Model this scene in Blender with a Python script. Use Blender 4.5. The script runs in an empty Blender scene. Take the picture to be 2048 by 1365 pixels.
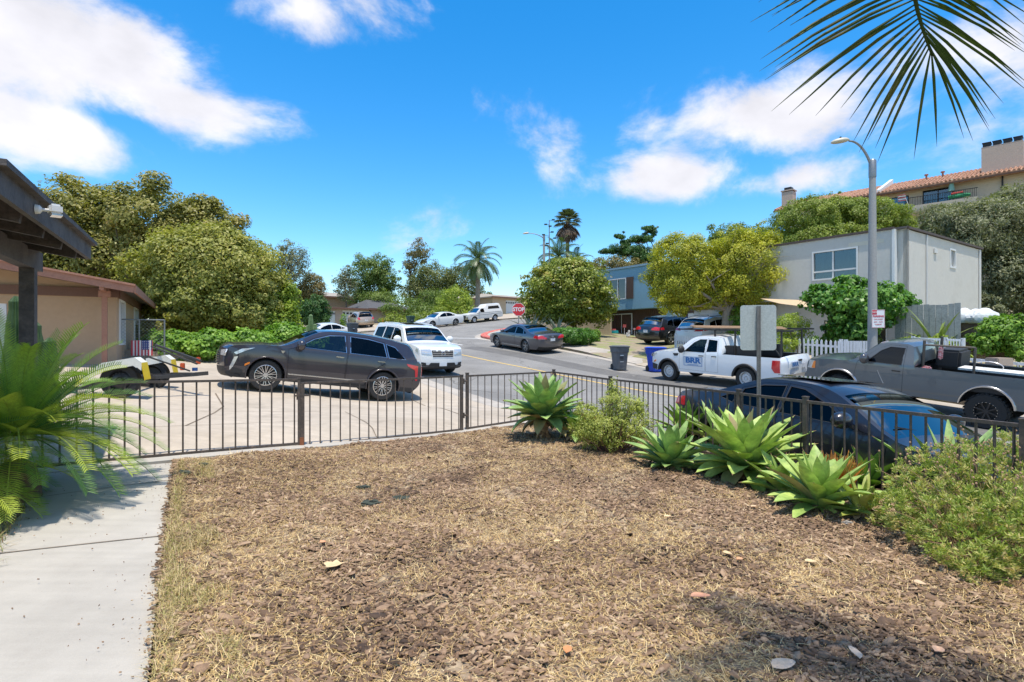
import bpy, bmesh, math, random
import numpy as np
from mathutils import Vector, Matrix
from mathutils.geometry import delaunay_2d_cdt
R = math.radians
random.seed(7); RNG = np.random.default_rng(7)
scene = bpy.context.scene; col = scene.collection
F = 1100.0; CZ = 1.65
# ---------------------------------------------------------------- camera, sky, sun, exposure
cam = bpy.data.cameras.new('camera'); camo = bpy.data.objects.new('camera', cam); col.objects.link(camo)
camo.location = (0, 0, CZ); camo.rotation_euler = (R(90), 0, 0)
cam.sensor_width = 36; cam.lens = 36*F/2048; cam.clip_start = .05; cam.clip_end = 3000
scene.camera = camo
SUN = Vector((.035, -.20, .979)).normalized()
SUN_EL = math.asin(SUN.z); SUN_ROT = math.atan2(SUN.x, SUN.y)
world = bpy.data.worlds.new('World'); scene.world = world; world.use_nodes = True
nt = world.node_tree; nt.nodes.clear()
wo = nt.nodes.new('ShaderNodeOutputWorld'); bg = nt.nodes.new('ShaderNodeBackground'); nt.links.new(bg.outputs[0], wo.inputs[0])
sky = nt.nodes.new('ShaderNodeTexSky'); sky.sky_type = 'NISHITA'; sky.sun_disc = False
sky.sun_elevation = SUN_EL; sky.sun_rotation = SUN_ROT; sky.air_density = 1.0; sky.dust_density = .6; sky.ozone_density = 2.0; sky.altitude = 100
SKY_STR = .13
bg.inputs[1].default_value = SKY_STR
def wn(t, **k):
    n = nt.nodes.new(t)
    for a, b in k.items(): setattr(n, a, b)
    return n
def wl(a, b): nt.links.new(a, b)
hs = wn('ShaderNodeHueSaturation'); hs.inputs['Saturation'].default_value = 1.46; hs.inputs['Value'].default_value = 1.52; hs.inputs['Hue'].default_value = .497
wl(sky.outputs[0], hs.inputs['Color'])
tc = wn('ShaderNodeTexCoord'); D = tc.outputs['Generated']
CL = [(130, 100, 350, 130, 1.3), (50, 255, 230, 80, 1.15), (340, 195, 220, 80, 1.0), (600, 35, 200, 80, 1.0), (1560, 230, 240, 90, 1.15), (1345, 350, 195, 60, 1.0), (1610, 355, 180, 50, .9), (1112, 305, 60, 55, .45),
      (1990, 90, 240, 140, 1.2), (1790, 215, 170, 70, .65), (780, 450, 90, 50, .4), (870, 425, 80, 40, .3), (1060, 280, 60, 35, .2), (1300, 250, 60, 40, .35), (1850, 300, 150, 50, .35),
      ((.2, -1, .45), None, 900, 330, 1.0), ((-.9, -.5, .5), None, 700, 300, .9), ((1, -.35, .5), None, 600, 300, .9), ((.1, -.15, 1), None, 520, 700, .85), ((-.7, .1, .9), None, 420, 300, .8), ((.75, .2, .95), None, 420, 300, .7)]  # unseen clouds overhead and behind the camera, added to whiten and brighten ambient light
acc = None
for (u, v, rx, rz, a) in CL:
    c = Vector(((u-1024)/F, 1, (682-v)/F)) if v is not None else Vector(u); ln = c.length; c.normalize()
    s = wn('ShaderNodeVectorMath', operation='SUBTRACT'); wl(D, s.inputs[0]); s.inputs[1].default_value = c
    # stretch: sideways distance against rx, vertical against rz
    m = wn('ShaderNodeVectorMath', operation='MULTIPLY'); wl(s.outputs[0], m.inputs[0])
    m.inputs[1].default_value = (F*ln/rx, F*ln/rx*.8, F*ln/rz)
    l = wn('ShaderNodeVectorMath', operation='LENGTH'); wl(m.outputs[0], l.inputs[0])
    q = wn('ShaderNodeMath', operation='MULTIPLY_ADD'); wl(l.outputs['Value'], q.inputs[0]); q.inputs[1].default_value = -a; q.inputs[2].default_value = a
    if acc is None: acc = q.outputs[0]
    else:
        mx = wn('ShaderNodeMath', operation='SMOOTH_MAX'); wl(acc, mx.inputs[0]); wl(q.outputs[0], mx.inputs[1]); mx.inputs[2].default_value = .15; acc = mx.outputs[0]
mp = wn('ShaderNodeMapping'); wl(D, mp.inputs[0]); mp.inputs['Scale'].default_value = (1, 1, 1.5)
nz = wn('ShaderNodeTexNoise'); wl(mp.outputs[0], nz.inputs['Vector']); nz.inputs['Scale'].default_value = 5.0; nz.inputs['Detail'].default_value = 10; nz.inputs['Roughness'].default_value = .60; nz.inputs['Distortion'].default_value = .25
a1 = wn('ShaderNodeMath', operation='MULTIPLY_ADD'); wl(nz.outputs[0], a1.inputs[0]); a1.inputs[1].default_value = 3.2; wl(acc, a1.inputs[2])
mr = wn('ShaderNodeMapRange', interpolation_type='SMOOTHERSTEP'); wl(a1.outputs[0], mr.inputs[0]); mr.inputs[1].default_value = 1.6; mr.inputs[2].default_value = 2.6; mr.inputs[4].default_value = .93
nz2 = wn('ShaderNodeTexNoise'); wl(mp.outputs[0], nz2.inputs['Vector']); nz2.inputs['Scale'].default_value = 9; nz2.inputs['Detail'].default_value = 6
cr = wn('ShaderNodeMapRange'); wl(nz2.outputs[0], cr.inputs[0]); cr.inputs[1].default_value = .3; cr.inputs[2].default_value = .7; cr.inputs[3].default_value = 5.4; cr.inputs[4].default_value = 7.0
cc = wn('ShaderNodeCombineColor'); wl(cr.outputs[0], cc.inputs[0]); wl(cr.outputs[0], cc.inputs[2])
g_ = wn('ShaderNodeMath', operation='MULTIPLY'); wl(cr.outputs[0], g_.inputs[0]); g_.inputs[1].default_value = .97; wl(g_.outputs[0], cc.inputs[1])
mix = wn('ShaderNodeMixRGB'); wl(mr.outputs[0], mix.inputs[0]); wl(hs.outputs[0], mix.inputs[1]); wl(cc.outputs[0], mix.inputs[2])
wl(mix.outputs[0], bg.inputs[0])
sl = bpy.data.lights.new('sun', 'SUN'); sl.energy = 4.3; sl.angle = R(.53); sl.color = (1, .935, .83)
so = bpy.data.objects.new('sun', sl); col.objects.link(so); so.rotation_euler = SUN.to_track_quat('Z', 'Y').to_euler()
scene.view_settings.view_transform = 'Standard'; scene.view_settings.look = 'None'
scene.view_settings.exposure = .36; scene.view_settings.gamma = 1
scene.render.engine = 'CYCLES'
# ---------------------------------------------------------------- terrain height
CP = np.array([(4.3,7.7,-.34),(5.9,9.7,-.44),(1.3,12.5,-.25),(5.6,4,-.55),(9,5,-.85),(11.6,13.4,-.52),(16,8,-1.0),(6.24,21.6,.13),(4.9,24.7,.33),(6.4,24.6,.27),(-.86,32.5,1.28),(.75,30.2,1.03),(-2.5,22,.38),(-3.5,15,-.02),(-6.1,13.4,.28),(-9,11,.6),
(-5,6.7,.13),(-3.1,8.2,.06),(-.85,10,.0),(-7.7,53,2.9),(-5.8,54.7,3.19),(-4,59,3.55),(-2,60.8,3.9),(-16.6,62,3.0),(-14,41,1.45),(-11,15.5,.86),(-14,20,1.1),(-25,20,1.8),(-30,40,2.2),
(8.4,32.5,1.3),(9.8,29.7,1.1),(11.65,21.5,.45),(15,17.5,.2),(16,23,.6),(10.4,39,1.65),(2,37,1.8),(4,36,1.8),(10,45,2.4),(0,45,2.4),(20,60,4.5),(-30,80,4.0),(10,90,7),(40,55,6),(30,22,1.4),(-20,-5,1.0),(0,2,0),(12,0,-1.1),(30,5,0)])
def _solve():
    n = len(CP); X = CP[:, :2]; d = np.sqrt(((X[:, None]-X[None])**2).sum(-1))
    A = np.zeros((n+1, n+1)); A[:n, :n] = -d+np.eye(n)*.25; A[:n, n] = 1; A[n, :n] = 1
    b = np.zeros(n+1); b[:n] = CP[:, 2]
    return np.linalg.solve(A, b)
WT = _solve()
def Hn(x, y):
    x = np.asarray(x, float); y = np.asarray(y, float)
    d = np.sqrt((CP[:, 0]-x[..., None])**2+(CP[:, 1]-y[..., None])**2+.3)
    return np.clip(-(d*WT[:-1]).sum(-1)+WT[-1], -2.5, 9)
def H(x, y): return float(Hn(x, y))
def ray(u): return (u-1024)/F
def at(u, v, Y): return Vector((ray(u)*Y, Y, CZ-(v-682)/F*Y))
def zat(v, Y): return CZ-(v-682)/F*Y
Nn = (.82, .57); Dd = Vector((-.57, .82, 0)).normalized(); Nv = Vector((.82, .57, 0)).normalized()
def online(u, off):
    r = ray(u); Y = off/(Nn[0]*r+Nn[1]); return (r*Y, Y)
def sd(s, off):            # s metres up the street from the foot of the perpendicular, off across it
    p = Nv*off+Dd*s; return (p.x, p.y)
def gp(u, v):
    a = ray(u); b = -(v-682)/F; Y = 2.
    while Y < 150:
        if CZ+b*Y <= H(a*Y, Y): break
        Y += .05
    return (a*Y, Y)
# ---------------------------------------------------------------- materials
MATS = {}
def node(t, ty, **k):
    n = t.nodes.new(ty)
    for a, b in k.items(): setattr(n, a, b)
    return n
def PM(name, c, rough=.6, metal=0, var=.12, scale=6, bump=0, bscale=60, coat=0, spec=.5, c2=None, sc2=None, detail=5, attr=None, transl=0, alpha=None, lo=.35, hi=.65):
    if name in MATS: return MATS[name]
    m = bpy.data.materials.new(name); m.use_nodes = True; t = m.node_tree; b = t.nodes['Principled BSDF']
    L = t.links.new
    b.inputs['Roughness'].default_value = rough; b.inputs['Metallic'].default_value = metal
    b.inputs['Specular IOR Level'].default_value = spec; b.inputs['Coat Weight'].default_value = coat; b.inputs['Coat Roughness'].default_value = .04
    tcn = node(t, 'ShaderNodeTexCoord')
    src = None
    if attr:
        an = node(t, 'ShaderNodeAttribute', attribute_name='r')
        ra = node(t, 'ShaderNodeValToRGB'); L(an.outputs['Fac'], ra.inputs[0])
        e = ra.color_ramp.elements
        for i, cc_ in enumerate(attr):
            p = i/(len(attr)-1)
            if i == 0: e[0].position = 0; e[0].color = (*cc_, 1)
            elif i == len(attr)-1: e[len(e)-1].position = 1; e[len(e)-1].color = (*cc_, 1)
            else:
                q = ra.color_ramp.elements.new(p); q.color = (*cc_, 1)
        src = ra.outputs[0]
    if var > 0 or c2:
        n = node(t, 'ShaderNodeTexNoise'); n.inputs['Scale'].default_value = scale; n.inputs['Detail'].default_value = detail; n.inputs['Roughness'].default_value = .6
        L(tcn.outputs['Object'], n.inputs['Vector'])
        if c2:
            mr_ = node(t, 'ShaderNodeMapRange'); L(n.outputs[0], mr_.inputs[0]); mr_.inputs[1].default_value = lo; mr_.inputs[2].default_value = hi
            mx = node(t, 'ShaderNodeMixRGB'); L(mr_.outputs[0], mx.inputs[0]); mx.inputs[1].default_value = (*c, 1); mx.inputs[2].default_value = (*c2, 1)
            base = mx.outputs[0]
        else:
            base = src
        n2 = node(t, 'ShaderNodeTexNoise'); n2.inputs['Scale'].default_value = sc2 or scale*5.3; n2.inputs['Detail'].default_value = 4; L(tcn.outputs['Object'], n2.inputs['Vector'])
        ad = node(t, 'ShaderNodeMath', operation='ADD'); L(n.outputs[0], ad.inputs[0]); L(n2.outputs[0], ad.inputs[1])
        mr2 = node(t, 'ShaderNodeMapRange'); L(ad.outputs[0], mr2.inputs[0]); mr2.inputs[1].default_value = .6; mr2.inputs[2].default_value = 1.4; mr2.inputs[3].default_value = 1-var; mr2.inputs[4].default_value = 1+var
        mm = node(t, 'ShaderNodeVectorMath', operation='SCALE'); L(mr2.outputs[0], mm.inputs['Scale'])
        if base is not None: L(base, mm.inputs[0])
        else: mm.inputs[0].default_value = c
        src = mm.outputs[0]
    if src is not None: L(src, b.inputs['Base Color'])
    else: b.inputs['Base Color'].default_value = (*c, 1)
    if bump:
        n3 = node(t, 'ShaderNodeTexNoise'); n3.inputs['Scale'].default_value = bscale; n3.inputs['Detail'].default_value = 4; L(tcn.outputs['Object'], n3.inputs['Vector'])
        bp = node(t, 'ShaderNodeBump'); bp.inputs['Strength'].default_value = bump; bp.inputs['Distance'].default_value = .02; L(n3.outputs[0], bp.inputs['Height']); L(bp.outputs[0], b.inputs['Normal'])
    if transl:
        o = t.nodes['Material Output']; tr = node(t, 'ShaderNodeBsdfTranslucent')
        if src is not None:
            g = node(t, 'ShaderNodeVectorMath', operation='MULTIPLY'); L(src, g.inputs[0]); g.inputs[1].default_value = (1.5, 1.7, .7); L(g.outputs[0], tr.inputs[0])
        ms = node(t, 'ShaderNodeMixShader'); ms.inputs[0].default_value = transl; L(b.outputs[0], ms.inputs[1]); L(tr.outputs[0], ms.inputs[2]); L(ms.outputs[0], o.inputs[0])
    MATS[name] = m; return m
def GLASS(name, tint, rough=.02, refl=.0, gcol=(.8, .82, .84)):
    if name in MATS: return MATS[name]
    m = bpy.data.materials.new(name); m.use_nodes = True; t = m.node_tree; t.nodes.clear(); L = t.links.new
    o = node(t, 'ShaderNodeOutputMaterial'); tr = node(t, 'ShaderNodeBsdfTransparent'); tr.inputs[0].default_value = (*tint, 1)
    gl = node(t, 'ShaderNodeBsdfGlossy'); gl.inputs['Roughness'].default_value = rough; 
    fr = node(t, 'ShaderNodeFresnel'); fr.inputs[0].default_value = 1.5; gl.inputs[0].default_value = (*gcol, 1)
    ad = node(t, 'ShaderNodeMath', operation='ADD'); ad.use_clamp = True; L(fr.outputs[0], ad.inputs[0]); ad.inputs[1].default_value = .03+refl
    mx = node(t, 'ShaderNodeMixShader'); L(ad.outputs[0], mx.inputs[0]); L(tr.outputs[0], mx.inputs[1]); L(gl.outputs[0], mx.inputs[2]); L(mx.outputs[0], o.inputs[0])
    MATS[name] = m; return m
def leafmat(name, cols, rough=.5, transl=.28, spec=.35):
    return PM(name, cols[0], rough=rough, attr=cols, var=.18, scale=.9, sc2=7, transl=transl, spec=spec)
# ---------------------------------------------------------------- objects
def tag(o, label=None, cat=None, group=None, kind=None):
    if label: o['label'] = label
    if cat: o['category'] = cat
    if group: o['group'] = group
    if kind: o['kind'] = kind
    return o
def thing(name, label, cat, loc=(0, 0, 0), rz=0, group=None):
    o = bpy.data.objects.new(name, None); col.objects.link(o); o.empty_display_size = .2
    o.location = loc; o.rotation_euler = (0, 0, rz); return tag(o, label, cat, group)
def copy_tree(o, parent=None):
    c = o.copy(); col.objects.link(c); c.parent = parent
    for ch in list(o.children): copy_tree(ch, c)
    return c
class MB:
    def __init__(s): s.v = []; s.f = []; s.m = []
    def add(s, vs, fs, mi=0):
        k = len(s.v); s.v += [tuple(p) for p in vs]; s.f += [tuple(i+k for i in f) for f in fs]; s.m += [mi]*len(fs); return s
    def hexa(s, p, mi=0):    # 8 points: bottom loop 4, top loop 4
        return s.add(p, [(3, 2, 1, 0), (4, 5, 6, 7), (0, 1, 5, 4), (1, 2, 6, 5), (2, 3, 7, 6), (3, 0, 4, 7)], mi)
    def box(s, c, d, mi=0, M=None, rz=0):
        x, y, z = c; a, b, e = d[0]/2, d[1]/2, d[2]/2
        P = [Vector(q) for q in ((-a, -b, -e), (a, -b, -e), (a, b, -e), (-a, b, -e), (-a, -b, e), (a, -b, e), (a, b, e), (-a, b, e))]
        if rz: Mz = Matrix.Rotation(rz, 3, 'Z'); P = [Mz @ q for q in P]
        P = [q+Vector(c) for q in P]
        if M: P = [M @ q for q in P]
        return s.hexa(P, mi)
    def bar(s, p, q, w, h, mi=0, up=(0, 0, 1)):    # rectangular bar from p to q, w sideways, h along up
        p = Vector(p); q = Vector(q); d = (q-p).normalized(); u = Vector(up)
        if abs(d.dot(u)) > .99: u = Vector((0, 1, 0))
        r = d.cross(u).normalized(); u2 = r.cross(d).normalized(); P = []
        for e in (p, q):
            for a, b in ((-1, -1), (1, -1), (1, 1), (-1, 1)): P.append(e+r*(a*w/2)+u2*(b*h/2))
        return s.add(P, [(0, 1, 2, 3), (7, 6, 5, 4), (0, 4, 5, 1), (1, 5, 6, 2), (2, 6, 7, 3), (3, 7, 4, 0)], mi)
    def tube(s, pts, rad, n=8, mi=0, cap=True):
        pts = [Vector(p) for p in pts]; k = len(pts); rad = rad if hasattr(rad, '__len__') else [rad]*k
        V = []; prev = None
        for i, p in enumerate(pts):
            d = (pts[min(i+1, k-1)]-pts[max(i-1, 0)]).normalized()
            a = prev if prev is not None else Vector((0, 0, 1)) if abs(d.z) < .9 else Vector((1, 0, 0))
            x = (a-d*a.dot(d)).normalized(); prev = x; y = d.cross(x)
            for j in range(n): t = 2*math.pi*j/n; V.append(p+(x*math.cos(t)+y*math.sin(t))*rad[i])
        Fc = [(i*n+j, i*n+(j+1) % n, (i+1)*n+(j+1) % n, (i+1)*n+j) for i in range(k-1) for j in range(n)]
        if cap: Fc += [tuple(range(n-1, -1, -1)), tuple((k-1)*n+j for j in range(n))]
        return s.add(V, Fc, mi)
    def lathe(s, prof, n=20, mi=0, M=None, ax='Z', cap=True):
        V = []; k = len(prof)
        for r_, z in prof:
            for j in range(n):
                t = 2*math.pi*j/n; x, y = r_*math.cos(t), r_*math.sin(t)
                V.append(Vector((x, y, z)) if ax == 'Z' else Vector((x, z, y)))
        if M: V = [M @ v for v in V]
        Fc = [(i*n+j, i*n+(j+1) % n, (i+1)*n+(j+1) % n, (i+1)*n+j) for i in range(k-1) for j in range(n)]
        if cap:
            if prof[0][0] > 1e-4: Fc.append(tuple(range(n-1, -1, -1)))
            if prof[-1][0] > 1e-4: Fc.append(tuple((k-1)*n+j for j in range(n)))
        return s.add(V, Fc, mi)
    def prism(s, poly, z0, z1, mi=0, M=None):
        n = len(poly); V = [Vector((x, y, z0)) for x, y in poly]+[Vector((x, y, z1)) for x, y in poly]
        if M: V = [M @ v for v in V]
        return s.add(V, [tuple(range(n-1, -1, -1)), tuple(range(n, 2*n))]+[(i, (i+1) % n, n+(i+1) % n, n+i) for i in range(n)], mi)
    def build(s, name, mats, parent=None, smooth=False, ang=35, bevel=0):
        me = bpy.data.meshes.new(name); me.from_pydata([tuple(v) for v in s.v], [], s.f)
        for m in (mats if isinstance(mats, (list, tuple)) else [mats]): me.materials.append(m)
        if len(me.polygons) == len(s.m): me.polygons.foreach_set('material_index', s.m)
        bm = bmesh.new(); bm.from_mesh(me); bmesh.ops.recalc_face_normals(bm, faces=bm.faces)
        if bevel: bmesh.ops.bevel(bm, geom=[e for e in bm.edges if len(e.link_faces) == 2 and e.calc_face_angle(0) > .5], offset=bevel, segments=2, affect='EDGES', clamp_overlap=True)
        bm.to_mesh(me); bm.free()
        if smooth:
            me.polygons.foreach_set('use_smooth', [True]*len(me.polygons)); me.set_sharp_from_angle(angle=R(ang))
        o = bpy.data.objects.new(name, me); col.objects.link(o)
        if parent: o.parent = parent
        return o
def npmesh(name, V, Fq, mat, parent=None, attr=None, smooth=False, k=4):
    V = np.asarray(V, np.float32).reshape(-1, 3); Fq = np.asarray(Fq, np.int32).reshape(-1, k); nf = len(Fq)
    me = bpy.data.meshes.new(name); me.vertices.add(len(V)); me.vertices.foreach_set('co', V.ravel())
    me.loops.add(nf*k); me.loops.foreach_set('vertex_index', Fq.ravel()); me.polygons.add(nf)
    me.polygons.foreach_set('loop_start', np.arange(nf, dtype=np.int32)*k)
    for m in (mat if isinstance(mat, (list, tuple)) else [mat]): me.materials.append(m)
    if attr is not None:
        a = me.attributes.new('r', 'FLOAT', 'FACE'); a.data.foreach_set('value', np.asarray(attr, np.float32))
    me.update(calc_edges=True)
    if smooth: me.polygons.foreach_set('use_smooth', np.ones(nf, bool))
    o = bpy.data.objects.new(name, me); col.objects.link(o)
    if parent: o.parent = parent
    return o
def inpoly(P, poly):
    P = np.asarray(P, float); x, y = P[:, 0], P[:, 1]; ins = np.zeros(len(P), bool); n = len(poly); j = n-1
    for i in range(n):
        xi, yi = poly[i]; xj, yj = poly[j]
        c = ((yi > y) != (yj > y)); d = (yj-yi) if yj != yi else 1e-9
        ins ^= c & (x < (xj-xi)*(y-yi)/d+xi); j = i
    return ins
def tri_poly(outer, holes=(), step=.1, dens=None):
    pts = []; edges = []
    for lp in [outer]+list(holes):
        k = len(pts); q = []
        for i in range(len(lp)):
            a = lp[i]; b = lp[(i+1) % len(lp)]; L = math.hypot(b[0]-a[0], b[1]-a[1]); m = max(1, int(L/step+.5))
            for t in range(m): q.append((a[0]+(b[0]-a[0])*t/m, a[1]+(b[1]-a[1])*t/m))
        pts += q; edges += [(k+i, k+(i+1) % len(q)) for i in range(len(q))]
    xs = [p[0] for p in outer]; ys = [p[1] for p in outer]
    gx = np.arange(min(xs)+step*.5, max(xs), step); gy = np.arange(min(ys)+step*.5, max(ys), step)
    if len(gx) and len(gy):
        G = np.stack(np.meshgrid(gx, gy), -1).reshape(-1, 2); ok = inpoly(G, outer)
        for h in holes: ok &= ~inpoly(G, h)
        B = np.array(pts); G = G[ok]
        if len(G) and len(G)*len(B) < 4e7:
            d = np.sqrt(((G[:, None]-B[None])**2).sum(-1)).min(1); G = G[d > step*.35]
        pts += [tuple(g) for g in G]
    r = delaunay_2d_cdt([Vector(p) for p in pts], edges, [], 0, 1e-5)
    V = [(v.x, v.y) for v in r[0]]; T = [tuple(f) for f in r[2]]
    C = np.array([[sum(V[i][0] for i in f)/len(f), sum(V[i][1] for i in f)/len(f)] for f in T])
    ok = inpoly(C, outer)
    for h in holes: ok &= ~inpoly(C, h)
    return V, [f for f, o in zip(T, ok) if o]
# ---------------------------------------------------------------- ground sheets
def smooth(a, b, x): t = np.clip((x-a)/(b-a), 0, 1); return t*t*(3-2*t)
DRIVES = [(-2.3, 18.5, 5.2), (6.6, 25.5, 4.4), (-16.5, 57, 5.0), (-21, 45, 3)]     # where the kerb is dropped
def kf(x, y):
    k = np.ones_like(np.asarray(x, float))
    for (a, b, r_) in DRIVES: k = np.minimum(k, smooth(r_-.8, r_+.6, np.hypot(x-a, y-b)))
    return k
FL = [(-9.0, 4.4), (-4.97, 6.68), (-3.13, 8.19), (-.85, 10.05), (.9, 11.85), (2.49, 8.6), (3.39, 6.35), (4.19, 4.5), (6.2, 0), (7.5, -3), (-9, -3)]   # yard outline
def polydist(x, y, poly):
    P = np.stack([np.ravel(x), np.ravel(y)], -1); d = np.full(len(P), 1e9)
    for i in range(len(poly)):
        a = np.array(poly[i]); b = np.array(poly[(i+1) % len(poly)]); ab = b-a
        t = np.clip(((P-a)@ab)/(ab@ab), 0, 1); d = np.minimum(d, np.linalg.norm(P-a-t[:, None]*ab, axis=1))
    d[inpoly(P, poly)] *= -1
    return d.reshape(np.shape(x))
def yardz(x, y): return .14*smooth(1.0, 5.2, -np.asarray(x, float))*smooth(3.0, 6.5, np.asarray(y, float))
def HB(x, y):       # top of the blocks: pavement level above the road
    x = np.asarray(x, float); y = np.asarray(y, float)
    h = Hn(x, y)+.02+.11*kf(x, y)
    d = polydist(x, y, FL); w_ = smooth(0, 1.0, d)
    return yardz(x, y)*(1-w_)+h*w_
def drape(name, poly, hf, off, mat, step=.6, kind='structure', skirt=.0, parent=None, holes=()):
    V, T = tri_poly(poly, holes, step); A = np.array(V); Z = hf(A[:, 0], A[:, 1])+off
    vs = [(a[0], a[1], z) for a, z in zip(A, Z)]; fs = list(T)
    if skirt:
        cnt = {}
        for f in T:
            for i in range(3):
                e = (f[i], f[(i+1) % 3]); cnt[frozenset(e)] = cnt.get(frozenset(e), 0)+1
        for f in T:
            for i in range(3):
                e = (f[i], f[(i+1) % 3])
                if cnt[frozenset(e)] == 1:
                    k = len(vs); vs += [(vs[e[0]][0], vs[e[0]][1], vs[e[0]][2]-skirt), (vs[e[1]][0], vs[e[1]][1], vs[e[1]][2]-skirt)]; fs.append((e[1], e[0], k, k+1))
    me = bpy.data.meshes.new(name); me.from_pydata(vs, [], fs); me.materials.append(mat)
    bm = bmesh.new(); bm.from_mesh(me); bmesh.ops.recalc_face_normals(bm, faces=bm.faces)
    bm.to_mesh(me); bm.free()
    o = bpy.data.objects.new(name, me); col.objects.link(o)
    if kind: o['kind'] = kind
    if parent: o.parent = parent
    return o
def strip_poly(pts, w0, w1):   # polygon alongside a polyline, from w0 to w1 to its right
    P = [Vector((p[0], p[1])) for p in pts]; A = []; B = []
    for i, p in enumerate(P):
        d = (P[min(i+1, len(P)-1)]-P[max(i-1, 0)]).normalized(); n = Vector((d.y, -d.x)); A.append(tuple(p+n*w0)); B.append(tuple(p+n*w1))
    return A+B[::-1]
def asphalt():
    m = bpy.data.materials.new('asphalt'); m.use_nodes = True; t = m.node_tree; b = t.nodes['Principled BSDF']; L = t.links.new
    tcn = node(t, 'ShaderNodeTexCoord'); O = tcn.outputs['Object']
    def nz_(s, d=5):
        n = node(t, 'ShaderNodeTexNoise'); n.inputs['Scale'].default_value = s; n.inputs['Detail'].default_value = d; L(O, n.inputs['Vector']); return n.outputs[0]
    def mr_(a, lo, hi, o0, o1):
        n = node(t, 'ShaderNodeMapRange'); L(a, n.inputs[0]); n.inputs[1].default_value = lo; n.inputs[2].default_value = hi; n.inputs[3].default_value = o0; n.inputs[4].default_value = o1; return n.outputs[0]
    def mul(a, c):
        n = node(t, 'ShaderNodeMath', operation='MULTIPLY'); L(a, n.inputs[0]); L(c, n.inputs[1]); return n.outputs[0]
    g = mul(mr_(nz_(90, 2), .3, .7, .72, 1.3), mr_(nz_(.5, 6), .3, .7, .82, 1.15))
    wv = node(t, 'ShaderNodeTexNoise'); wv.inputs['Scale'].default_value = 1.1; L(O, wv.inputs['Vector'])
    ad = node(t, 'ShaderNodeVectorMath', operation='MULTIPLY_ADD'); L(wv.outputs['Color'], ad.inputs[0]); ad.inputs[1].default_value = (.9, .9, 0); L(O, ad.inputs[2])
    vo = node(t, 'ShaderNodeTexVoronoi', feature='DISTANCE_TO_EDGE'); vo.inputs['Scale'].default_value = .22; L(ad.outputs[0], vo.inputs['Vector'])
    g = mul(g, mr_(vo.outputs[0], .0, .006, .45, 1))
    g = mul(g, mr_(nz_(2.2, 3), .62, .72, 1, .8))
    sc = node(t, 'ShaderNodeVectorMath', operation='SCALE'); sc.inputs[0].default_value = (.215, .205, .188); L(g, sc.inputs['Scale']); L(sc.outputs[0], b.inputs['Base Color'])
    b.inputs['Roughness'].default_value = .9
    bp = node(t, 'ShaderNodeBump'); bp.inputs['Strength'].default_value = .4; bp.inputs['Distance'].default_value = .01; L(nz_(120, 2), bp.inputs['Height']); L(bp.outputs[0], b.inputs['Normal'])
    return m
def concrete(name, c, c2, dirt=.12):
    m = bpy.data.materials.new(name); m.use_nodes = True; t = m.node_tree; b = t.nodes['Principled BSDF']; L = t.links.new
    tcn = node(t, 'ShaderNodeTexCoord'); O = tcn.outputs['Object']
    def nz_(s, d=5, ro=.6):
        n = node(t, 'ShaderNodeTexNoise'); n.inputs['Scale'].default_value = s; n.inputs['Detail'].default_value = d; n.inputs['Roughness'].default_value = ro; L(O, n.inputs['Vector']); return n.outputs[0]
    def mr_(a, lo, hi, o0, o1):
        n = node(t, 'ShaderNodeMapRange'); L(a, n.inputs[0]); n.inputs[1].default_value = lo; n.inputs[2].default_value = hi; n.inputs[3].default_value = o0; n.inputs[4].default_value = o1; return n.outputs[0]
    mx = node(t, 'ShaderNodeMixRGB'); L(mr_(nz_(.7, 7, .65), .35, .65, 0, 1), mx.inputs[0]); mx.inputs[1].default_value = (*c, 1); mx.inputs[2].default_value = (*c2, 1)
    def mul(a, c_):
        n = node(t, 'ShaderNodeMath', operation='MULTIPLY'); L(a, n.inputs[0]); L(c_, n.inputs[1]); return n.outputs[0]
    g0 = mr_(nz_(1.3, 4), .60, .70, 1, .84); g0 = mul(g0, mr_(nz_(.45, 3), .35, .65, .94, 1.05))
    ga = mul(mr_(nz_(220, 2), .3, .7, .93, 1.06), mr_(nz_(3.5, 8, .7), .35, .75, 1+dirt*.5, 1-dirt*1.3)); g = mul(mul(g0, ga), mr_(nz_(45, 3), .66, .74, 1, .86))
    # faint broom streaks
    mp_ = node(t, 'ShaderNodeMapping'); L(O, mp_.inputs[0]); mp_.inputs['Rotation'].default_value = (0, 0, R(-30)); mp_.inputs['Scale'].default_value = (.5, 9, 1)
    n5 = node(t, 'ShaderNodeTexNoise'); n5.inputs['Scale'].default_value = 1.2; n5.inputs['Detail'].default_value = 6; L(mp_.outputs[0], n5.inputs['Vector'])
    g = mul(g, mr_(n5.outputs[0], .3, .7, .93, 1.05))
    sc = node(t, 'ShaderNodeVectorMath', operation='SCALE'); L(mx.outputs[0], sc.inputs[0]); L(g, sc.inputs['Scale']); L(sc.outputs[0], b.inputs['Base Color'])
    b.inputs['Roughness'].default_value = .85
    bp = node(t, 'ShaderNodeBump'); bp.inputs['Strength'].default_value = .25; bp.inputs['Distance'].default_value = .004; L(nz_(160, 3), bp.inputs['Height']); L(bp.outputs[0], b.inputs['Normal'])
    return m
M_ASPH = asphalt()
M_CONC = concrete('driveway_concrete', (.40, .335, .255), (.47, .40, .315))
M_WALK = concrete('walk_concrete', (.385, .35, .295), (.435, .40, .34), .08)
M_SIDE = concrete('sidewalk_concrete', (.37, .33, .28), (.44, .395, .335))
M_PATCH = PM('asphalt_patch', (.13, .124, .115), rough=.9, var=.25, scale=1.5, bump=.3, bscale=120)
M_SOIL = PM('soil', (.30, .24, .17), rough=.95, var=.25, scale=1.2, c2=(.20, .22, .08), lo=.45, hi=.6, bump=.6, bscale=20)
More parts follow.
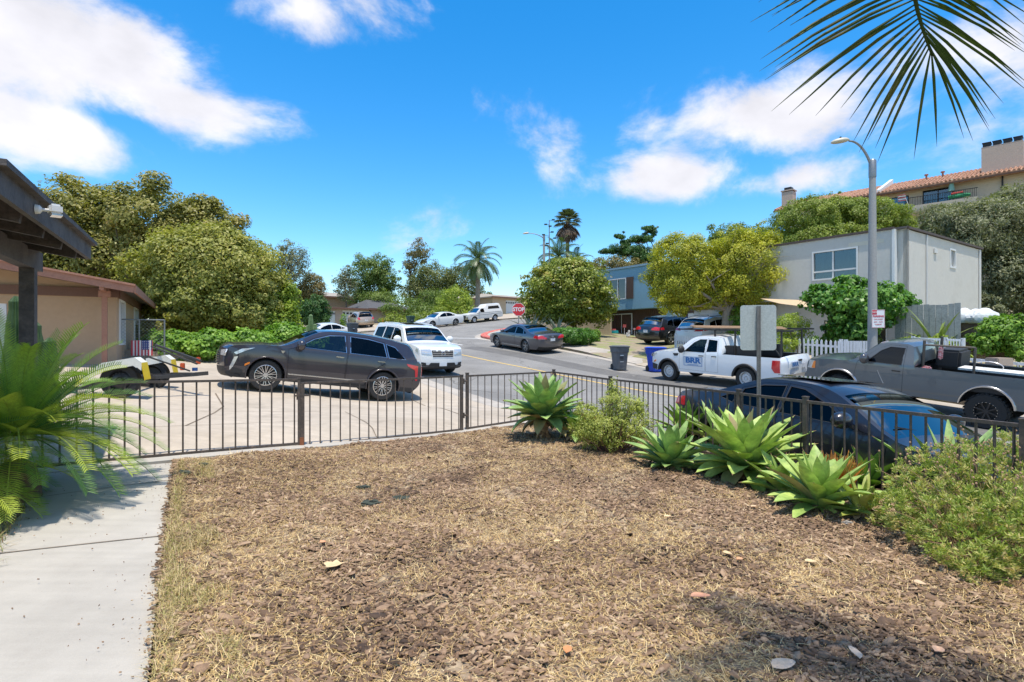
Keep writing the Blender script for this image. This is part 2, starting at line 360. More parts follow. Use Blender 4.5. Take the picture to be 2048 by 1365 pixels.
M_LAWN = PM('lawn', (.17, .19, .06), rough=.95, var=.3, scale=2, c2=(.30, .26, .12), bump=.8, bscale=40)
M_PAINTW = PM('road_paint_white', (.62, .62, .60), rough=.8, var=.15, scale=9)
M_PAINTY = PM('road_paint_yellow', (.62, .42, .12), rough=.8, var=.2, scale=9)
M_RED = PM('kerb_red', (.50, .10, .07), rough=.8, var=.2, scale=4, c2=(.55, .30, .24), lo=.5, hi=.7)
M_JOINT = PM('joint_dirt', (.17, .13, .09), rough=.95, var=.3)
n1 = 150
def big_ground():
    xs = np.concatenate([np.linspace(-400, -60, 18), np.linspace(-56, 56, 80), np.linspace(60, 400, 18)])
    ys = np.concatenate([np.linspace(-120, -14, 8), np.linspace(-10, 110, 90), np.linspace(118, 600, 24)])
    X, Y = np.meshgrid(xs, ys); Z = Hn(X, Y)-.35
    nx, ny = len(xs), len(ys); V = np.stack([X, Y, Z], -1).reshape(-1, 3)
    Fq = [(j*nx+i, j*nx+i+1, (j+1)*nx+i+1, (j+1)*nx+i) for j in range(ny-1) for i in range(nx-1)]
    o = npmesh('ground', V, Fq, M_SOIL, smooth=True); o['kind'] = 'structure'
big_ground()
drape('road', [(9.5, -6), (5.1, 2.3), (3.4, 5.4), (2.2, 8.5), (.2, 11.9), (-1.8, 15), sd(18, 7.6), (-7.5, 27), (-13, 34), (-36, 14), (-44, 24), (-10.5, 54.8), (-3, 61.4), (12, 74), (20, 66), (2.5, 51.5), (6, 33), sd(10, 20.3), sd(-30, 20.3)], Hn, 0, M_ASPH, step=1.0)
# block outlines: kerb lines (fitted to where the kerbs stand)
KE = [sd(-28, 19.9), sd(-6, 19.7), sd(2, 19.5), sd(8, 19.55), sd(15, 19.8), (3.3, 30.6), (1.0, 34.1), (-.6, 36.2), (-1.75, 38.4), (-2.3, 40.6), (-2.2, 43.2), (-1.2, 46.5), (.4, 49.6), (3, 53), (14, 62.5), (24, 71)]
KW = [(9.0, -6), (6.15, 1.2), (4.58, 4.7), (2.88, 8.7), (1.95, 10.6), (1.0, 12.3), (.04, 13.95), (-1.3, 16.3), sd(19, 8.4), (-8.6, 28.3), (-10.3, 30.2), (-12.6, 31.2), (-15.4, 31.0), (-18.5, 29.2), (-30, 19.4), (-36, 14.2)]
KN = [(-46, 22.3), (-30, 36.5), (-18, 46.8), (-10.6, 53.6), (-7.2, 56.6), (-4, 59.6), (-1.5, 62), (12, 73.5), (22, 82)]
def sm_line(P, n=5):
    out = []
    for i in range(len(P)-1):
        p0 = Vector(P[max(i-1, 0)][:2]); p1 = Vector(P[i][:2]); p2 = Vector(P[i+1][:2]); p3 = Vector(P[min(i+2, len(P)-1)][:2])
        for k in range(n):
            t = k/n; out.append(tuple(.5*((2*p1)+(p2-p0)*t+(2*p0-5*p1+4*p2-p3)*t*t+(3*p1-p0-3*p2+p3)*t*t*t)))
    out.append(tuple(P[-1][:2])); return out
KEs, KWs, KNs = sm_line(KE), sm_line(KW), sm_line(KN)
M_BED = PM('yard_soil', (.16, .105, .065), rough=.95, var=.35, scale=7, c2=(.34, .26, .17), bump=.8, bscale=35)
WALK = [(-9.0, 4.15), (-5.05, 6.35), (-3.2, 7.83), (-.9, 9.7), (.45, 11.05), (.9, 11.8), (.9, 11.85), (-.85, 10.05), (-3.13, 8.19), (-4.97, 6.68), (-9.0, 4.45)]
drape('terrain_east', KEs+[(60, 100), (70, 10), (40, -20)], HB, 0, M_SOIL, step=1.5, skirt=.3)
drape('terrain_north', KNs+[(30, 120), (-60, 120), (-90, 40)], HB, 0, M_SOIL, step=2.0, skirt=.3)
drape('terrain_west', KWs+[(-60, 30), (-60, -20), (12, -20)], HB, -.06, M_SOIL, step=1.0, skirt=.3)
def kerb(name, line, w, side, mat, off=.004):
    drape(name, strip_poly(line, 0*side, w*side), HB, off, mat, step=.8, skirt=.2)
kerb('kerb', KEs, .16, 1, M_SIDE, .006); kerb('kerb', KWs, .16, -1, M_SIDE, .006); kerb('kerb', KNs, .16, -1, M_SIDE, .006)
for nm, ln, sg in (('sidewalk', KEs, 1), ('sidewalk', [p for p in KWs if p[1] > 12.4 or p[0] < -3], -1), ('sidewalk', KNs, -1)):
    drape(nm, strip_poly(ln, .165*sg, 1.55*sg), HB, .004, M_SIDE, step=.6)
# gutter pans on the road
for ln, sg in ((KEs, -1), (KWs, 1), (KNs, 1)):
    drape('gutter', strip_poly(ln, .03*sg, .45*sg), Hn, .006, M_SIDE, step=.7)
i0 = [i for i, p in enumerate(KEs) if p[1] > 34.5 and p[1] < 49.5]
drape('kerb_paint', strip_poly([KEs[i] for i in i0], -.012, .5), HB, .012, M_RED, step=.5, skirt=.11)
# road markings, the dark trench patch, the stop line
def line_on(pts, w, mat, name='road_marking', hf=Hn, off=.008):
    drape(name, strip_poly(sm_line(pts, 4), -w/2, w/2), hf, off, mat, step=.7)
line_on([gp(890, 703), gp(980, 722), gp(1100, 746), gp(1315, 787), sd(4, 14.2), sd(-20, 14.2)], .13, M_PAINTY)
line_on([gp(840, 675.5), gp(960, 677)], .30, M_PAINTW)
line_on([gp(893, 685), gp(925, 690.5)], .14, M_PAINTW); line_on([gp(893, 690), gp(912, 693)], .12, M_PAINTW)
line_on([sd(28.3, 16.6), sd(20, 17.0), sd(10, 16.9), sd(-8, 16.9)], 1.25, M_PATCH, 'road_patch', off=.004)
# driveways
DRW = [(-9.3, 4.4), (-4.97, 6.70), (-3.13, 8.21), (-.85, 10.07), (.93, 11.95), (1.15, 11.75), (-.1, 13.85), (-1.45, 16.1), sd(17, 8.12), sd(18.2, 8.0), (-9.6, 21.2), (-10.9, 18.3), (-12.6, 17.6), (-14, 15), (-24, 9.5), (-14, 1.5)]
drape('driveway', DRW, HB, .012, M_CONC, step=.5)
drape('driveway', [sd(11.5, 19.75), sd(18.2, 19.75), sd(17.3, 27), sd(13.8, 30.2), sd(8.5, 30), sd(10.6, 24)], HB, .012, M_CONC, step=.6)
drape('driveway', [(-18.6, 46.7), (-11.6, 53), (-16, 67), (-24, 64)], HB, .014, M_CONC, step=1)
drape('driveway', [(-2.5, 61.5), (9, 71), (3, 80), (-7, 74)], HB, .014, M_CONC, step=1)
drape('lawn', [sd(18.4, 21.3), sd(19.8, 21.3), sd(21.5, 29.6), sd(14.4, 29.8), sd(17.4, 27.2)], HB, .016, M_LAWN, step=.6)
# thin dirt joints in the concrete
def joint(pts, w=.012, hf=HB, off=.017): drape('expansion_joint', strip_poly(pts, -w/2, w/2), hf, off, M_JOINT, step=.4)
joint([gp(822, 801), gp(870, 823), gp(918, 842)], .03); joint([gp(400, 838), gp(640, 838)], .012); joint([gp(180, 878), gp(420, 868), gp(620, 858)], .012)
joint([gp(431, 800), gp(447, 828), (-5.35, 9.9), (-5.1, 8.6)], .03); joint([gp(690, 838), gp(745, 868), gp(760, 886)], .015)
for s_ in np.arange(-10, 18, 1.5): joint([sd(s_, 19.9), sd(s_, 21.0)], .015)

# ================================================================ the yard: walkway, mulch, dry grass
wd = Vector((.5, -.865))
WR = [(-4.52, 7.42), (-4.49+wd.x*1, 7.38+wd.y*1), (-2.72, 4.28), (-1.76, 2.66), (.6, -1.4)]
walk = [(-5.1, 6.28), (-4.55, 7.0), (-4.42, 7.12), (-2.72, 4.28), (-1.76, 2.66), (.55, -1.35), (-.45, -1.9), (-2.75, 2.1), (-4.4, 4.9), (-5.15, 6.2), (-5.2, 6.25)]
walk = [(-5.6, 5.95), (-4.42, 6.62), (-4.1, 6.85), (-4.26, 6.92), (-2.72, 4.28), (-1.76, 2.66), (.55, -1.35), (-.45, -1.9), (-2.75, 2.1), (-4.5, 5.1), (-5.15, 5.45)]
drape('walkway', walk, HB, .03, M_WALK, step=.4, skirt=.06)
drape('walkway', [(-9.0, 4.1), (-5.05, 6.30), (-4.3, 6.9), (-3.2, 7.83), (-.9, 9.7), (.45, 11.0), (.85, 11.75), (-.85, 10.05), (-3.13, 8.19), (-4.97, 6.68), (-9.0, 4.38)], HB, .034, M_WALK, step=.4, skirt=.06)
joint([(-3.84, 4.12), (-2.86, 4.5)], .014, HB, .036); joint([(-4.75, 5.22), (-3.75, 6.02)], .012, HB, .036); joint([(-2.6, 1.85), (-1.42, 2.1)], .012, HB, .036)
_t = RNG.random((64, 64))
def vn(x, y, s):
    x = np.asarray(x)*s+100; y = np.asarray(y)*s+100; xi = np.floor(x).astype(int); yi = np.floor(y).astype(int); fx = x-xi; fy = y-yi
    fx = fx*fx*(3-2*fx); fy = fy*fy*(3-2*fy); g = lambda a, b: _t[a % 64, b % 64]
    return (g(xi, yi)*(1-fx)+g(xi+1, yi)*fx)*(1-fy)+(g(xi, yi+1)*(1-fx)+g(xi+1, yi+1)*fx)*fy
BED = [(.6, -1.4), (-1.74, 2.66), (-2.70, 4.28), (-4.22, 6.9), (-3.2, 7.80), (-.9, 9.67), (.45, 10.97), (.9, 11.8), (2.49, 8.6), (3.39, 6.35), (4.19, 4.5), (6.2, 0), (6.8, -1.4)]
def bedz(x, y):
    x = np.asarray(x, float); y = np.asarray(y, float)
    return HB(x, y)+.004+.035*vn(x, y, 3.3)+.02*vn(x, y, 8.1)+.014*np.sin(x*2.1+1.3*np.sin(y*1.7))*np.cos(y*1.9+.6)+.01*np.sin(x*6.3+y*4.1)
drape('mulch_bed', BED, bedz, 0, M_BED, step=.16)
drape('planting_bed', [(-5.15, 5.42), (-4.5, 5.08), (-2.75, 2.08), (-.45, -1.9), (-9, -2), (-9, 4.05), (-5.15, 6.2)], HB, .02, M_BED, step=.5)
def rand_in(poly, n, wfun=None):
    xs = [p[0] for p in poly]; ys = [p[1] for p in poly]; out = []; c = 0
    while c < n:
        P = np.stack([RNG.uniform(min(xs), max(xs), n*2), RNG.uniform(min(ys), max(ys), n*2)], -1); ok = inpoly(P, poly)
        if wfun is not None: ok &= RNG.random(len(P)) < wfun(P[:, 0], P[:, 1])
        P = P[ok]; out.append(P); c += len(P)
    return np.concatenate(out)[:n]
def near_w(x, y): return np.clip(5.5/(np.hypot(x, y)+.5), .25, 1)*((y > 1.6) & (np.abs(x) < y*1.15+1.0))
def straw(x, y):
    e = polydist(x, y, [(-1.74, 2.66), (-2.70, 4.28), (-4.22, 6.9), (-3.3, 7.4), (-1.9, 5.0), (-1.0, 2.9), (.2, .5), (.6, -1.4)])
    a = vn(x, y, 1.1)*.6+vn(x, y, 3.1)*.4
    w = smooth(.46, .66, a+.06*(y > 6))
    w = np.maximum(w, (.45+.5*vn(x, y, 2.2))*smooth(.25, -.25, e))
    w = np.maximum(w, .8*np.exp(-((x+.9)**2/.7+(y-5.0)**2/.5)))
    w = np.maximum(w, .6*np.exp(-((x-.1)**2/1.0+(y-7.6)**2/.5)))
    return w
def chips(n, lo=.016, hi=.058, name='bark_mulch', label='brown bark chips covering the front yard behind the gate', big=.07, poly=None, wf=None, fat=(.25, .6)):
    P = rand_in(poly or [(.57, -1.4), (-1.78, 2.65), (-2.74, 4.26), (-4.26, 6.9)]+BED[4:], n, wf or (lambda x, y: near_w(x, y)*(1-.45*straw(x, y))*(.35+smooth(.25, .6, vn(x, y, 2.6)))))
    L = RNG.uniform(lo, hi, n)*(1+.9*(RNG.random(n) < big)); W = L*RNG.uniform(*fat, n); T = RNG.uniform(.003, .008, n)
    yaw = RNG.normal(.2, .9, n); pit = RNG.normal(0, .26, n); rol = RNG.normal(0, .3, n)
    B = np.array([(-.5, -.35, 0), (-.1, -.5, 0), (.5, -.3, 0), (.42, .3, 0), (-.2, .5, 0), (-.5, .2, 0)])
    J = 1+RNG.normal(0, .16, (n, 6, 2)); X = B[None, :, 0]*J[..., 0]*L[:, None]; Y = B[None, :, 1]*J[..., 1]*W[:, None]
    def xf(X, Y, Z):
        cr_, sr = np.cos(rol)[:, None], np.sin(rol)[:, None]; Y2 = Y*cr_-Z*sr; Z2 = Y*sr+Z*cr_
        cp, sp = np.cos(pit)[:, None], np.sin(pit)[:, None]; X2 = X*cp+Z2*sp; Z3 = -X*sp+Z2*cp
        cy, sy = np.cos(yaw)[:, None], np.sin(yaw)[:, None]; return X2*cy-Y2*sy, X2*sy+Y2*cy, Z3
    base = bedz(P[:, 0], P[:, 1])+RNG.uniform(.004, .022, n)
    a = xf(X, Y, np.zeros_like(X)); b = xf(X*.94, Y*.94, np.repeat(T[:, None], 6, 1))
    V = np.stack([np.concatenate([a[i], b[i]], 1) for i in range(3)], -1); V[..., 0] += P[:, None, 0]; V[..., 1] += P[:, None, 1]; V[..., 2] += base[:, None]
    q = np.array([(6, 7, 8, 11), (8, 9, 10, 11)]+[(i, (i+1) % 6, 6+(i+1) % 6, 6+i) for i in range(6)])
    Fq = (q[None]+np.arange(n)[:, None, None]*12).reshape(-1, 4); r = np.repeat(np.clip(RNG.beta(1.4, 1.7, n)*.75+.35*(vn(P[:, 0], P[:, 1], 1.7)-.2), 0, 1), len(q))
    m = PM('bark', (.2, .1, .08), rough=.85, attr=[(.048, .028, .016), (.13, .077, .043), (.245, .152, .088), (.37, .245, .148), (.56, .42, .26)], var=.25, scale=40, sc2=160)
    o = npmesh(name, V, Fq, m, attr=r); tag(o, label, 'bark mulch', None, 'stuff')
chips(52000)
chips(46000, .006, .017, 'bark_fines', 'fine brown bark crumbs between the larger chips', .02)
chips(260, .05, .13, 'twigs', 'thin dry twigs scattered over the mulch', .1, fat=(.04, .08), wf=near_w)
chips(420, .004, .014, 'path_debris', 'tiny dark crumbs blown onto the concrete walkway', .05, poly=walk, wf=lambda x, y: .08+np.exp(-np.abs(polydist(x, y, BED))*9))
def blades(name, P, Lm, wd_, lay, cols, label, cat='grass', parent=None, zf=bedz, kind='stuff', up=.0, tr=.12):
    n = len(P); L = RNG.uniform(.5, 1.3, n)*Lm; yaw = RNG.uniform(0, 2*math.pi, n); el = np.clip(RNG.normal(lay, .3, n), .03, 1.5)
    bend = RNG.normal(-.5, .4, n); w = wd_*RNG.uniform(.6, 1.3, n); px, py = P[:, 0].copy(), P[:, 1].copy(); pz = zf(px, py)+RNG.uniform(0, .015, n)+up
    rows = []; e = el; x, y, z = px, py, pz; sx, sy = -np.sin(yaw), np.cos(yaw); yw = yaw
    for k in range(4):
        f = [1, .9, .65, .1][k]; rows.append(np.stack([x-sx*w*f/2, y-sy*w*f/2, z, x+sx*w*f/2, y+sy*w*f/2, z], -1))
        x = x+np.cos(yw)*np.cos(e)*L/3; y = y+np.sin(yw)*np.cos(e)*L/3; z = np.maximum(z+np.sin(e)*L/3, pz+.004); e = e+bend; yw = yw+RNG.normal(0, .25, n)
    V = np.stack(rows, 1).reshape(n*8, 3); q = np.array([(0, 1, 3, 2), (2, 3, 5, 4), (4, 5, 7, 6)])
    Fq = (q[None]+np.arange(n)[:, None, None]*8).reshape(-1, 4)
    m = leafmat(name+'_mat', cols, rough=.6, transl=tr)
    o = npmesh(name, V, Fq, m, parent, attr=np.repeat(RNG.random(n), 3))
    if kind: tag(o, label, cat, None, kind)
    return o
STR = [(.30, .17, .06), (.52, .34, .13), (.70, .50, .22), (.84, .67, .36)]
blades('dry_grass', rand_in(BED, 150000, lambda x, y: near_w(x, y)*np.clip(.24+straw(x, y), 0, 1)), .08, .0030, .20, STR, 'straw coloured dry grass lying over the bark mulch', 'grass', tr=0)
WL_ = [(-1.74, 2.66), (-2.70, 4.28), (-4.22, 6.9), (-4.27, 6.85), (-2.75, 4.25), (-1.79, 2.63)]
ge = [(-1.74, 2.66), (-2.70, 4.28), (-4.1, 6.75), (-3.75, 6.9), (-2.45, 4.6), (-1.3, 2.7), (-.9, 1.9), (-1.2, 1.6)]
blades('grass_tufts', rand_in(ge, 5200, lambda x, y: .03+2.5*np.clip(vn(x, y, 3.5)-.42, 0, 1)+.6*(polydist(x, y, WL_) < .10)), .10, .0032, .85, [(.36, .26, .11), (.30, .29, .08), (.50, .38, .18), (.62, .48, .27)], 'yellow green grass tufts along the walkway edge')
blades('weeds', rand_in([(-5.1, 5.5), (-4.45, 5.05), (-3.6, 3.7), (-5.5, 3.2), (-6.8, 4.8)], 6500), .20, .006, .9, [(.10, .14, .04), (.22, .24, .07), (.42, .33, .16), (.30, .17, .10)], 'tangled weeds and dead grass below the sago palm', zf=HB)
# fallen leaves
def dry_leaf(u, v, L, W_, rot, c, label, lobed=False):
    Y = (CZ-.03)*F/(v-682); X = ray(u)*Y; mb = MB()
    n = 14; out = []
    for i in range(n):
        t = i/n*2*math.pi; rr = 1+(.28*math.cos(t*5) if lobed else 0); a = math.cos(t)*L/2*rr; b = math.sin(t)*W_/2*rr*(1-.35*math.cos(t)); out.append((a, b))
    V = [(0, 0, .012)]+[(a, b, .018*abs(b)/(W_/2)+.01*(a/L)**2*4+.004) for a, b in out]
    k = len(V); V2 = [(x, y, z-.0015) for x, y, z in V]
    mb.add(V+V2, [(0, 1+i, 1+(i+1) % n) for i in range(n)]+[(k, k+1+(i+1) % n, k+1+i) for i in range(n)]+[(1+i, k+1+i, k+1+(i+1) % n, 1+(i+1) % n) for i in range(n)])
    o = mb.build('fallen_leaf', PM('leaf_%s' % str(c), c, rough=.6, var=.2, scale=20), smooth=True)
    o.location = (X, Y, float(bedz(X, Y))+.026); o.rotation_euler = (R(6), R(-5), rot); tag(o, label, 'leaf', 'fallen leaves on the mulch')
T1, T2, T3 = (.62, .45, .24), (.55, .26, .12), (.50, .40, .30)
for a in [(668, 1144, .13, .085, .3, T1, 'tan lobed dry leaf lying left of centre on the mulch', True), (1402, 1213, .12, .05, -.1, (.58, .27, .15), 'orange brown curled leaf lying near the bottom centre right', False),
          (1455, 1122, .07, .04, -.7, T1, 'pale tan oval leaf beside a small orange leaf', False), (1480, 1133, .05, .035, .2, (.60, .30, .15), 'small orange leaf beside a pale tan oval leaf', False),
          (1622, 1135, .075, .045, -.3, T1, 'pale tan leaf in open mulch right of the orange one', False), (1840, 1178, .07, .045, -.9, (.60, .42, .25), 'round tan leaf beside the low green shrub', False),
          (1568, 1352, .13, .07, .25, (.48, .38, .28), 'large grey tan leaf at the bottom edge in palm shade', False), (1708, 1325, .10, .045, 1.5, T3, 'upright brown leaf standing in the palm shade', False),
          (1878, 1312, .06, .05, .3, (.60, .36, .22), 'pinkish leaf in the lower right mulch', False), (1115, 1094, .06, .035, .5, T1, 'small tan leaf on the mulch right of the middle', False),
          (1135, 1318, .06, .045, 1.2, (.60, .26, .10), 'bright orange leaf near the bottom middle', False), (646, 1097, .05, .04, .4, T2, 'small orange leaf behind the tan lobed leaf', False),
          (1335, 1045, .06, .04, .1, T1, 'tan leaf on mulch in front of the small agave', False), (1508, 1020, .06, .035, .2, (.62, .42, .25), 'light brown leaf in front of the large agave', False)]: dry_leaf(*a)
def clod(u, v, s, label, c=(.05, .06, .045)):
    Y = (CZ-.03)*F/(v-682); bm = bmesh.new(); bmesh.ops.create_icosphere(bm, subdivisions=3, radius=1)
    for w in bm.verts:
        k = 1+.35*math.sin(w.co.x*4+u)*math.cos(w.co.y*5)+.2*random.uniform(-1, 1)
        w.co = Vector((w.co.x*s*k, w.co.y*s*.55*k, w.co.z*s*.33*k))
    me = bpy.data.meshes.new('clod'); bm.to_mesh(me); bm.free(); me.materials.append(PM('clod%s' % str(c), c, rough=.9, var=.3, scale=30, bump=.7))
    o = bpy.data.objects.new('dirt_clod', me); col.objects.link(o); o.location = (ray(u)*Y, Y, float(bedz(ray(u)*Y, Y))+.02); tag(o, label, 'clod')
    if c[0] > .2: o.name = 'stone'; o['category'] = 'stone'
clod(742, 1013, .10, 'dark greenish clod lying alone in the straw patch'); clod(800, 1000, .09, 'dark flat clod just right of the larger dark clod'); clod(727, 983, .07, 'small dark clod behind the others in the straw')
clod(367, 966, .07, 'dark clod beside the walkway corner near the gate'); clod(405, 950, .06, 'brown clod a little right of the walkway corner'); clod(1694, 1049, .05, 'grey pointed stone in front of the small agave', (.30, .28, .26))
# ================================================================ plants
def leaf_quads(C, Nm, L, W_, droop=0.0):
    n = len(C); Nm = Nm/np.linalg.norm(Nm, axis=1, keepdims=True); T = RNG.normal(0, 1, (n, 3)); T[:, 2] -= droop
    T -= (T*Nm).sum(1, keepdims=True)*Nm; T /= np.linalg.norm(T, axis=1, keepdims=True)+1e-9; B = np.cross(Nm, T)
    L = (L*RNG.uniform(.65, 1.3, n))[:, None]; W_ = (W_*RNG.uniform(.65, 1.3, n))[:, None]
    V = np.stack([C-T*L*.5, C+B*W_*.5-T*L*.05+Nm*W_*.12, C+T*L*.5-Nm*L*.08, C-B*W_*.5-T*L*.05+Nm*W_*.12], 1)
    return V
def crown(name, ells, n, leaf, mat, parent=None, clumps=60, csz=.28, shell=.62, up=.45, droop=0, flat=.75, asp=.5, rnd=.9, hole=0, gap=None, kind=None, fill=.42):
    vol = np.array([(e[3]*e[4]*e[5])**.667 for e in ells]); pr = vol/vol.sum(); V = []; r_ = []; cents = []
    for e, p in zip(ells, pr):
        k = max(4, int(clumps*p)); m = int(n*p/k)+1; c = np.array(e[:3]); rad = np.array(e[3:6]); nf_ = int(n*p*fill); m = int(m*(1-fill))+1
        q = RNG.normal(0, 1, (nf_, 3)); q /= np.linalg.norm(q, axis=1, keepdims=True)
        lm = 1+.09*np.sin(q[:, 0]*7+e[0])*np.cos(q[:, 2]*6)+.08*np.sin(q[:, 1]*8+q[:, 2]*5+e[1])+.05*np.sin(q[:, 0]*17+q[:, 2]*13)*np.cos(q[:, 1]*15)
        rr_ = (1-(1-max(shell, .5))*RNG.random(nf_)**1.3)*lm*.97; C = c+q*rad*rr_[:, None]; Nm = q*.8+np.array([0, 0, up])+RNG.normal(0, rnd*.5, (nf_, 3))
        V.append(leaf_quads(C, Nm, leaf, leaf*asp, droop)); gq = .5+.5*np.sin(q[:, 0]*9+e[0]*3)*np.sin(q[:, 2]*8+e[1])*np.cos(q[:, 1]*7); r_.append(np.clip(.12+.45*gq+.32*RNG.random(nf_), 0, 1))
        d = RNG.normal(0, 1, (k, 3)); d /= np.linalg.norm(d, axis=1, keepdims=True)
        rr = shell+(1-shell)*RNG.random(k)**.6; rr = np.where(RNG.random(k) < .18, rr*RNG.uniform(.3, .8, k), rr)
        spr = RNG.random(k) < .14; rr = np.where(spr, RNG.uniform(1.0, 1.17, k), rr)
        lump = 1+.10*np.sin(d[:, 0]*5+e[0])+.10*np.sin(d[:, 1]*6+d[:, 2]*4)
        CC = c+d*rad*(rr*lump)[:, None]; cs = csz*rad.mean()*RNG.uniform(.6, 1.35, k)*np.where(spr, .5, 1); cr_ = RNG.random(k)
        for i in range(k):
            mm = max(3, int(m*(cs[i]/(csz*rad.mean()))**2))
            q = RNG.normal(0, 1, (mm, 3)); q /= np.linalg.norm(q, axis=1, keepdims=True); q *= (RNG.random(mm)**.45)[:, None]; q[:, 2] *= flat
            C = CC[i]+q*cs[i]; Nm = (C-c)/rad*.6/np.maximum(.3, np.linalg.norm((C-c)/rad, axis=1, keepdims=True))+q*.5+np.array([0, 0, up])+RNG.normal(0, rnd*.5, (mm, 3))
            V.append(leaf_quads(C, Nm, leaf, leaf*asp, droop)); r_.append(np.clip(.15+.45*cr_[i]+.34*RNG.random(mm)+.02+RNG.normal(0, .06, mm), 0, 1))
        cents += list(zip(CC[:], [0]*k))
    V = np.concatenate(V); nf = len(V)
    o = npmesh(name, V.reshape(-1, 3), np.arange(nf*4).reshape(-1, 4), mat, parent, attr=np.concatenate(r_))
    if kind: o['kind'] = kind
    return o, [c[0] for c in cents]
M_BARK = PM('tree_bark', (.16, .12, .085), rough=.9, var=.3, scale=12, bump=.9, bscale=30)
M_BARKG = PM('grey_bark', (.25, .22, .18), rough=.9, var=.3, scale=14, bump=.9, bscale=40)
def limbs(base, top, r0, targets, mat, parent, name='trunk', wob=.12, r1=None):
    mb = MB(); base = Vector(base); top = Vector(top); r1 = r1 or r0*.62
    mid = base.lerp(top, .5)+Vector((random.uniform(-1, 1)*wob, random.uniform(-1, 1)*wob, 0))
    mb.tube([base-Vector((0, 0, .15)), base+Vector((0, 0, .15)), mid, top], [r0*1.45, r0*1.08, r0*.82, r1], 10)
    for t in targets:
        t = Vector(t); st = base.lerp(top, random.uniform(.72, 1)); m1 = st.lerp(t, .5)+Vector((random.uniform(-.2, .2), random.uniform(-.2, .2), random.uniform(0, .25)))*(t-st).length*.3
        rr = r1*random.uniform(.45, .75); mb.tube([st, st.lerp(m1, .5)*1, m1, m1.lerp(t, .6), t], [rr, rr*.8, rr*.55, rr*.35, rr*.12], 6)
        for _ in range(2):
            s2 = m1.lerp(t, random.random()*.6); e2 = s2+(t-st).length*.35*Vector((random.uniform(-1, 1), random.uniform(-1, 1), random.uniform(-.2, .8)))
            mb.tube([s2, s2.lerp(e2, .5), e2], [rr*.3, rr*.2, rr*.06], 5)
    return mb.build(name, mat, parent, smooth=True)
G_OLIVE = leafmat('leaf_olive', [(0.053, 0.062, 0.014), (0.139, 0.144, 0.029), (0.240, 0.226, 0.048), (0.336, 0.298, 0.086), (0.403, 0.278, 0.096)])
G_OLIVE2 = leafmat('leaf_olive_light', [(0.064, 0.079, 0.014), (0.177, 0.192, 0.034), (0.295, 0.295, 0.064), (0.403, 0.374, 0.098), (0.443, 0.344, 0.098)])
G_VINE = leafmat('leaf_vine', [(0.037, 0.085, 0.013), (0.106, 0.212, 0.027), (0.201, 0.339, 0.042), (0.317, 0.444, 0.075)])
G_DARK = leafmat('leaf_dark', [(0.015, 0.037, 0.013), (0.037, 0.088, 0.022), (0.069, 0.150, 0.035), (0.100, 0.200, 0.050)])
G_MID = leafmat('leaf_mid', [(0.036, 0.066, 0.017), (0.096, 0.150, 0.030), (0.168, 0.234, 0.048), (0.252, 0.300, 0.072)])
G_BROWN = leafmat('leaf_brownish', [(.06, .065, .02), (.14, .135, .045), (.22, .18, .07), (.31, .20, .10)])
G_MAG = leafmat('leaf_magnolia', [(0.032, 0.055, 0.011), (0.098, 0.138, 0.021), (0.207, 0.253, 0.034), (0.333, 0.345, 0.057), (0.368, 0.230, 0.069)], rough=.42, spec=.35)
G_YEL = leafmat('leaf_yellowgreen', [(0.096, 0.120, 0.014), (0.252, 0.270, 0.024), (0.432, 0.420, 0.036), (0.600, 0.528, 0.060)])
G_LIME = leafmat('leaf_lime', [(0.072, 0.108, 0.014), (0.180, 0.252, 0.030), (0.312, 0.384, 0.048), (0.456, 0.480, 0.096)])
G_HEDG = leafmat('leaf_hedge', [(0.058, 0.095, 0.013), (0.148, 0.201, 0.027), (0.244, 0.296, 0.042), (0.328, 0.370, 0.075)])
G_GREY = leafmat('leaf_greygreen', [(0.048, 0.060, 0.030), (0.126, 0.138, 0.072), (0.216, 0.228, 0.120), (0.312, 0.312, 0.192)])
G_MULB = leafmat('leaf_mulberry', [(0.021, 0.057, 0.011), (0.057, 0.149, 0.023), (0.127, 0.265, 0.040), (0.207, 0.356, 0.069)], rough=.4)
G_FAR = leafmat('leaf_far', [(0.044, 0.060, 0.020), (0.100, 0.125, 0.035), (0.175, 0.194, 0.056), (0.237, 0.237, 0.088)])
G_JADE = leafmat('leaf_jade', [(.10, .13, .02), (.26, .30, .05), (.42, .44, .10), (.58, .56, .20)])
def gz(x, y): return float(HB(x, y))
def tree(name, label, cat, x, y, ells, n, leaf, mat, r0=.2, fork=.35, clumps=60, bark=None, group=None, nl=9, lean=(0, 0), trunk=True, **k):
    z0 = gz(x, y); t = thing(name, label, cat, (x, y, z0), 0, group); E = [(a-x, b-y, c-z0, *q) for a, b, c, *q in ells]
    o, cs = crown('crown', E, n, leaf, mat, t, clumps, **k)
    zt = min(e[2]-e[5]*.55 for e in E); zc = sum(e[2] for e in E)/len(E); top = (lean[0], lean[1], max(zt*1.0, fork*zc))
    cs = [c for c in cs]; random.shuffle(cs)
    if trunk: limbs((0, 0, -.1), top, r0, cs[:nl], bark or M_BARK, t)
    return t
def ell(u, v, ru, rv, Y, dy=None, rd=None):    # an ellipsoid seen at that place and size from Y metres away
    p = at(u, v, Y); return (p.x, p.y, p.z, ru/F*Y, rd or ru/F*Y*.9, rv/F*Y)
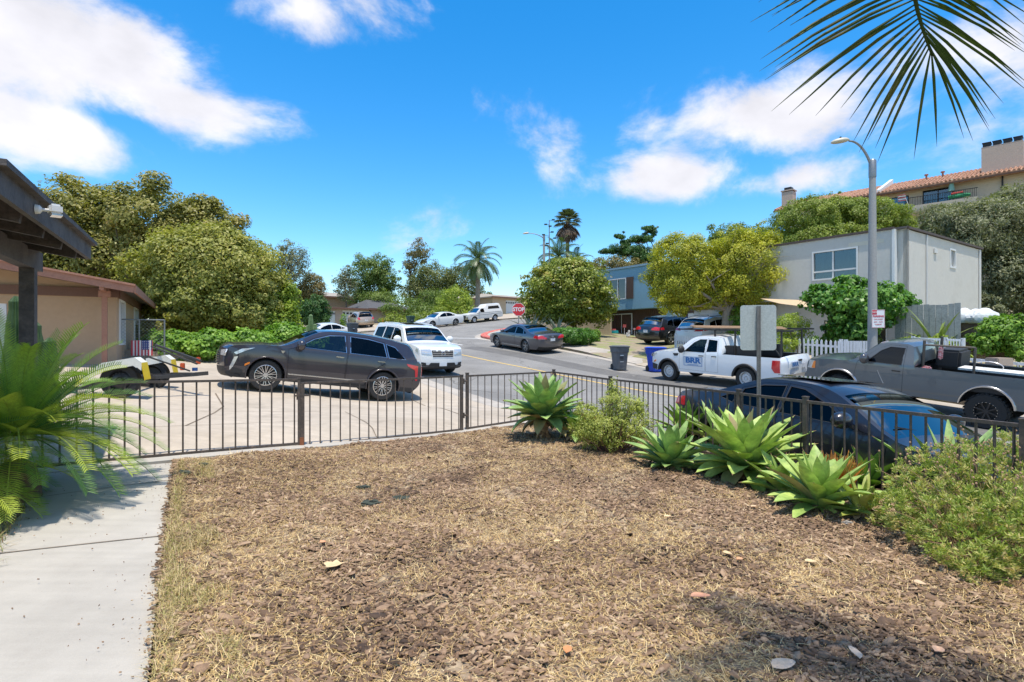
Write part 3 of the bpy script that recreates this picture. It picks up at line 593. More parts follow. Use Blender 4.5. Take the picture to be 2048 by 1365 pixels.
def shrub(name, label, x, y, ells, n, leaf, mat, cat='shrub', group=None, stems=5, **k):
    z0 = gz(x, y); t = thing(name, label, cat, (x, y, z0), 0, group); E = [(a-x, b-y, c-z0, *q) for a, b, c, *q in ells]
    o, cs = crown('foliage', E, n, leaf, mat, t, **k); random.shuffle(cs); mb = MB()
    for c in cs[:stems]:
        c = Vector(c); s = Vector((c.x*.35, c.y*.35, -.1)); mb.tube([s, s.lerp(c, .5)+Vector((0, 0, .05)), c], [.03, .02, .006], 5)
    mb.build('stem', M_BARK, t, smooth=True); return t
# -- left side
tree('shade_tree', 'tall spreading olive green tree behind the tan house roof', 'tree', -18.3, 27, [ell(150, 455, 105, 95, 27), ell(290, 450, 120, 82, 27.5), ell(400, 470, 85, 78, 28), ell(220, 520, 130, 70, 27), ell(100, 520, 60, 80, 26), ell(350, 540, 100, 60, 28)], 100000, .19, G_OLIVE, .35, clumps=230, csz=.22, nl=22)
tree('shade_tree', 'rounder light olive tree in front of the tall one, above the vines', 'tree', -14.2, 24, [ell(415, 545, 145, 92, 24), ell(340, 575, 80, 80, 23.5), ell(490, 580, 80, 90, 24.5), ell(420, 490, 75, 45, 24), ell(430, 620, 130, 45, 24)], 95000, .16, G_OLIVE2, .28, clumps=200, csz=.22, nl=18)
shrub('vine_hedge', 'bright green grapevine hedge sprawling behind the dark crossover', -11, 20.5, [ell(340, 690, 55, 30, 18.5), ell(420, 692, 60, 30, 19), ell(500, 690, 60, 30, 20), ell(570, 680, 50, 36, 21.5), ell(640, 690, 40, 30, 23)], 30000, .13, G_VINE, 'hedge', clumps=190, csz=.32, asp=.85)
shrub('vine_thicket', 'tall yellow green vine thicket climbing above the hedge', -10.6, 24.5, [ell(540, 650, 62, 48, 24.5), ell(555, 600, 45, 40, 25), ell(500, 655, 35, 40, 24)], 20000, .13, G_LIME, 'shrub', clumps=90, csz=.3, asp=.8)
shrub('round_shrub', 'dark green clipped round shrub left of the garage', -18.6, 53, [ell(628, 625, 34, 30, 53)], 9000, .22, G_DARK, 'shrub', clumps=50, csz=.3)
shrub('underwood', 'dark scrubby bushes below the olive trees beside the tan house', -15.5, 21.5, [ell(330, 640, 60, 45, 23), ell(300, 670, 40, 35, 21), ell(420, 645, 60, 35, 25), ell(480, 640, 50, 40, 27)], 15000, .15, G_OLIVE, 'shrub', clumps=80, csz=.3)
tree('sparse_tree', 'thin half bare tree rising left of the garage roofs', 'tree', -25, 60, [ell(590, 530, 34, 48, 60), ell(572, 505, 22, 28, 60)], 5200, .2, G_GREY, .2, clumps=120, csz=.22, nl=36, shell=.3, fill=.25)
tree('brown_tree', 'brownish round tree left of the garage roofs', 'tree', -24, 62, [ell(622, 580, 32, 36, 62), ell(600, 600, 30, 30, 62)], 14000, .2, G_BROWN, .2, clumps=70, csz=.28)
tree('sparse_tree', 'slim airy grey tree with separate tufts behind the garage', 'tree', -22, 73, [ell(690, 570, 24, 36, 73), ell(692, 545, 14, 16, 73)], 3800, .22, G_GREY, .16, clumps=60, csz=.25, nl=20, shell=.3, fill=.3)
tree('oak_tree', 'green broad crowned tree with gaps behind the dark roofed house', 'tree', -19.5, 80, [ell(742, 540, 42, 30, 80), ell(770, 560, 30, 30, 80), ell(725, 580, 28, 32, 80), ell(752, 598, 45, 22, 80)], 26000, .28, G_MID, .3, clumps=110, csz=.28, nl=14, shell=.5)
tree('tall_thin_tree', 'tall thin tree with sparse reddish tufts above the dark grove', 'tree', -17, 92, [ell(838, 505, 28, 24, 92), ell(820, 535, 18, 30, 92)], 4200, .3, G_BROWN, .2, clumps=60, csz=.26, nl=16, shell=.3, fill=.25)
tree('dense_tree', 'large dark rounded tree behind the white pickup with camper', 'tree', -13, 84, [ell(865, 565, 50, 38, 84), ell(925, 570, 45, 42, 84), ell(880, 600, 60, 28, 84), ell(845, 590, 42, 40, 84), ell(968, 605, 22, 25, 84)], 46000, .27, G_FAR, .35, clumps=160, csz=.24, nl=10, fill=.6)
shrub('garden_shrub', 'green leafy bushes beside the dark roofed garage', -13, 69, [ell(800, 615, 40, 26, 71), ell(845, 625, 40, 22, 70), ell(870, 600, 40, 25, 74), ell(760, 600, 40, 22, 78)], 16000, .22, G_MID, 'shrub', clumps=90, csz=.25)
shrub('yellow_bush', 'yellow green bush above the white sedan', -8, 65, [ell(910, 600, 38, 28, 65), ell(930, 625, 30, 18, 64), ell(885, 628, 26, 20, 64)], 11000, .2, G_LIME, 'shrub', clumps=60, csz=.26)
shrub('garden_shrub', 'tangled green hedge left of the white sedan', -13.5, 61, [ell(815, 645, 32, 14, 61), ell(785, 640, 22, 18, 61), ell(850, 638, 26, 16, 62)], 6000, .18, G_HEDG, 'shrub', clumps=40, csz=.3)
shrub('cypress_shrub', 'narrow bright shrub between the garage doors and the minivan', -17.4, 65, [ell(687, 640, 6, 14, 65)], 700, .16, G_VINE, 'shrub', clumps=12, csz=.5)
# -- the far side of the right street
tree('magnolia_tree', 'round glossy magnolia with a few white blossoms beside the stop sign', 'tree', 4.3, 38.4, [ell(1140, 575, 82, 58, 38.5), ell(1078, 605, 46, 42, 38.6), ell(1200, 605, 38, 48, 38.2), ell(1130, 545, 60, 32, 38.5), ell(1145, 620, 72, 30, 38.5)], 52000, .2, G_MAG, .22, clumps=210, csz=.2, nl=20, fork=.3)
shrub('clipped_hedge', 'dense low green hedge under the magnolia behind the grey sedan', 3.9, 32.8, [ell(1143, 672, 34, 17, 32), ell(1168, 674, 26, 16, 32.4), ell(1120, 668, 20, 14, 32.5)], 22000, .1, G_MULB, 'hedge', clumps=60, csz=.3)
tree('ficus_tree', 'yellow green two lobed round tree over the driveway cars', 'tree', 11.0, 28.2, [ell(1367, 545, 70, 80, 28), ell(1487, 545, 86, 84, 28.6), ell(1425, 585, 45, 35, 28.2)], 125000, .115, G_YEL, .26, fork=.5, clumps=260, csz=.22, nl=18, shell=.72, fill=.42, bark=M_BARKG)
tree('cedar_tree', 'dark layered cedar with drooping branches behind the blue house', 'tree', 15.5, 56, [ell(1280, 478, 30, 8, 56), ell(1262, 500, 48, 7, 56), ell(1222, 504, 26, 4, 56), ell(1290, 515, 34, 10, 56), ell(1240, 472, 22, 5, 56), ell(1300, 465, 18, 14, 56), ell(1275, 535, 30, 10, 56), ell(1255, 488, 16, 22, 56)], 20000, .26, G_DARK, .28, clumps=150, csz=.4, nl=26, droop=.8, asp=.3, shell=.2, fill=0, flat=.6)
tree('back_tree', 'low brown green tree showing over the blue house roof', 'tree', 12, 52, [ell(1220, 540, 50, 28, 52), ell(1265, 545, 40, 26, 53), ell(1190, 560, 30, 30, 50)], 14000, .22, G_BROWN, .2, clumps=80, csz=.25)
tree('back_tree', 'green rounded tree peeking over the yellow green tree', 'tree', 24, 58, [ell(1465, 475, 48, 30, 58), ell(1515, 478, 30, 28, 58), ell(1490, 505, 60, 25, 58)], 14000, .28, G_MID, .25, clumps=70, csz=.25)
tree('hedge_tree', 'broad dense light green tree rising behind the grey house', 'tree', 29.5, 45, [ell(1620, 445, 78, 50, 44), ell(1720, 440, 85, 42, 44), ell(1780, 460, 50, 34, 44), ell(1650, 490, 110, 40, 44), ell(1690, 425, 60, 28, 44)], 110000, .17, G_HEDG, .3, clumps=300, csz=.18, shell=.8, nl=6, fill=.6)
tree('willow_tree', 'large drooping grey green tree right of the grey house', 'tree', 28, 32, [ell(1960, 470, 105, 75, 32), ell(2060, 450, 90, 90, 32), ell(1900, 450, 50, 45, 33), ell(1990, 560, 75, 70, 31), ell(2080, 560, 80, 80, 31), ell(1870, 430, 32, 22, 34), ell(1955, 620, 50, 40, 30.5)], 110000, .22, G_GREY, .4, clumps=220, csz=.22, nl=10, droop=1.2, asp=.3)
tree('mulberry_tree', 'bushy bright green large leaved tree in front of the grey house', 'tree', 14.2, 21.8, [ell(1660, 600, 48, 34, 21.6), ell(1720, 615, 70, 44, 21.6), ell(1790, 620, 42, 38, 21.8), ell(1705, 660, 50, 26, 21.4), ell(1700, 570, 30, 22, 22), ell(1770, 580, 30, 18, 21.8)], 12000, .2, G_MULB, .12, clumps=150, csz=.3, nl=14, droop=.7, asp=.6, shell=.4, fill=.25)
shrub('garden_shrub', 'pale green airy shrub behind the silver road sign', 11.8, 22.6, [ell(1585, 655, 36, 30, 22.4), ell(1565, 690, 30, 20, 22)], 6000, .09, G_LIME, 'shrub', clumps=60, csz=.28)
shrub('garden_shrub', 'lush bright green bush at the right edge behind the low fence', 17.5, 19.2, [ell(2010, 665, 50, 36, 19), ell(2050, 690, 40, 36, 18.6), ell(1975, 690, 26, 22, 19)], 9000, .12, G_VINE, 'shrub', clumps=80, csz=.28, asp=.7)
shrub('garden_shrub', 'small leafy shrubs between the pickets and the grey house door', 12.9, 23.3, [ell(1625, 690, 24, 18, 23), ell(1650, 705, 26, 14, 22.5), ell(1720, 700, 60, 16, 22)], 5000, .11, G_MULB, 'shrub', clumps=50, csz=.3)
shrub('garden_shrub', 'yellow green plants behind the grey pickup bed', 14.6, 19.4, [ell(1880, 690, 30, 20, 19.6), ell(1905, 715, 30, 14, 19), ell(1820, 690, 26, 18, 20)], 4500, .11, G_LIME, 'shrub', clumps=50, csz=.3)
shrub('garden_shrub', 'tall leafy shrub beside the white garage door', 12.3, 30.5, [ell(1480, 640, 16, 40, 28), ell(1475, 665, 22, 20, 28)], 2600, .12, G_VINE, 'shrub', clumps=30, csz=.4)
shrub('garden_shrub', 'small bright bush beside the leaning boards of the blue house', 5.4, 34.5, [ell(1190, 672, 12, 14, 34)], 1200, .12, G_VINE, 'shrub', clumps=20, csz=.4)
# succulents behind the low fence (long strap leaves)
def strap_plant(name, label, x, y, n, L, w, c, lean=.5, cat='plant', z=None, group=None, tl=.2):
    mb = MB(); 
    for i in range(n):
        a = i*2.39996+random.uniform(-.2, .2); e = R(80)-lean*(i/n)**.7*R(75); l = L*random.uniform(.8, 1.15); pts = []; p = Vector((0, 0, .02)); ee = e
        for k in range(6):
            pts.append(p.copy()); p = p+Vector((math.cos(a)*math.cos(ee), math.sin(a)*math.cos(ee), math.sin(ee)))*l/5; ee -= R(5+12*i/n)
        s = Vector((-math.sin(a), math.cos(a), 0)); V = []
        for k, q in enumerate(pts):
            f = [.7, 1, 1, .85, .55, .03][k]*w/2; V += [q-s*f+Vector((0, 0, f*.35)), q, q+s*f+Vector((0, 0, f*.35)), q-Vector((0, 0, w*.12*(1-k/6)))]
        Fc = []
        for k in range(5): b = k*4; Fc += [(b, b+1, b+5, b+4), (b+1, b+2, b+6, b+5), (b+2, b+3, b+7, b+6), (b+3, b, b+4, b+7)]
        mb.add(V, Fc)
    o = mb.build(name, PM(name+str(c), c, rough=.5, var=.2, scale=8, transl=.12), smooth=True); o.location = (x, y, gz(x, y) if z is None else z); tag(o, label, cat, group); return o
strap_plant('century_plant', 'big blue grey agave clump under the stop sign', 1.35, 36.6, 46, 1.9, .2, (.19, .25, .22), 1.05)
strap_plant('century_plant', 'second blue grey agave between the big clump and the magnolia trunk', 3.0, 36.4, 36, 1.7, .18, (.17, .23, .20), 1.1)
strap_plant('dragon_fruit_plant', 'arching yellow green cactus arms behind the grey pickup', 15.6, 20.2, 26, 1.8, .12, (.30, .38, .10), 1.2, z=gz(15.6, 20.2)+.7)
strap_plant('bird_of_paradise', 'green strap leaved plant with an orange flower by the lamp post', 13.4, 20.3, 16, 1.2, .1, (.14, .24, .06), .7)
# ---- palms
def frond(mb, base, dirv, L, nl, ll, lw, droop=1.2, V=.45, mi=0, rib=.012, tipf=.35, sag=.2):
    d = Vector(dirv).normalized(); p = Vector(base); seg = 14; pts = [p.copy()]; ds = [d.copy()]
    for k in range(seg):
        d = (d+Vector((0, 0, -droop/seg*(.4+1.1*k/seg)))).normalized(); p = p+d*L/seg; pts.append(p.copy()); ds.append(d.copy())
    mb.tube(pts, [rib*(1-.8*i/seg) for i in range(seg+1)], 5, mi)
    for i in range(nl):
        t = .08+.92*i/nl; f = t*seg; k = min(int(f), seg-1); q = pts[k].lerp(pts[k+1], f-k); dd = ds[k]
        side = dd.cross(Vector((0, 0, 1)));  side = side.normalized() if side.length > .05 else Vector((1, 0, 0)); up = side.cross(dd).normalized()
        env = min(1, (t*3.2)**.7)*(1-(max(0, t-.5)/.5)**2*(1-tipf)); l = ll*env*random.uniform(.92, 1.08)
        for s in (-1, 1):
            ld = (side*s*.85+dd*(.45+.5*t)+up*V).normalized(); w = lw*(.6+.4*env); wv = ld.cross(up).normalized()*w/2; e1 = q+ld*l*.5-Vector((0, 0, l*sag*.2)); e2 = q+ld*l-Vector((0, 0, l*sag))
            mb.add([q-wv*.6, q+wv*.6, e1-wv, e1+wv, e2-wv*.08, e2+wv*.08], [(0, 1, 3, 2), (2, 3, 5, 4)], mi)
def quick(mb): pass
def sago(x, y, label, n=46, L=1.25, z=.0, seed=3, th=.35, amin=None):
    random.seed(seed); t = thing('sago_palm', label, 'palm', (x, y, z)); m = leafmat('leaf_sago', [(.10, .20, .03)]*2)
    mm = [PM('sago_a', (.17, .28, .03), rough=.45, var=.5, scale=26, transl=.2), PM('sago_b', (.10, .20, .04), rough=.45, var=.5, scale=26, transl=.2), PM('sago_c', (.34, .40, .05), rough=.45, var=.5, scale=26, transl=.22)]
    for i in range(n):
        a = i*2.39996+.4; e = R(82)-(i/n)**.75*R(95); mb = MB()
        frond(mb, (math.cos(a)*.1, math.sin(a)*.1, th+.05), (math.cos(a)*math.cos(e), math.sin(a)*math.cos(e), math.sin(e)), L*random.uniform(.82, 1.1), 50, .17, .0125, droop=1.2, V=.5, rib=.009, sag=.12, tipf=.5)
        mb.build('frond', random.choice(mm), t)
    tr = MB(); tr.lathe([(.16, -.1), (.20, .05), (.19, .2), (.15, .36), (.05, .44)], 14); tr.build('trunk', PM('sago_trunk', (.16, .10, .06), rough=.95, bump=1, bscale=25, var=.3), t, smooth=True)
    random.seed(11)
sago(-4.78, 5.3, 'large sago palm at the left beside the walkway and gate', 84, 1.16, .08, 3, .62)
sago(-5.15, 4.75, 'second sago palm cut by the left picture edge', 60, 1.05, .08, 5, .35)
def feather_palm(name, label, x, y, ztop, L, n, mat, r0=.16, nl=34, ll=.55, lw=.05, droop=1.9, z0=None, seed=1, emin=-40):
    random.seed(seed); z0 = gz(x, y) if z0 is None else z0; t = thing(name, label, 'palm', (x, y, z0)); h = ztop-z0
    for i in range(n):
        a = i*2.39996; e = R(80)-(i/n)*R(80-emin); mb = MB(); frond(mb, (0, 0, h), (math.cos(a)*math.cos(e), math.sin(a)*math.cos(e), math.sin(e)), L*random.uniform(.85, 1.1), nl, ll, lw, droop=droop, V=.1, rib=.03, sag=.45)
        mb.build('frond', mat, t)
    tr = MB(); tr.tube([(0, 0, -.2), (0, 0, h*.3), (.05, 0, h*.7), (0, 0, h)], [r0*1.3, r0, r0*.95, r0], 10); tr.build('trunk', M_BARKG, t, smooth=True); random.seed(11)
M_QP = PM('queen_palm_leaf', (.07, .115, .035), rough=.4, var=.25, scale=1.5, transl=.2)
feather_palm('queen_palm', 'queen palm with drooping feathery crown above the camper pickup', -4.5, 72, 12.2, 3.7, 30, M_QP, .3, 36, .9, .07, 2.0, seed=4)
feather_palm('queen_palm', 'bushy palm crown behind the magnolia left side', 4.4, 52, 9.6, 2.5, 24, M_QP, .16, 30, .65, .06, 1.7, seed=8)
feather_palm('queen_palm', 'smaller palm crown behind the magnolia right side', 6.4, 56, 9.6, 2.2, 18, M_QP, .14, 28, .6, .06, 1.7, seed=9)
def fan_palm(x, y, ztop, label, r=1.35):
    random.seed(21); z0 = gz(x, y); t = thing('fan_palm', label, 'palm', (x, y, z0)); h = ztop-z0
    def fans(name, n, e0, e1, mat, rr):
        for i in range(n):
            a = i*2.39996; e = R(e0)+(R(e1)-R(e0))*i/n; d = Vector((math.cos(a)*math.cos(e), math.sin(a)*math.cos(e), math.sin(e))); c = d*rr*.55; mb = MB()
            mb.tube([(0, 0, h), Vector((0, 0, h))+c], [.03, .02], 4); s = d.cross(Vector((0, 0, 1))).normalized() if abs(d.z) < .99 else Vector((1, 0, 0)); k = 15; o_ = Vector((0, 0, h))+c
            for j in range(k):
                b = (j/(k-1)-.5)*R(170); ld = (d*math.cos(b)+s*math.sin(b)).normalized(); l = rr*.62*(.75+.25*math.cos(b)); wv = ld.cross(Vector((.1, .2, 1))).normalized()*.055
                mb.add([o_-wv*.3, o_+wv*.3, o_+ld*l*.6-wv, o_+ld*l*.6+wv, o_+ld*l-Vector((0, 0, l*.28))], [(0, 1, 3, 2), (2, 3, 4)])
            mb.build(name, mat, t)
    fans('leaf', 34, 80, -25, PM('fan_leaf', (.085, .11, .045), rough=.5, var=.25, scale=2, transl=.15), r)
    fans('dead_leaf', 46, -45, -86, PM('fan_dead', (.22, .15, .10), rough=.8, var=.3, scale=2), r*1.25)
    tr = MB(); tr.tube([(0, 0, -.2), (0, 0, h*.5), (0, 0, h)], [.26, .2, .17], 10); tr.build('trunk', M_BARK, t, smooth=True); random.seed(11)
fan_palm(5.55, 55, 13.6, 'tall fan palm with a skirt of dead leaves behind the magnolia')
# agave flower mast
mb = MB(); x, y = 3.25, 48; z0 = gz(x, y); hh = at(1098, 440, 48).z-z0
t = thing('agave_mast', 'tall bare agave flower stalk beside the far street lamp', 'plant', (x, y, z0)); mb.tube([(0, 0, 0), (0, 0, hh)], [.09, .03], 6); mb.build('stem', M_BARKG, t)
mb = MB()
for i in range(9):
    a = i*2.4; z = hh-.1-i*.33; q = Vector((math.cos(a)*(.35+.04*i), math.sin(a)*.5, z+.12)); mb.tube([(0, 0, z), q], [.02, .015], 4); mb.box(q, (.26, .2, .09))
mb.build('flower_tuft', G_GREY, t)
# ---- foreground agaves
def agave(x, y, label, n=34, L=.55, W_=.15, seed=1, z=None, trunk=0, col_=((.20, .30, .12), (.30, .40, .13)), spread=1.0, tilt=(0, 0)):
    random.seed(seed); z0 = float(bedz(x, y)) if z is None else z; t = thing('agave', label, 'agave', (x, y, z0))
    mats = [PM('agave_a%s' % str(col_), col_[0], rough=.5, var=.22, scale=5, c2=col_[1], lo=.4, hi=.62, transl=.16, spec=.4), PM('agave_dry', (.42, .28, .14), rough=.7, var=.25, scale=12, c2=(.30, .17, .09)), PM('agave_old', (.27, .28, .10), rough=.5, var=.2, scale=5, c2=(.36, .27, .12), transl=.12)]
    for i in range(n):
        a = i*2.39996+random.uniform(-.15, .15); q = i/n; e = R(86)-q**.8*R(88)*spread+random.uniform(-.1, .1)
        l = L*(.72+.5*math.sin(math.pi*min(1, q*.9+.12)))*random.uniform(.88, 1.12); wid = W_*random.uniform(.85, 1.12)*(1.05-.25*(q < .2)); tw = random.uniform(-.25, .25); cur = random.uniform(.35, .8)*(.3+q)
        p = Vector((math.cos(a)*.03, math.sin(a)*.03, trunk+.10*(1-q))); V = []; K = 10; ee = e
        for k in range(K+1):
            s = k/K; prof = (.50+.9*s-.1*s*s) if s < .45 else (.885+.2*(s-.45))*(1-((s-.45)/.55)**2.1)
            f = max(.004, wid*.5*prof*1.05); rad = Vector((math.cos(a)*math.cos(ee), math.sin(a)*math.cos(ee), math.sin(ee))); sd_ = Vector((-math.sin(a), math.cos(a), 0)); up = sd_.cross(rad)*-1
            sd2 = (sd_*math.cos(tw*s)+up*math.sin(tw*s)); th_ = .010*(1-s*.8)+.002; ch = f*(.42-.25*s)
            V += [p-sd2*f+up*ch, p-sd2*f*.5+up*ch*.3, p, p+sd2*f*.5+up*ch*.3, p+sd2*f+up*ch, p+sd2*f*.5+up*ch*.3-up*th_*1.4, p-up*th_*2.2, p-sd2*f*.5+up*ch*.3-up*th_*1.4]
            p = p+rad*l/K; ee -= cur/K*(1.2 if s > .3 else .6)
            if q > .8: ee -= .06
        Fc = [(k*8+j, k*8+(j+1) % 8, (k+1)*8+(j+1) % 8, (k+1)*8+j) for k in range(K) for j in range(8)]+[tuple(range(8))]
        mb = MB(); mb.add(V, Fc); tip = p-rad*l/K; mb.tube([tip-rad*.012, tip+rad*.026], [.0045, .0006], 5, mi=1)
        mb.build('leaf', [mats[2 if q > .88 or random.random() < .04 else 0], mats[1]], t, smooth=True, ang=60)
    if trunk or True:
        mb = MB(); mb.lathe([(.055, -.08), (.07, trunk*.5), (.06, trunk+.1)], 10)
        for i in range(22 if trunk else 12):
            a = random.uniform(0, 6.28); z1 = random.uniform(.02, max(.08, trunk)); l = random.uniform(.1, .25); q = Vector((math.cos(a)*.05, math.sin(a)*.05, z1)); e2 = q+Vector((math.cos(a)*l*.7, math.sin(a)*l*.7, -min(z1, l*.8)+.01)); s_ = Vector((-math.sin(a), math.cos(a), 0))*.02
            m_ = q.lerp(e2, .5)+Vector((math.cos(a), math.sin(a), 0))*.03; mb.add([q-s_, q+s_, m_-s_*1.5, m_+s_*1.5, e2-s_*.3, e2+s_*.3], [(0, 1, 3, 2), (2, 3, 5, 4)])
        mb.build('stem', mats[1], t)
    random.seed(11); return t
def yp(u, v): Y = (CZ-.03)*F/(v-682); return ray(u)*Y, Y
GA = ((.23, .36, .11), (.37, .50, .16)); GB = ((.18, .31, .06), (.31, .45, .09)); GC = ((.29, .42, .10), (.50, .60, .17))
x, y = yp(1088, 876); agave(x, y, 'tallest agave on a shaggy stem at the gate corner', 54, .66, .24, 2, trunk=.28, col_=GA)
x, y = yp(1150, 880); agave(x, y, 'small dark agave tucked between the tallest one and the yellow bush', 18, .36, .13, 12, trunk=.1, col_=GB)
x, y = yp(1342, 935); agave(x, y, 'medium agave just right of the yellow green bush', 42, .50, .18, 3, col_=GA)
x, y = yp(1372, 880); agave(x, y, 'agave half hidden behind the medium one, against the fence', 34, .52, .18, 4, trunk=.12, col_=GB)
x, y = yp(1490, 955); agave(x, y, 'large spreading agave in the middle of the row', 58, .66, .23, 5, trunk=.08, col_=GC)
x, y = yp(1440, 900); agave(x, y, 'upright narrow agave behind the large spreading one', 22, .58, .12, 15, trunk=.1, col_=GA)
x, y = yp(1640, 1018); agave(x, y, 'neat pale agave with upright leaves in front of the orange plant', 42, .46, .165, 6, col_=GC)
x, y = yp(1740, 965); agave(x, y, 'agave with broad leaves right of the orange plant', 30, .42, .17, 7, trunk=.05, col_=GB)
x, y = yp(1725, 1035); agave(x, y, 'small yellowish agave between the neat one and the flowering shrub', 16, .30, .10, 8, col_=((.34, .38, .08), (.45, .48, .14)))
x, y = yp(1565, 985); agave(x, y, 'low agave filling the gap between the large one and the neat pale one', 24, .36, .14, 21, col_=GC)
x, y = yp(1905, 985); agave(x, y, 'agave with tall leaves rising out of the flowering shrub', 20, .80, .17, 9, trunk=.14, col_=GA, spread=.65)
# ---- foreground shrubs
def jade():
    x, y = yp(1225, 905); E = [(x-.1, y, .38, .42, .40, .30), (x+.05, y, .70, .27, .27, .26), (x-.30, y+.1, .30, .33, .3, .26), (x+.32, y, .38, .30, .32, .30), (x+.38, y+.1, .68, .16, .18, .18), (x-.35, y+.15, .60, .2, .2, .14), (x+.02, y+.05, .95, .10, .1, .16)]
    t = thing('jade_bush', 'yellow green small leaved bush between the agaves at the fence', 'bush', (x, y, .02)); E = [(a-x, b-y, c, *q) for a, b, c, *q in E]
    o, cs = crown('foliage', E, 26000, .021, G_JADE, t, clumps=260, csz=.18, asp=.8, flat=1, shell=.35); mb = MB(); random.shuffle(cs)
    for c in cs[:90]:
        c = Vector(c); s = Vector((c.x*.25, c.y*.25, 0)); mb.tube([s, s.lerp(c, .5)+Vector((random.uniform(-.05, .05), 0, .03)), c], [.012, .007, .003], 5)
    mb.build('stem', PM('jade_stem', (.14, .07, .05), rough=.7, var=.2), t, smooth=True)
jade()
def firestick(u, v, r, label, hgt=.3, n=240):
    x, y = yp(u, v); t = thing('firestick_plant', label, 'succulent', (x, y, float(bedz(x, y)))); 
    for nm, cc_, k in (('orange_stem', (.62, .26, .04), n), ('green_stem', (.35, .38, .07), n//2)):
        mb = MB()
        for i in range(k):
            a = random.uniform(0, 6.28); q = random.random()**.6; b = Vector((math.cos(a)*r*q*.6, math.sin(a)*r*q*.6, hgt*random.uniform(.05, .5))); e = b+Vector((math.cos(a)*r*q*.45+random.uniform(-.03, .03), math.sin(a)*r*q*.45, hgt*random.uniform(.3, .6)))
            mb.tube([b, b.lerp(e, .5)+Vector((random.uniform(-.01, .01), 0, 0)), e], [.004, .0035, .002], 4)
        mb.build(nm, PM(nm, cc_, rough=.5, var=.3, scale=30, transl=.1), t)
firestick(1668, 985, .26, 'orange pencil stemmed succulent between two agaves by the fence', .40, 420)
firestick(1178, 878, .22, 'orange tinged succulent left of the yellow green bush', .42, 260)
def flower_shrub():
    x, y = 3.6, 4.3; t = thing('flowering_shrub', 'sprawling green daisy shrub with dried flower heads at the right edge', 'shrub', (x, y, .02))
    z = lambda *a: a
    E = [(4.0, 4.7, .36, .70, .6, .40), (3.42, 4.35, .26, .45, .42, .28), (3.3, 3.95, .2, .36, .34, .24), (3.75, 3.9, .30, .5, .4, .32), (3.35, 4.8, .16, .25, .25, .18), (4.6, 5.0, .4, .5, .5, .38), (3.12, 3.72, .12, .22, .2, .15), (3.9, 3.4, .22, .4, .35, .25)]
    E = [(a-x, b-y, c, *q) for a, b, c, *q in E]
    m = leafmat('leaf_daisy', [(.11, .15, .03), (.22, .29, .05), (.34, .40, .09), (.48, .44, .16), (.52, .34, .18)])
    rows = []; rr = []; mb = MB(); hd = MB(); tip = MB()
    w = np.array([e[3]*e[4]*e[5] for e in E])**.667; w /= w.sum()
    for e, p in zip(E, w):
        for i in range(int(1900*p)+4):
            d = Vector((random.gauss(0, 1), random.gauss(0, 1), random.gauss(0, 1))); d.normalize(); r_ = random.uniform(.35, 1)**.6; c = Vector((e[0]+d.x*e[3]*r_, e[1]+d.y*e[4]*r_, max(.04, e[2]+d.z*e[5]*r_)))
            if random.random() < .12: c += Vector((random.gauss(0, .12), random.gauss(0, .12), abs(random.gauss(0, .06))))
            if math.sin(c.x*9+c.z*14)*math.sin(c.y*11+1) > .55: continue
            if random.random() < .22:
                s = Vector((e[0]*.8+random.uniform(-.1, .1), e[1]*.8, 0)); mb.tube([s, s.lerp(c, .6)+Vector((0, 0, .04)), c], [.004, .003, .002], 3)
            k = 26; dd = RNG.normal(0, 1, (k, 3)); dd[:, 2] = np.abs(dd[:, 2])*.7+.1; dd += np.array(d)*.5; dd /= np.linalg.norm(dd, axis=1, keepdims=True)
            l = RNG.uniform(.025, .05, k)[:, None]; sd_ = np.cross(dd, RNG.normal(0, 1, (k, 3))); sd_ /= np.linalg.norm(sd_, axis=1, keepdims=True); b = np.array(c)+RNG.normal(0, .012, (k, 3)); wv = sd_*.0055
            rows.append(np.stack([b-wv*.4, b+dd*l*.6-wv, b+dd*l, b+dd*l*.6+wv], 1)); q = random.random(); rr.append(np.clip(q*.6+RNG.random(k)*.4, 0, 1))
            if c.z > .45 and random.random() < .5:
                h = c+Vector((random.uniform(-.05, .05), random.uniform(-.05, .05), random.uniform(.06, .16))); mb.tube([c, h], [.0018, .0014], 3)
                hd.lathe([(.001, 0), (.009, .004), (.007, .012), (.001, .016)], 6, M=Matrix.Translation(h))
    V = np.concatenate(rows).reshape(-1, 3); npmesh('foliage', V, np.arange(len(V)).reshape(-1, 4), m, t, attr=np.concatenate(rr))
    mb.build('stem', PM('dry_stem', (.30, .19, .10), rough=.8, var=.3), t); hd.build('seed_head', PM('seed_head', (.36, .22, .13), rough=.8, var=.3), t)['kind'] = 'stuff'
flower_shrub()
# cactus column beside the palm
def cactus(x, y, hs, label, r=.09, z=None, c=(.05, .10, .035), name='column_cactus'):
    z0 = gz(x, y) if z is None else z; t = thing(name, label, 'cactus', (x, y, z0))
    for (dx, dy, h) in hs:
        V = []; K = 24; n = 12; zs = [0, .1]+[h*.1+(h*.8)*i/8 for i in range(9)]+[h*.96, h]
        mb = MB()
        for i, zz in enumerate(zs):
            f = 1 if zz < h*.9 else (.75 if zz < h*.98 else .2)
            for j in range(K): a = 2*math.pi*j/K; rr = r*f*(1.12 if j % 2 else .8)*(1+.04*math.sin(zz*9+dx*9)); V.append((dx+math.cos(a)*rr, dy+math.sin(a)*rr, zz))
        Fc = [(i*K+j, i*K+(j+1) % K, (i+1)*K+(j+1) % K, (i+1)*K+j) for i in range(len(zs)-1) for j in range(K)]+[tuple((len(zs)-1)*K+j for j in range(K))]
        mb.add(V, Fc); mb.build('stem', PM('cactus%s' % str(c), c, rough=.55, var=.25, scale=12), t)
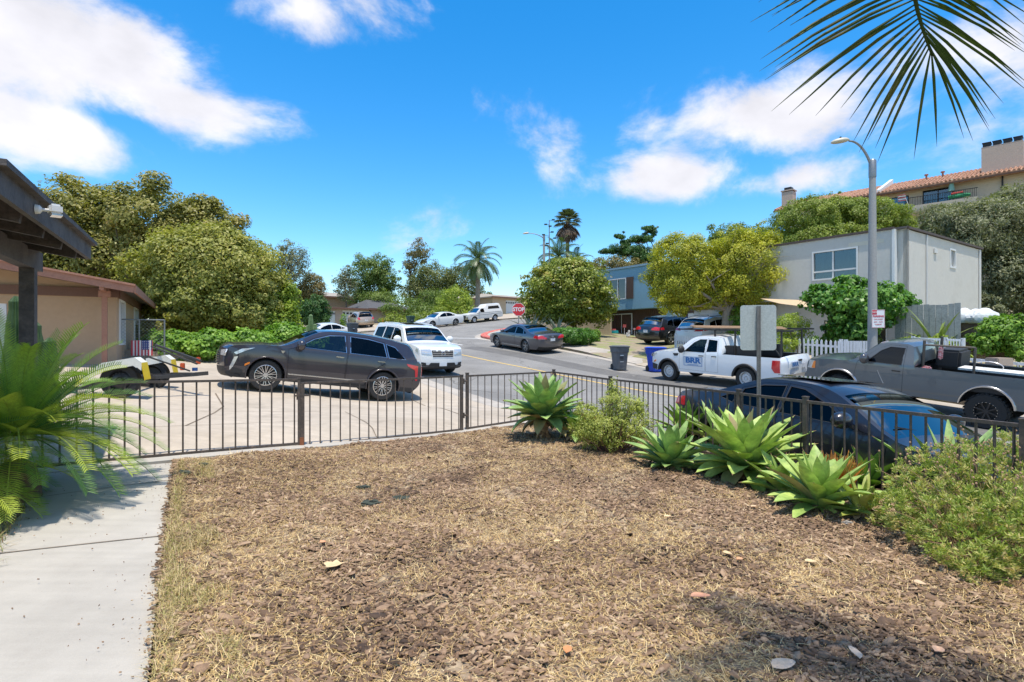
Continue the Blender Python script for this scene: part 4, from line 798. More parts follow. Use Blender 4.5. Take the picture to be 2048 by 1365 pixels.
cactus(-7.4, 8.2, [(0, 0, 2.12), (.24, .05, 1.75), (.42, .1, 1.5), (-.15, .1, 1.6), (.30, -.1, 1.45)], 'dark ribbed column cactus behind the sago palm at the left', .1, .2)
cactus(-14.7, 40.2, [(0, 0, 2.4), (.3, 0, 1.7), (-.25, .1, 1.6)], 'pale green column cactus in front of the parked white sedan', .16, 1.2, (.12, .20, .08))
# palm whose frond hangs into the picture from above
def overhead_palm():
    random.seed(5); t = thing('palm_tree', 'palm whose long frond hangs into the top right corner of the sky', 'palm', (3.1, .6, .05))
    m = PM('palm_frond', (.055, .078, .012), rough=.6, spec=.2, var=.25, scale=3, transl=.25, c2=(.13, .085, .015), lo=.5, hi=.75)
    # the frond the photo shows: rachis comes down from the crown, leaflets hang off it
    tip = at(1865, 112, 2.35)-Vector((3.1, .6, .05)); b = at(1868, -420, 1.95)-Vector((3.1, .6, .05)); mb = MB()
    pts = [b.lerp(tip, i/12)+Vector((0, .12*math.sin(math.pi*i/12), 0)) for i in range(13)]; mb.tube(pts, [.014*(1-.8*i/12)+.002 for i in range(13)], 6)
    for i in range(42):
        f = i/42*12; k = min(int(f), 11); q = pts[k].lerp(pts[k+1], f-k)
        for s in (-1, 1):
            ang = R(13+58*min(1, (41-i)/13)**.7+random.uniform(-5, 5)); l = .60*(.66+.36*min(1, (41-i)/10))*random.uniform(.85, 1.12)*(1.0 if s < 0 else .85)
            ld = Vector((s*math.sin(ang), random.uniform(-.15, .15), -math.cos(ang))).normalized(); wv = Vector((ld.z, 0, -ld.x))*-.0072
            w2 = Vector((0, .006*s, 0)); V = []
            for j, (tt, ww) in enumerate(((0, .45), (.3, 1), (.65, .8), (1, .06))):
                c = q+ld*l*tt-Vector((0, 0, .16*l*tt*tt)); V += [c-wv*ww-w2*ww, c, c+wv*ww-w2*ww]
            mb.add(V, [(j*3+a, j*3+a+1, j*3+a+4, j*3+a+3) for j in range(3) for a in (0, 1)])
    mb.build('frond', m, t)
    for (bx, by, bz, dx, dy, dz, L) in [(.3, .6, 4.6, -.75, .35, .2, 2.6), (.0, .3, 4.5, -.9, .30, .1, 2.9), (.2, .2, 4.8, .6, .5, .3, 2.8), (0, 0, 4.8, .5, -.6, .3, 2.8), (0, 0, 4.8, -.6, -.6, .4, 2.6), (0, 0, 4.9, -.1, -.9, .3, 2.6), (0, .2, 4.8, .9, .1, .2, 2.8), (-.2, .2, 4.9, -.6, .62, .35, 2.5)]:
        mb = MB(); frond(mb, (bx*.3, by*.3, bz), (dx, dy, dz), L, 46, .62, .030, droop=1.0, V=.05, rib=.02, sag=.5); mb.build('frond', m, t)
    tr = MB(); tr.tube([(0, 0, -.2), (.05, 0, 1.8), (0, 0, 3.4), (0, 0, 4.9)], [.20, .14, .13, .14], 12); tr.build('trunk', M_BARKG, t, smooth=True); random.seed(11)
overhead_palm()
# ================================================================ vehicles
def paint(name, c, metal=.0, rough=.28, coat=1.0): return PM(name, c, rough=rough, metal=metal, var=.03, scale=3, coat=coat, spec=.5)
TYRE = PM('tyre_rubber', (.022, .022, .022), rough=.85, var=.3, scale=30, bump=.3, bscale=60)
BLK = PM('black_plastic', (.025, .025, .027), rough=.6, var=.2, scale=20)
DRK = PM('dark_interior', (.018, .018, .020), rough=.9, var=.2)
CHR = PM('chrome', (.60, .60, .61), rough=.22, metal=1, var=0)
ALU = PM('alloy_rim', (.52, .52, .53), rough=.3, metal=.9, var=.05)
WST = PM('white_steel_rim', (.55, .56, .57), rough=.45, var=.08, scale=20)
BRM = PM('black_rim', (.02, .02, .022), rough=.35, var=.1)
REDL = PM('tail_lamp_red', (.50, .012, .02), rough=.15, var=.1, scale=30, coat=1)
CLRL = PM('head_lamp_clear', (.55, .57, .58), rough=.12, metal=.4, var=.35, scale=26, coat=1)
AMBR = PM('amber_lamp', (.75, .22, .03), rough=.2, var=.1, coat=1)
WHT = PM('plate_white', (.72, .73, .74), rough=.5, var=.05)
SEAT = PM('seat_cloth', (.06, .055, .055), rough=.9, var=.2)
GLD = GLASS('car_glass_dark', (.045, .055, .06), refl=-.025, gcol=(.45, .45, .45)); GLM = GLASS('car_glass_mid', (.24, .29, .27), gcol=(.3, .32, .32)); GLC = GLASS('car_glass_clear', (.55, .66, .60))
GLB = GLASS('car_glass_tinted', (.10, .13, .15), refl=.02)
def cr_curve(P, n=5, ten=.5):
    out = []
    for i in range(len(P)-1):
        p0 = P[max(i-1, 0)]; p1 = P[i]; p2 = P[i+1]; p3 = P[min(i+2, len(P)-1)]
        d = math.hypot(p2[0]-p1[0], p2[1]-p1[1]); d0 = math.hypot(p1[0]-p0[0], p1[1]-p0[1])+1e-6; d2 = math.hypot(p3[0]-p2[0], p3[1]-p2[1])+1e-6
        m1 = [(p2[k]-p0[k])*ten*2*d/(d+d0) for k in (0, 1)]; m2 = [(p3[k]-p1[k])*ten*2*d/(d+d2) for k in (0, 1)]
        if 's' in p1[2]: m1 = [p2[k]-p1[k] for k in (0, 1)]
        if 's' in p2[2]: m2 = [p2[k]-p1[k] for k in (0, 1)]
        for j in range(n):
            t = j/n; a = 2*t**3-3*t*t+1; b = t**3-2*t*t+t; c = -2*t**3+3*t*t; e = t**3-t*t
            out.append((a*p1[0]+b*m1[0]+c*p2[0]+e*m2[0], a*p1[1]+b*m1[1]+c*p2[1]+e*m2[1], p1[2].replace('s', '')))
    out.append((P[-1][0], P[-1][1], P[-1][2].replace('s', ''))); return out
def wheel(parent, x, y, r, wd_, style, side, mats):
    sg = side; M = Matrix.Translation((x, y, r)) @ Matrix.Rotation(0, 4, 'Z')
    rr = r*mats.get('rimf', .68); mb = MB(); hw = wd_/2
    mb.lathe([(rr*.98, -hw*.7), (rr*1.02, -hw*.95), (r*.93, -hw), (r*.985, -hw*.78), (r, -hw*.4), (r, hw*.4), (r*.985, hw*.78), (r*.93, hw), (rr*1.02, hw*.95), (rr*.98, hw*.7)], 32, ax='Y', cap=False)
    if mats.get('knob'):
        for i in range(30):
            a = i/30*2*math.pi
            for yy in (-hw*.75, hw*.75, 0): mb.box((0, yy+(.02 if i % 2 else -.02), 0), (.05, hw*.42, .022), M=Matrix.Rotation(a, 4, 'Y') @ Matrix.Translation((0, 0, r+.004)))
    o = mb.build('wheel', TYRE, parent, smooth=True); o.location = (x, y, r); mr_ = mats['rim']; b = MB(); yo = hw*.62*sg
    b.lathe([(rr*1.0, hw*.86*sg), (rr*.94, hw*.9*sg), (rr*.90, hw*.55*sg), (rr*.88, -hw*.5*sg)], 28, ax='Y', cap=False)
    dk = MB(); dk.lathe([(.001, hw*.1*sg), (rr*.9, hw*.1*sg)], 20, ax='Y', cap=False)
    n = {'multi': 10, 'five': 5, 'star': 5, 'steel': 0, 'beadlock': 8, 'six': 6}[style]
    if style == 'steel':
        b.lathe([(.001, yo*.7), (rr*.28, yo*.7), (rr*.34, yo*1.0), (rr*.62, yo*.95), (rr*.86, yo*.5)], 24, ax='Y', cap=False)
        for i in range(16): a = i/16*6.2832; dk.lathe([(.001, yo*1.02), (rr*.055, yo*1.02)], 8, M=Matrix.Translation((math.cos(a)*rr*.7, 0, math.sin(a)*rr*.7)), ax='Y', cap=False)
    for i in range(n):
        a = i/n*2*math.pi+.3
        if style in ('multi',):
            for da in (-.13, .13):
                p = Vector((math.cos(a)*rr*.2, yo, math.sin(a)*rr*.2)); q = Vector((math.cos(a+da)*rr*.93, yo*1.15, math.sin(a+da)*rr*.93)); b.bar(p, q, rr*.055, .02, up=(0, 1, 0))
        elif style == 'star':
            for da in (-.22, .22):
                p = Vector((math.cos(a)*rr*.16, yo, math.sin(a)*rr*.16)); q = Vector((math.cos(a+da)*rr*.93, yo*1.1, math.sin(a+da)*rr*.93)); b.bar(p, q, rr*.13, .025, up=(0, 1, 0))
        else:
            p = Vector((math.cos(a)*rr*.14, yo*.9, math.sin(a)*rr*.14)); q = Vector((math.cos(a)*rr*.93, yo*1.05, math.sin(a)*rr*.93)); b.bar(p, q, rr*(.26 if style != 'beadlock' else .15), .03, up=(0, 1, 0))
    b.lathe([(rr*.24, yo*.9), (rr*.2, yo*1.15), (.001, yo*1.15)], 16, ax='Y', cap=False)
    if style == 'beadlock':
        for i in range(20): a = i/20*6.2832; dk2 = b.lathe([(.001, hw*.98*sg), (rr*.035, hw*.98*sg)], 6, M=Matrix.Translation((math.cos(a)*rr*.95, 0, math.sin(a)*rr*.95)), ax='Y', cap=False, mi=1)
    b.build('rim', [mr_, CHR], o, smooth=True, ang=30); dk.build('brake', PM('brake_dark', (.05, .05, .05), rough=.6, metal=.5, var=.1), o)
def car(label, S, loc, heading, group=None, name='parked_car', cat='car', zc=None, slope=True, z_over=None):
    L, W, belt = S['L'], S['W'], S['belt']; tum = S.get('tum', .40); af, tf = S.get('af', .95), S.get('tf', .15); ar, tr = S.get('ar', .8), S.get('tr', .10); hb = W/2
    pt = S['paint']; gl = S.get('glass', GLB); wm = dict(rim=S.get('rim', ALU), rimf=S.get('rimf', .7), knob=S.get('knob', False))
    P = cr_curve(S['top'], 5, .5); zs0 = S.get('sill', .27)
    fx = heading; t = thing(name, label, cat, (0, 0, 0), 0, group)
    def w(s, z):
        f = 1-tf*max(0., (af-s)/af)**2.3; r_ = 1-tr*max(0., (s-(L-ar))/ar)**2.3; q = hb*f*r_
        if z < belt: q -= .035*max(0, (.62-z)/.35)**2+.035*max(0, (z-.72)/(belt-.72+1e-6))**2
        else: q -= .035+tum*(z-belt)*(1+.25*(z-belt))
        return max(.3, q)
    X = lambda s: L/2-s
    # side outline
    bot = []; rw = S['r']; ra = S.get('ra', rw+.06); wf, wr = S['wf'], S['wr']; zc_ = S.get('arcz', rw)
    def arc(c):
        o = []; a0 = math.asin(max(-1, min(1, (zs0-zc_)/ra)))
        for i in range(17): a = a0+(math.pi-2*a0)*i/16; o.append((c+math.cos(a)*ra*S.get('arcx', 1), zc_+math.sin(a)*ra))
        return o
    last, first = P[-1], P[0]
    bot = [p for p in arc(wr)]+[p for p in arc(wf)]
    outline = [(p[0], p[1]) for p in P]+[b for b in bot if b[0] < last[0]-.01 and b[0] > first[0]+.01]
    wins = S.get('wins', []); doors = S.get('doors', []); step = S.get('step', .09)
    clad = S.get('clad', 0)
    def side(poly, holes, nm, mi_mat, off=0, parent=t, inner=True):
        V, T = tri_poly(poly, holes, step); vs = []; fs = []; ms = []
        for sg in (1, -1):
            k = len(vs); vs += [(X(a), sg*(w(a, z)+off), z) for a, z in V]
            for f in T:
                fs.append(tuple(k+i for i in f)); ms.append(1 if clad and sum(V[i][1] for i in f)/3 < clad else 0)
        return vs, fs, ms
    dr = [d for d in doors]; hole_body = [d for d in dr]+[w_[0] for w_ in wins if w_[1] < 0]
    vs, fs, ms = side(outline, hole_body, 'b', 0)
    B = MB(); B.add(vs, fs); B.m = list(ms)
    # top loft
    ys = S.get('ys', [-1, -.93, -.84, -.6, -.3, 0, .3, .6, .84, .93, 1]); ny = len(ys); n = len(P); G = []
    for i, p in enumerate(P):
        a = P[max(i-1, 0)]; b = P[min(i+1, n-1)]; dx, dz = b[0]-a[0], b[1]-a[1]; l = math.hypot(dx, dz)+1e-9; nx, nz_ = -dz/l, dx/l
        c = S.get('crown', .04)+S.get('bulge', .12)*abs(nx)**1.5; ww = w(p[0], p[1])
        G.append([(X(p[0]+nx*c*(1-abs(y)**2.6)), ww*y, p[1]+nz_*c*(1-abs(y)**2.6)) for y in ys])
    base = len(B.v); B.v += [q for row in G for q in row]; glf = []; 
    for i in range(n-1):
        tg = P[i][2]
        for j in range(ny-1):
            f = (base+i*ny+j, base+i*ny+j+1, base+(i+1)*ny+j+1, base+(i+1)*ny+j)
            if tg in ('W', 'R') and 1 <= j < ny-2: glf.append((tg, i, j)); continue
            if tg == 'X': continue
            B.f.append(f); B.m.append(1 if tg in ('B', 'D') or (clad and (P[i][1]+P[i+1][1])/2 < clad) else 0)
    # liners, underbody, arch lips
    for c in (wf, wr):
        for sg in (1, -1):
            V = []; A = arc(c); yo = w(c, zc_+ra*.7)-.006
            for a, z in A: V += [(X(a), sg*(w(a, z)-.004), z), (X(a), sg*(yo-.34), z)]
            B.add(V, [(2*i, 2*i+1, 2*i+3, 2*i+2) for i in range(len(A)-1)], 2); k = len(A)
            B.add([(X(a), sg*(yo-.34), z) for a, z in A], [tuple(range(k))], 2)
            B.tube([(X(c+(a-c)*1.03), sg*(w(a, z)+.003), zc_+(z-zc_)*1.03) for a, z in A], S.get('lip', .018), 6, 1 if S.get('lipblack') else (3 if S.get('lipchrome') else 0))
    B.box((0, 0, zs0+.10), (L-.5, W-.75, .16), 2)
    for a, b in ((.25, wf-ra-.02), (wf+ra+.02, wr-ra-.02), (wr+ra+.02, L-.25)):
        if b > a: B.box((X((a+b)/2), 0, zs0+.05), (b-a, W-.16, .05), 2)
    if S.get('bed'):
        a, b, zb, zt = S['bed']; wi = w((a+b)/2, zt)-.07; B.box((X((a+b)/2), 0, zb), (b-a, wi*2, .04), 2)
        for sg in (1, -1):
            B.box((X((a+b)/2), sg*wi, (zb+zt)/2), (b-a, .03, zt-zb), 1)
            B.add([(X(a), sg*wi, zt), (X(b), sg*wi, zt), (X(b), sg*(w(b, zt)), zt), (X(a), sg*(w(a, zt)), zt)], [(0, 1, 2, 3)], 1 if S.get('railblack') else 0)
        B.box((X(a), 0, (zb+zt)/2), (.04, wi*2, zt-zb), 1); B.box((X(b), 0, (zb+zt)/2), (.05, wi*2+.1, zt-zb), 0)
    body = B.build('body', [pt, BLK, DRK, CHR], t, smooth=True, ang=38)
    # doors
    for d in dr:
        hs = [w_[0] for w_ in wins if w_[1] == dr.index(d)]; cx = sum(p[0] for p in d)/len(d); cz = sum(p[1] for p in d)/len(d)
        sh = lambda p: (p[0]+(.007 if p[0] < cx else -.007), p[1]+(.006 if p[1] < cz else -.006))
        for sg in (1, -1):
            V, T = tri_poly([sh(p) for p in d], hs, step); mb = MB(); mb.add([(X(a), sg*w(a, z), z) for a, z in V], T)
            if clad: mb.m = [1 if sum(V[i][1] for i in f)/3 < clad else 0 for f in T]
            od = mb.build('door', [pt, BLK], t, smooth=True, ang=50)
            hz = S.get('hz', belt-.12); hx = max(p[0] for p in d if p[1] < belt)-.17
            if S.get('handles', True) and sg == S['vis']:
                hb_ = MB(); yy = w(hx, hz); hb_.bar((X(hx-.09), sg*(yy+.022), hz), (X(hx+.09), sg*(yy+.022), hz), .022, .03); hb_.box((X(hx-.09), sg*(yy+.008), hz), (.025, .03, .025)); hb_.box((X(hx+.09), sg*(yy+.008), hz), (.025, .03, .025))
                hb_.build('handle', S.get('hmat', pt), od, smooth=True, bevel=.006)
        # dark jamb behind the gap
        J = MB()
        for sg in (1, -1):
            V = []; 
            for p in d: V += [(X(p[0]+(.03 if p[0] < cx else -.03)), sg*(w(*p)-.02), p[1]), (X(p[0]+(-.03 if p[0] < cx else .03)), sg*(w(*p)-.02), p[1])]
            k = len(d); J.add(V, [(2*i, 2*i+1, (2*i+3) % (2*k), (2*i+2) % (2*k)) for i in range(k)])
        J.build('door_jamb', DRK, t)
    # glass
    for w_ in wins:
        for sg in (1, -1):
            V, T = tri_poly(w_[0], (), .15); mb = MB(); mb.add([(X(a), sg*(w(a, z)-.012), z) for a, z in V], T); mb.build('side_window', w_[2] if len(w_) > 2 else gl, t, smooth=True)
            tm = S.get('trim', BLK); q = w_[0]; mb = MB()
            V = []; cx = sum(p[0] for p in q)/len(q); cz = sum(p[1] for p in q)/len(q); k = len(q)
            for p in q:
                l = math.hypot(p[0]-cx, p[1]-cz); e = (p[0]+(p[0]-cx)/l*.018, p[1]+(p[1]-cz)/l*.016)
                V += [(X(e[0]), sg*(w(*e)+.004), e[1]), (X(p[0]), sg*(w(*p)+.004), p[1]), (X(p[0]), sg*(w(*p)-.012), p[1])]
            mb.add(V, [(3*i, 3*i+1, (3*i+4) % (3*k), (3*i+3) % (3*k)) for i in range(k)]+[(3*i+1, 3*i+2, (3*i+5) % (3*k), (3*i+4) % (3*k)) for i in range(k)])
            mb.build('window_trim', tm, t)
    for tg, nm in (('W', 'windscreen'), ('R', 'rear_window')):
        fs = [(i, j) for g, i, j in glf if g == tg]
        if fs:
            mb = MB()
            for i, j in fs: mb.add([G[i][j], G[i][j+1], G[i+1][j+1], G[i+1][j]], [(0, 1, 2, 3)])
            bmv = mb; o = bmv.build(nm, S.get('wglass', GLM) if tg == 'W' else S.get('rglass', GLD), t)
            bm = bmesh.new(); bm.from_mesh(o.data); bmesh.ops.remove_doubles(bm, verts=bm.verts, dist=.001); bm.to_mesh(o.data); bm.free(); o.data.polygons.foreach_set('use_smooth', [True]*len(o.data.polygons))
    # interior
    I = MB(); sx = S.get('seat', (wf+wr)/2-.15); fl = .48
    I.box((X((S.get('cab0', wf+.3)+S.get('cab1', wr+.2))/2), 0, fl), (S.get('cab1', wr+.2)-S.get('cab0', wf+.3), W-.34, .06), 1)
    I.box((X(sx-.72), 0, belt-.08), (.36, W-.42, .20), 1)
    for sg in (1, -1):
        I.box((X(sx), sg*.38, .68), (.5, .5, .22)); I.box((X(sx+.30), sg*.38, 1.0), (.14, .48, .60)); I.box((X(sx+.35), sg*.38, belt+.28), (.10, .26, .20))
    if not S.get('single'): I.box((X(sx+.95), 0, .70), (.5, W-.5, .24)); I.box((X(sx+1.25), 0, .98), (.14, W-.55, .55)); [I.box((X(sx+1.3), q, belt+.22), (.10, .24, .16)) for q in (-.42, .42)]
    I.tube([(X(sx-.5)+math.cos(a)*.06, .38+math.sin(a)*.18, belt+.02+math.cos(a)*.17) for a in np.linspace(0, 6.2832, 15)], .015, 5)
    I.build('seats', [SEAT, DRK], t)
    for x_, y_ in ((wf, 1), (wf, -1), (wr, 1), (wr, -1)): wheel(t, X(x_), y_*(hb-S.get('tw', .24)/2-.025+S.get('poke', 0)), rw, S.get('tw', .24), S.get('style', 'multi'), y_, wm)
    # ends: where the front or rear skin is at (y, z)
    Ff = [p for p in P if p[0] < .8]; kf_ = 0
    for i in range(1, len(P)):
        if P[i][1] > P[i-1][1] and P[i][0] < .75: kf_ = i
        else:
            if P[i][0] > .2: break
    fr = P[:kf_+1]; re = [p for p in P if p[0] > L-S.get('rear_span', .7)][::-1]
    def endx(e, y, z):
        A = fr if e == 'F' else re; s = A[0][0]
        for a, b in zip(A, A[1:]):
            if a[1] <= z <= b[1] and b[1] > a[1]: s = a[0]+(b[0]-a[0])*(z-a[1])/(b[1]-a[1]); break
        else: s = A[-1][0] if z > A[-1][1] else A[0][0]
        c = (S.get('crown', .04)+S.get('bulge', .12)*.92)*(1-min(1, abs(y)/w(s, z))**2.6)
        return X(s-c) if e == 'F' else X(s+c)
    def patch(e, poly, mat, nm, off=.012, both=True, parent=t, st=.07):
        for sg in ((1, -1) if both else (1,)):
            V, T = tri_poly(poly, (), st); mb = MB(); d = off*(1 if e == 'F' else -1)
            if e == 'S': vs = [(X(a), sg*(w(a, z)+off), z) for a, z in V]; v2 = [(X(a), sg*(w(a, z)-.01), z) for a, z in V]
            else: vs = [(endx(e, a, z)+d, sg*a, z) for a, z in V]; v2 = [(endx(e, a, z)-d, sg*a, z) for a, z in V]
            k = len(vs); mb.add(vs+v2, T); cnt = {}
            for f in T:
                for i in range(3): ed = (f[i], f[(i+1) % 3]); cnt.setdefault(frozenset(ed), []).append(ed)
            mb.add([], []); mb.f += [(a, b, b+k, a+k) for q in cnt.values() if len(q) == 1 for a, b in q]; mb.m = [0]*len(mb.f)
            mb.build(nm, mat, parent, smooth=True, ang=40)
    for q in S.get('patches', []): patch(*q)
    # mirrors
    ms_ = S.get('mirror', (wf+.75, belt+.10)); mm = S.get('mirmat', pt)
    for sg in (1, -1):
        y0 = w(ms_[0], belt)+.02; bm = bmesh.new(); bmesh.ops.create_uvsphere(bm, u_segments=12, v_segments=8, radius=1)
        k_ = S.get('mirsz', 1)
        for v in bm.verts: v.co = Vector((v.co.x*.085*k_, v.co.y*.125*k_, v.co.z*.085*k_*(1.3 if k_ > 1.2 else 1)))
        me = bpy.data.meshes.new('mirror'); bm.to_mesh(me); bm.free(); me.materials.append(mm); me.polygons.foreach_set('use_smooth', [True]*len(me.polygons))
        o = bpy.data.objects.new('mirror', me); col.objects.link(o); o.parent = t; o.location = (X(ms_[0]), sg*(y0+.13*k_), ms_[1])
        mb = MB(); mb.bar((X(ms_[0])-.0, sg*(y0-.04), belt+.01), (X(ms_[0]), sg*(y0+.10), ms_[1]-.03), .06, .04); mb.build('mirror_arm', BLK, o); o.children[0].matrix_parent_inverse = Matrix.Translation(o.location).inverted()
    for it in S.get('extra', []): it(t, X, w, endx)
    # stand it on the ground: loc = contact point of a near wheel
    (px, py), which, sd_ = loc; hd = Vector((heading[0], heading[1], 0)).normalized(); lf = Vector((-hd.y, hd.x, 0))
    lx = X(wf if which == 'f' else wr); c = Vector((px, py, 0))-hd*lx-lf*(sd_*(hb-.15))
    g = (lambda q: H(q.x, q.y)) if zc is None else (lambda q: float(HB(q.x, q.y))+zc)
    zf_ = g(c+hd*X(wf)); zr_ = g(c+hd*X(wr)); zl = g(c+lf*.8); zr2 = g(c-lf*.8)
    ex = (hd*(X(wf)-X(wr))+Vector((0, 0, zf_-zr_))).normalized(); ey = (lf*1.6+Vector((0, 0, zl-zr2))).normalized(); ez = ex.cross(ey).normalized(); ey = ez.cross(ex)
    Mx = Matrix((ex, ey, ez)).transposed(); zc0 = zf_+(zr_-zf_)*(X(wf)/(X(wf)-X(wr)))+(z_over or 0)+.012
    t.location = (c.x, c.y, zc0); t.rotation_euler = Mx.to_euler(); return t
def text_mesh(s, size, mat, parent, M, name='lettering', extrude=.002, sx=1, bold=0):
    cu = bpy.data.curves.new(name, 'FONT'); cu.body = s; cu.size = size; cu.extrude = extrude; cu.align_x = 'CENTER'; cu.align_y = 'CENTER'; cu.offset = bold; cu.resolution_u = 3
    o = bpy.data.objects.new(name, cu); col.objects.link(o); dg = bpy.context.evaluated_depsgraph_get(); me = bpy.data.meshes.new_from_object(o.evaluated_get(dg)); bpy.data.objects.remove(o)
    me.name = name; me.materials.clear(); me.materials.append(mat); o = bpy.data.objects.new(name, me); col.objects.link(o); o.parent = parent
    o.matrix_local = M @ Matrix.Diagonal((sx, 1, 1, 1)); return o
def rear_plate(z, w2=.15, yc=0):
    def f(t, X, w, endx):
        mb = MB(); x = endx('R', yc, z); mb.box((x-.015, yc, z), (.012, .31, .155)); o = mb.build('licence_plate', WHT, t, bevel=.004)
        mb = MB(); mb.box((x-.023, yc, z+.055), (.004, .2, .014)); mb.build('plate_stripe', PM('plate_blue', (.10, .13, .35), var=.1), o)
    return f
def front_plate(z):
    def f(t, X, w, endx):
        mb = MB(); x = endx('F', 0, z); mb.box((x+.02, 0, z), (.012, .31, .155)); mb.build('licence_plate', WHT, t, bevel=.004)
    return f
def grille_bars(z0, z1, yw, n, mat=CHR, back=BLK, th=.016, taper=0):
    def f(t, X, w, endx):
        mb = MB(); 
        for i in range(n):
            z = z0+(z1-z0)*(i+.5)/n; yy = yw-taper*(1-(i+.5)/n); pts = [(endx('F', y, z)+.022, y, z) for y in np.linspace(-yy, yy, 9)]
            for a, b in zip(pts, pts[1:]): mb.bar(a, b, .02, th)
        mb.build('grille_bars', mat, t)
    return f
def emblem(end, z, r=.05, y=0):
    def f(t, X, w, endx):
        mb = MB(); x = endx(end, y, z); sg = 1 if end == 'F' else -1
        mb.tube([(x+sg*.03, y+math.cos(a)*r, z+math.sin(a)*r*.75) for a in np.linspace(0, 6.2832, 17)], .008, 6)
        mb.bar((x+sg*.03, y-r*.45, z-r*.5), (x+sg*.03, y-r*.5, z+r*.5), .012, .012); mb.bar((x+sg*.03, y+r*.45, z-r*.5), (x+sg*.03, y+r*.5, z+r*.5), .012, .012); mb.bar((x+sg*.03, y-r*.45, z), (x+sg*.03, y+r*.45, z), .012, .012)
        mb.build('emblem', CHR, t)
    return f
def roof_rails(s0, s1, z, yy, mat=BLK, h=.05):
    def f(t, X, w, endx):
        for sg in (1, -1):
            mb = MB(); mb.tube([(X(s0), sg*yy, z-.03), (X(s0+.15), sg*yy, z+h), (X((s0+s1)/2), sg*yy, z+h+.02), (X(s1-.15), sg*yy, z+h-.02), (X(s1), sg*yy, z-.07)], .016, 6); mb.build('roof_rail', mat, t, smooth=True)
    return f
def side_strip(s0, s1, z, h, mat, nm='side_moulding', off=.012):
    return lambda t, X, w, endx: [MBs(t, X, w, s0, s1, z, h, mat, nm, off, sg) for sg in (1, -1)]
def MBs(t, X, w, s0, s1, z, h, mat, nm, off, sg):
    mb = MB(); xs = np.linspace(s0, s1, 14)
    for a, b in zip(xs, xs[1:]): mb.bar((X(a), sg*(w(a, z)+off*.5), z), (X(b), sg*(w(b, z)+off*.5), z), off, h)
    mb.build(nm, mat, t)
def wipers(s, z, mat=BLK):
    def f(t, X, w, endx):
        mb = MB(); 
        for y in (-.15, .5): mb.bar((X(s), y, z+.045), (X(s+.12), y-.55, z+.10), .015, .015)
        mb.build('wiper', mat, t)
    return f
def sedan(L=4.85, W=1.84, H=1.43, **k):
    h = H; q = dict(L=L, W=W, belt=.96*h/1.43, wf=.93, wr=.93+L*.582, r=.335, ra=.385, tw=.225, sill=.22, tum=.42,
        top=[(.16, .22, 'B'), (.04, .32, 'B'), (.0, .46, ''), (.03, .62, ''), (.16, .72, ''), (.7, .85, ''), (1.25, .93, 'W'), (2.0, 1.30*h/1.43, ''), (2.35, h-.035, ''), (2.9, h-.02, ''), (3.3, h-.07, 'R'), (4.02, 1.10*h/1.43, ''), (4.35, 1.06, ''), (L-.12, 1.02, ''), (L-.03, .92, ''), (L, .62, ''), (L-.03, .42, 'B'), (L-.2, .24, 'B')])
    q['top'] = [(a*(L/4.85) if 1 < a < L-.2 else a, z, g) for a, z, g in q['top']]
    f = L/4.85
    q['wins'] = [([(1.72*f, .985), (2.15*f, 1.20), (2.5*f, h-.11), (2.72*f, h-.095), (2.74*f, .99)], 0), ([(2.80*f, .99), (2.80*f, h-.095), (3.15*f, h-.13), (3.45*f, h-.22), (3.52*f, 1.0)], 1), ([(3.58*f, 1.0), (3.52*f, h-.26), (3.82*f, 1.05)], -1)]
    q['doors'] = [[(1.32*f, .34), (1.30*f, .90), (1.62*f, .955), (2.10*f, 1.235), (2.45*f, h-.07), (2.76*f, h-.055), (2.77*f, .32), (1.45*f, .30)], [(2.785*f, .32), (2.775*f, h-.055), (3.15*f, h-.09), (3.50*f, h-.20), (3.555*f, 1.0), (3.48*f, .72), (3.25*f, .5), (3.18*f, .32)]]
    q.update(k); return q
LOW = dict(fitz=0)
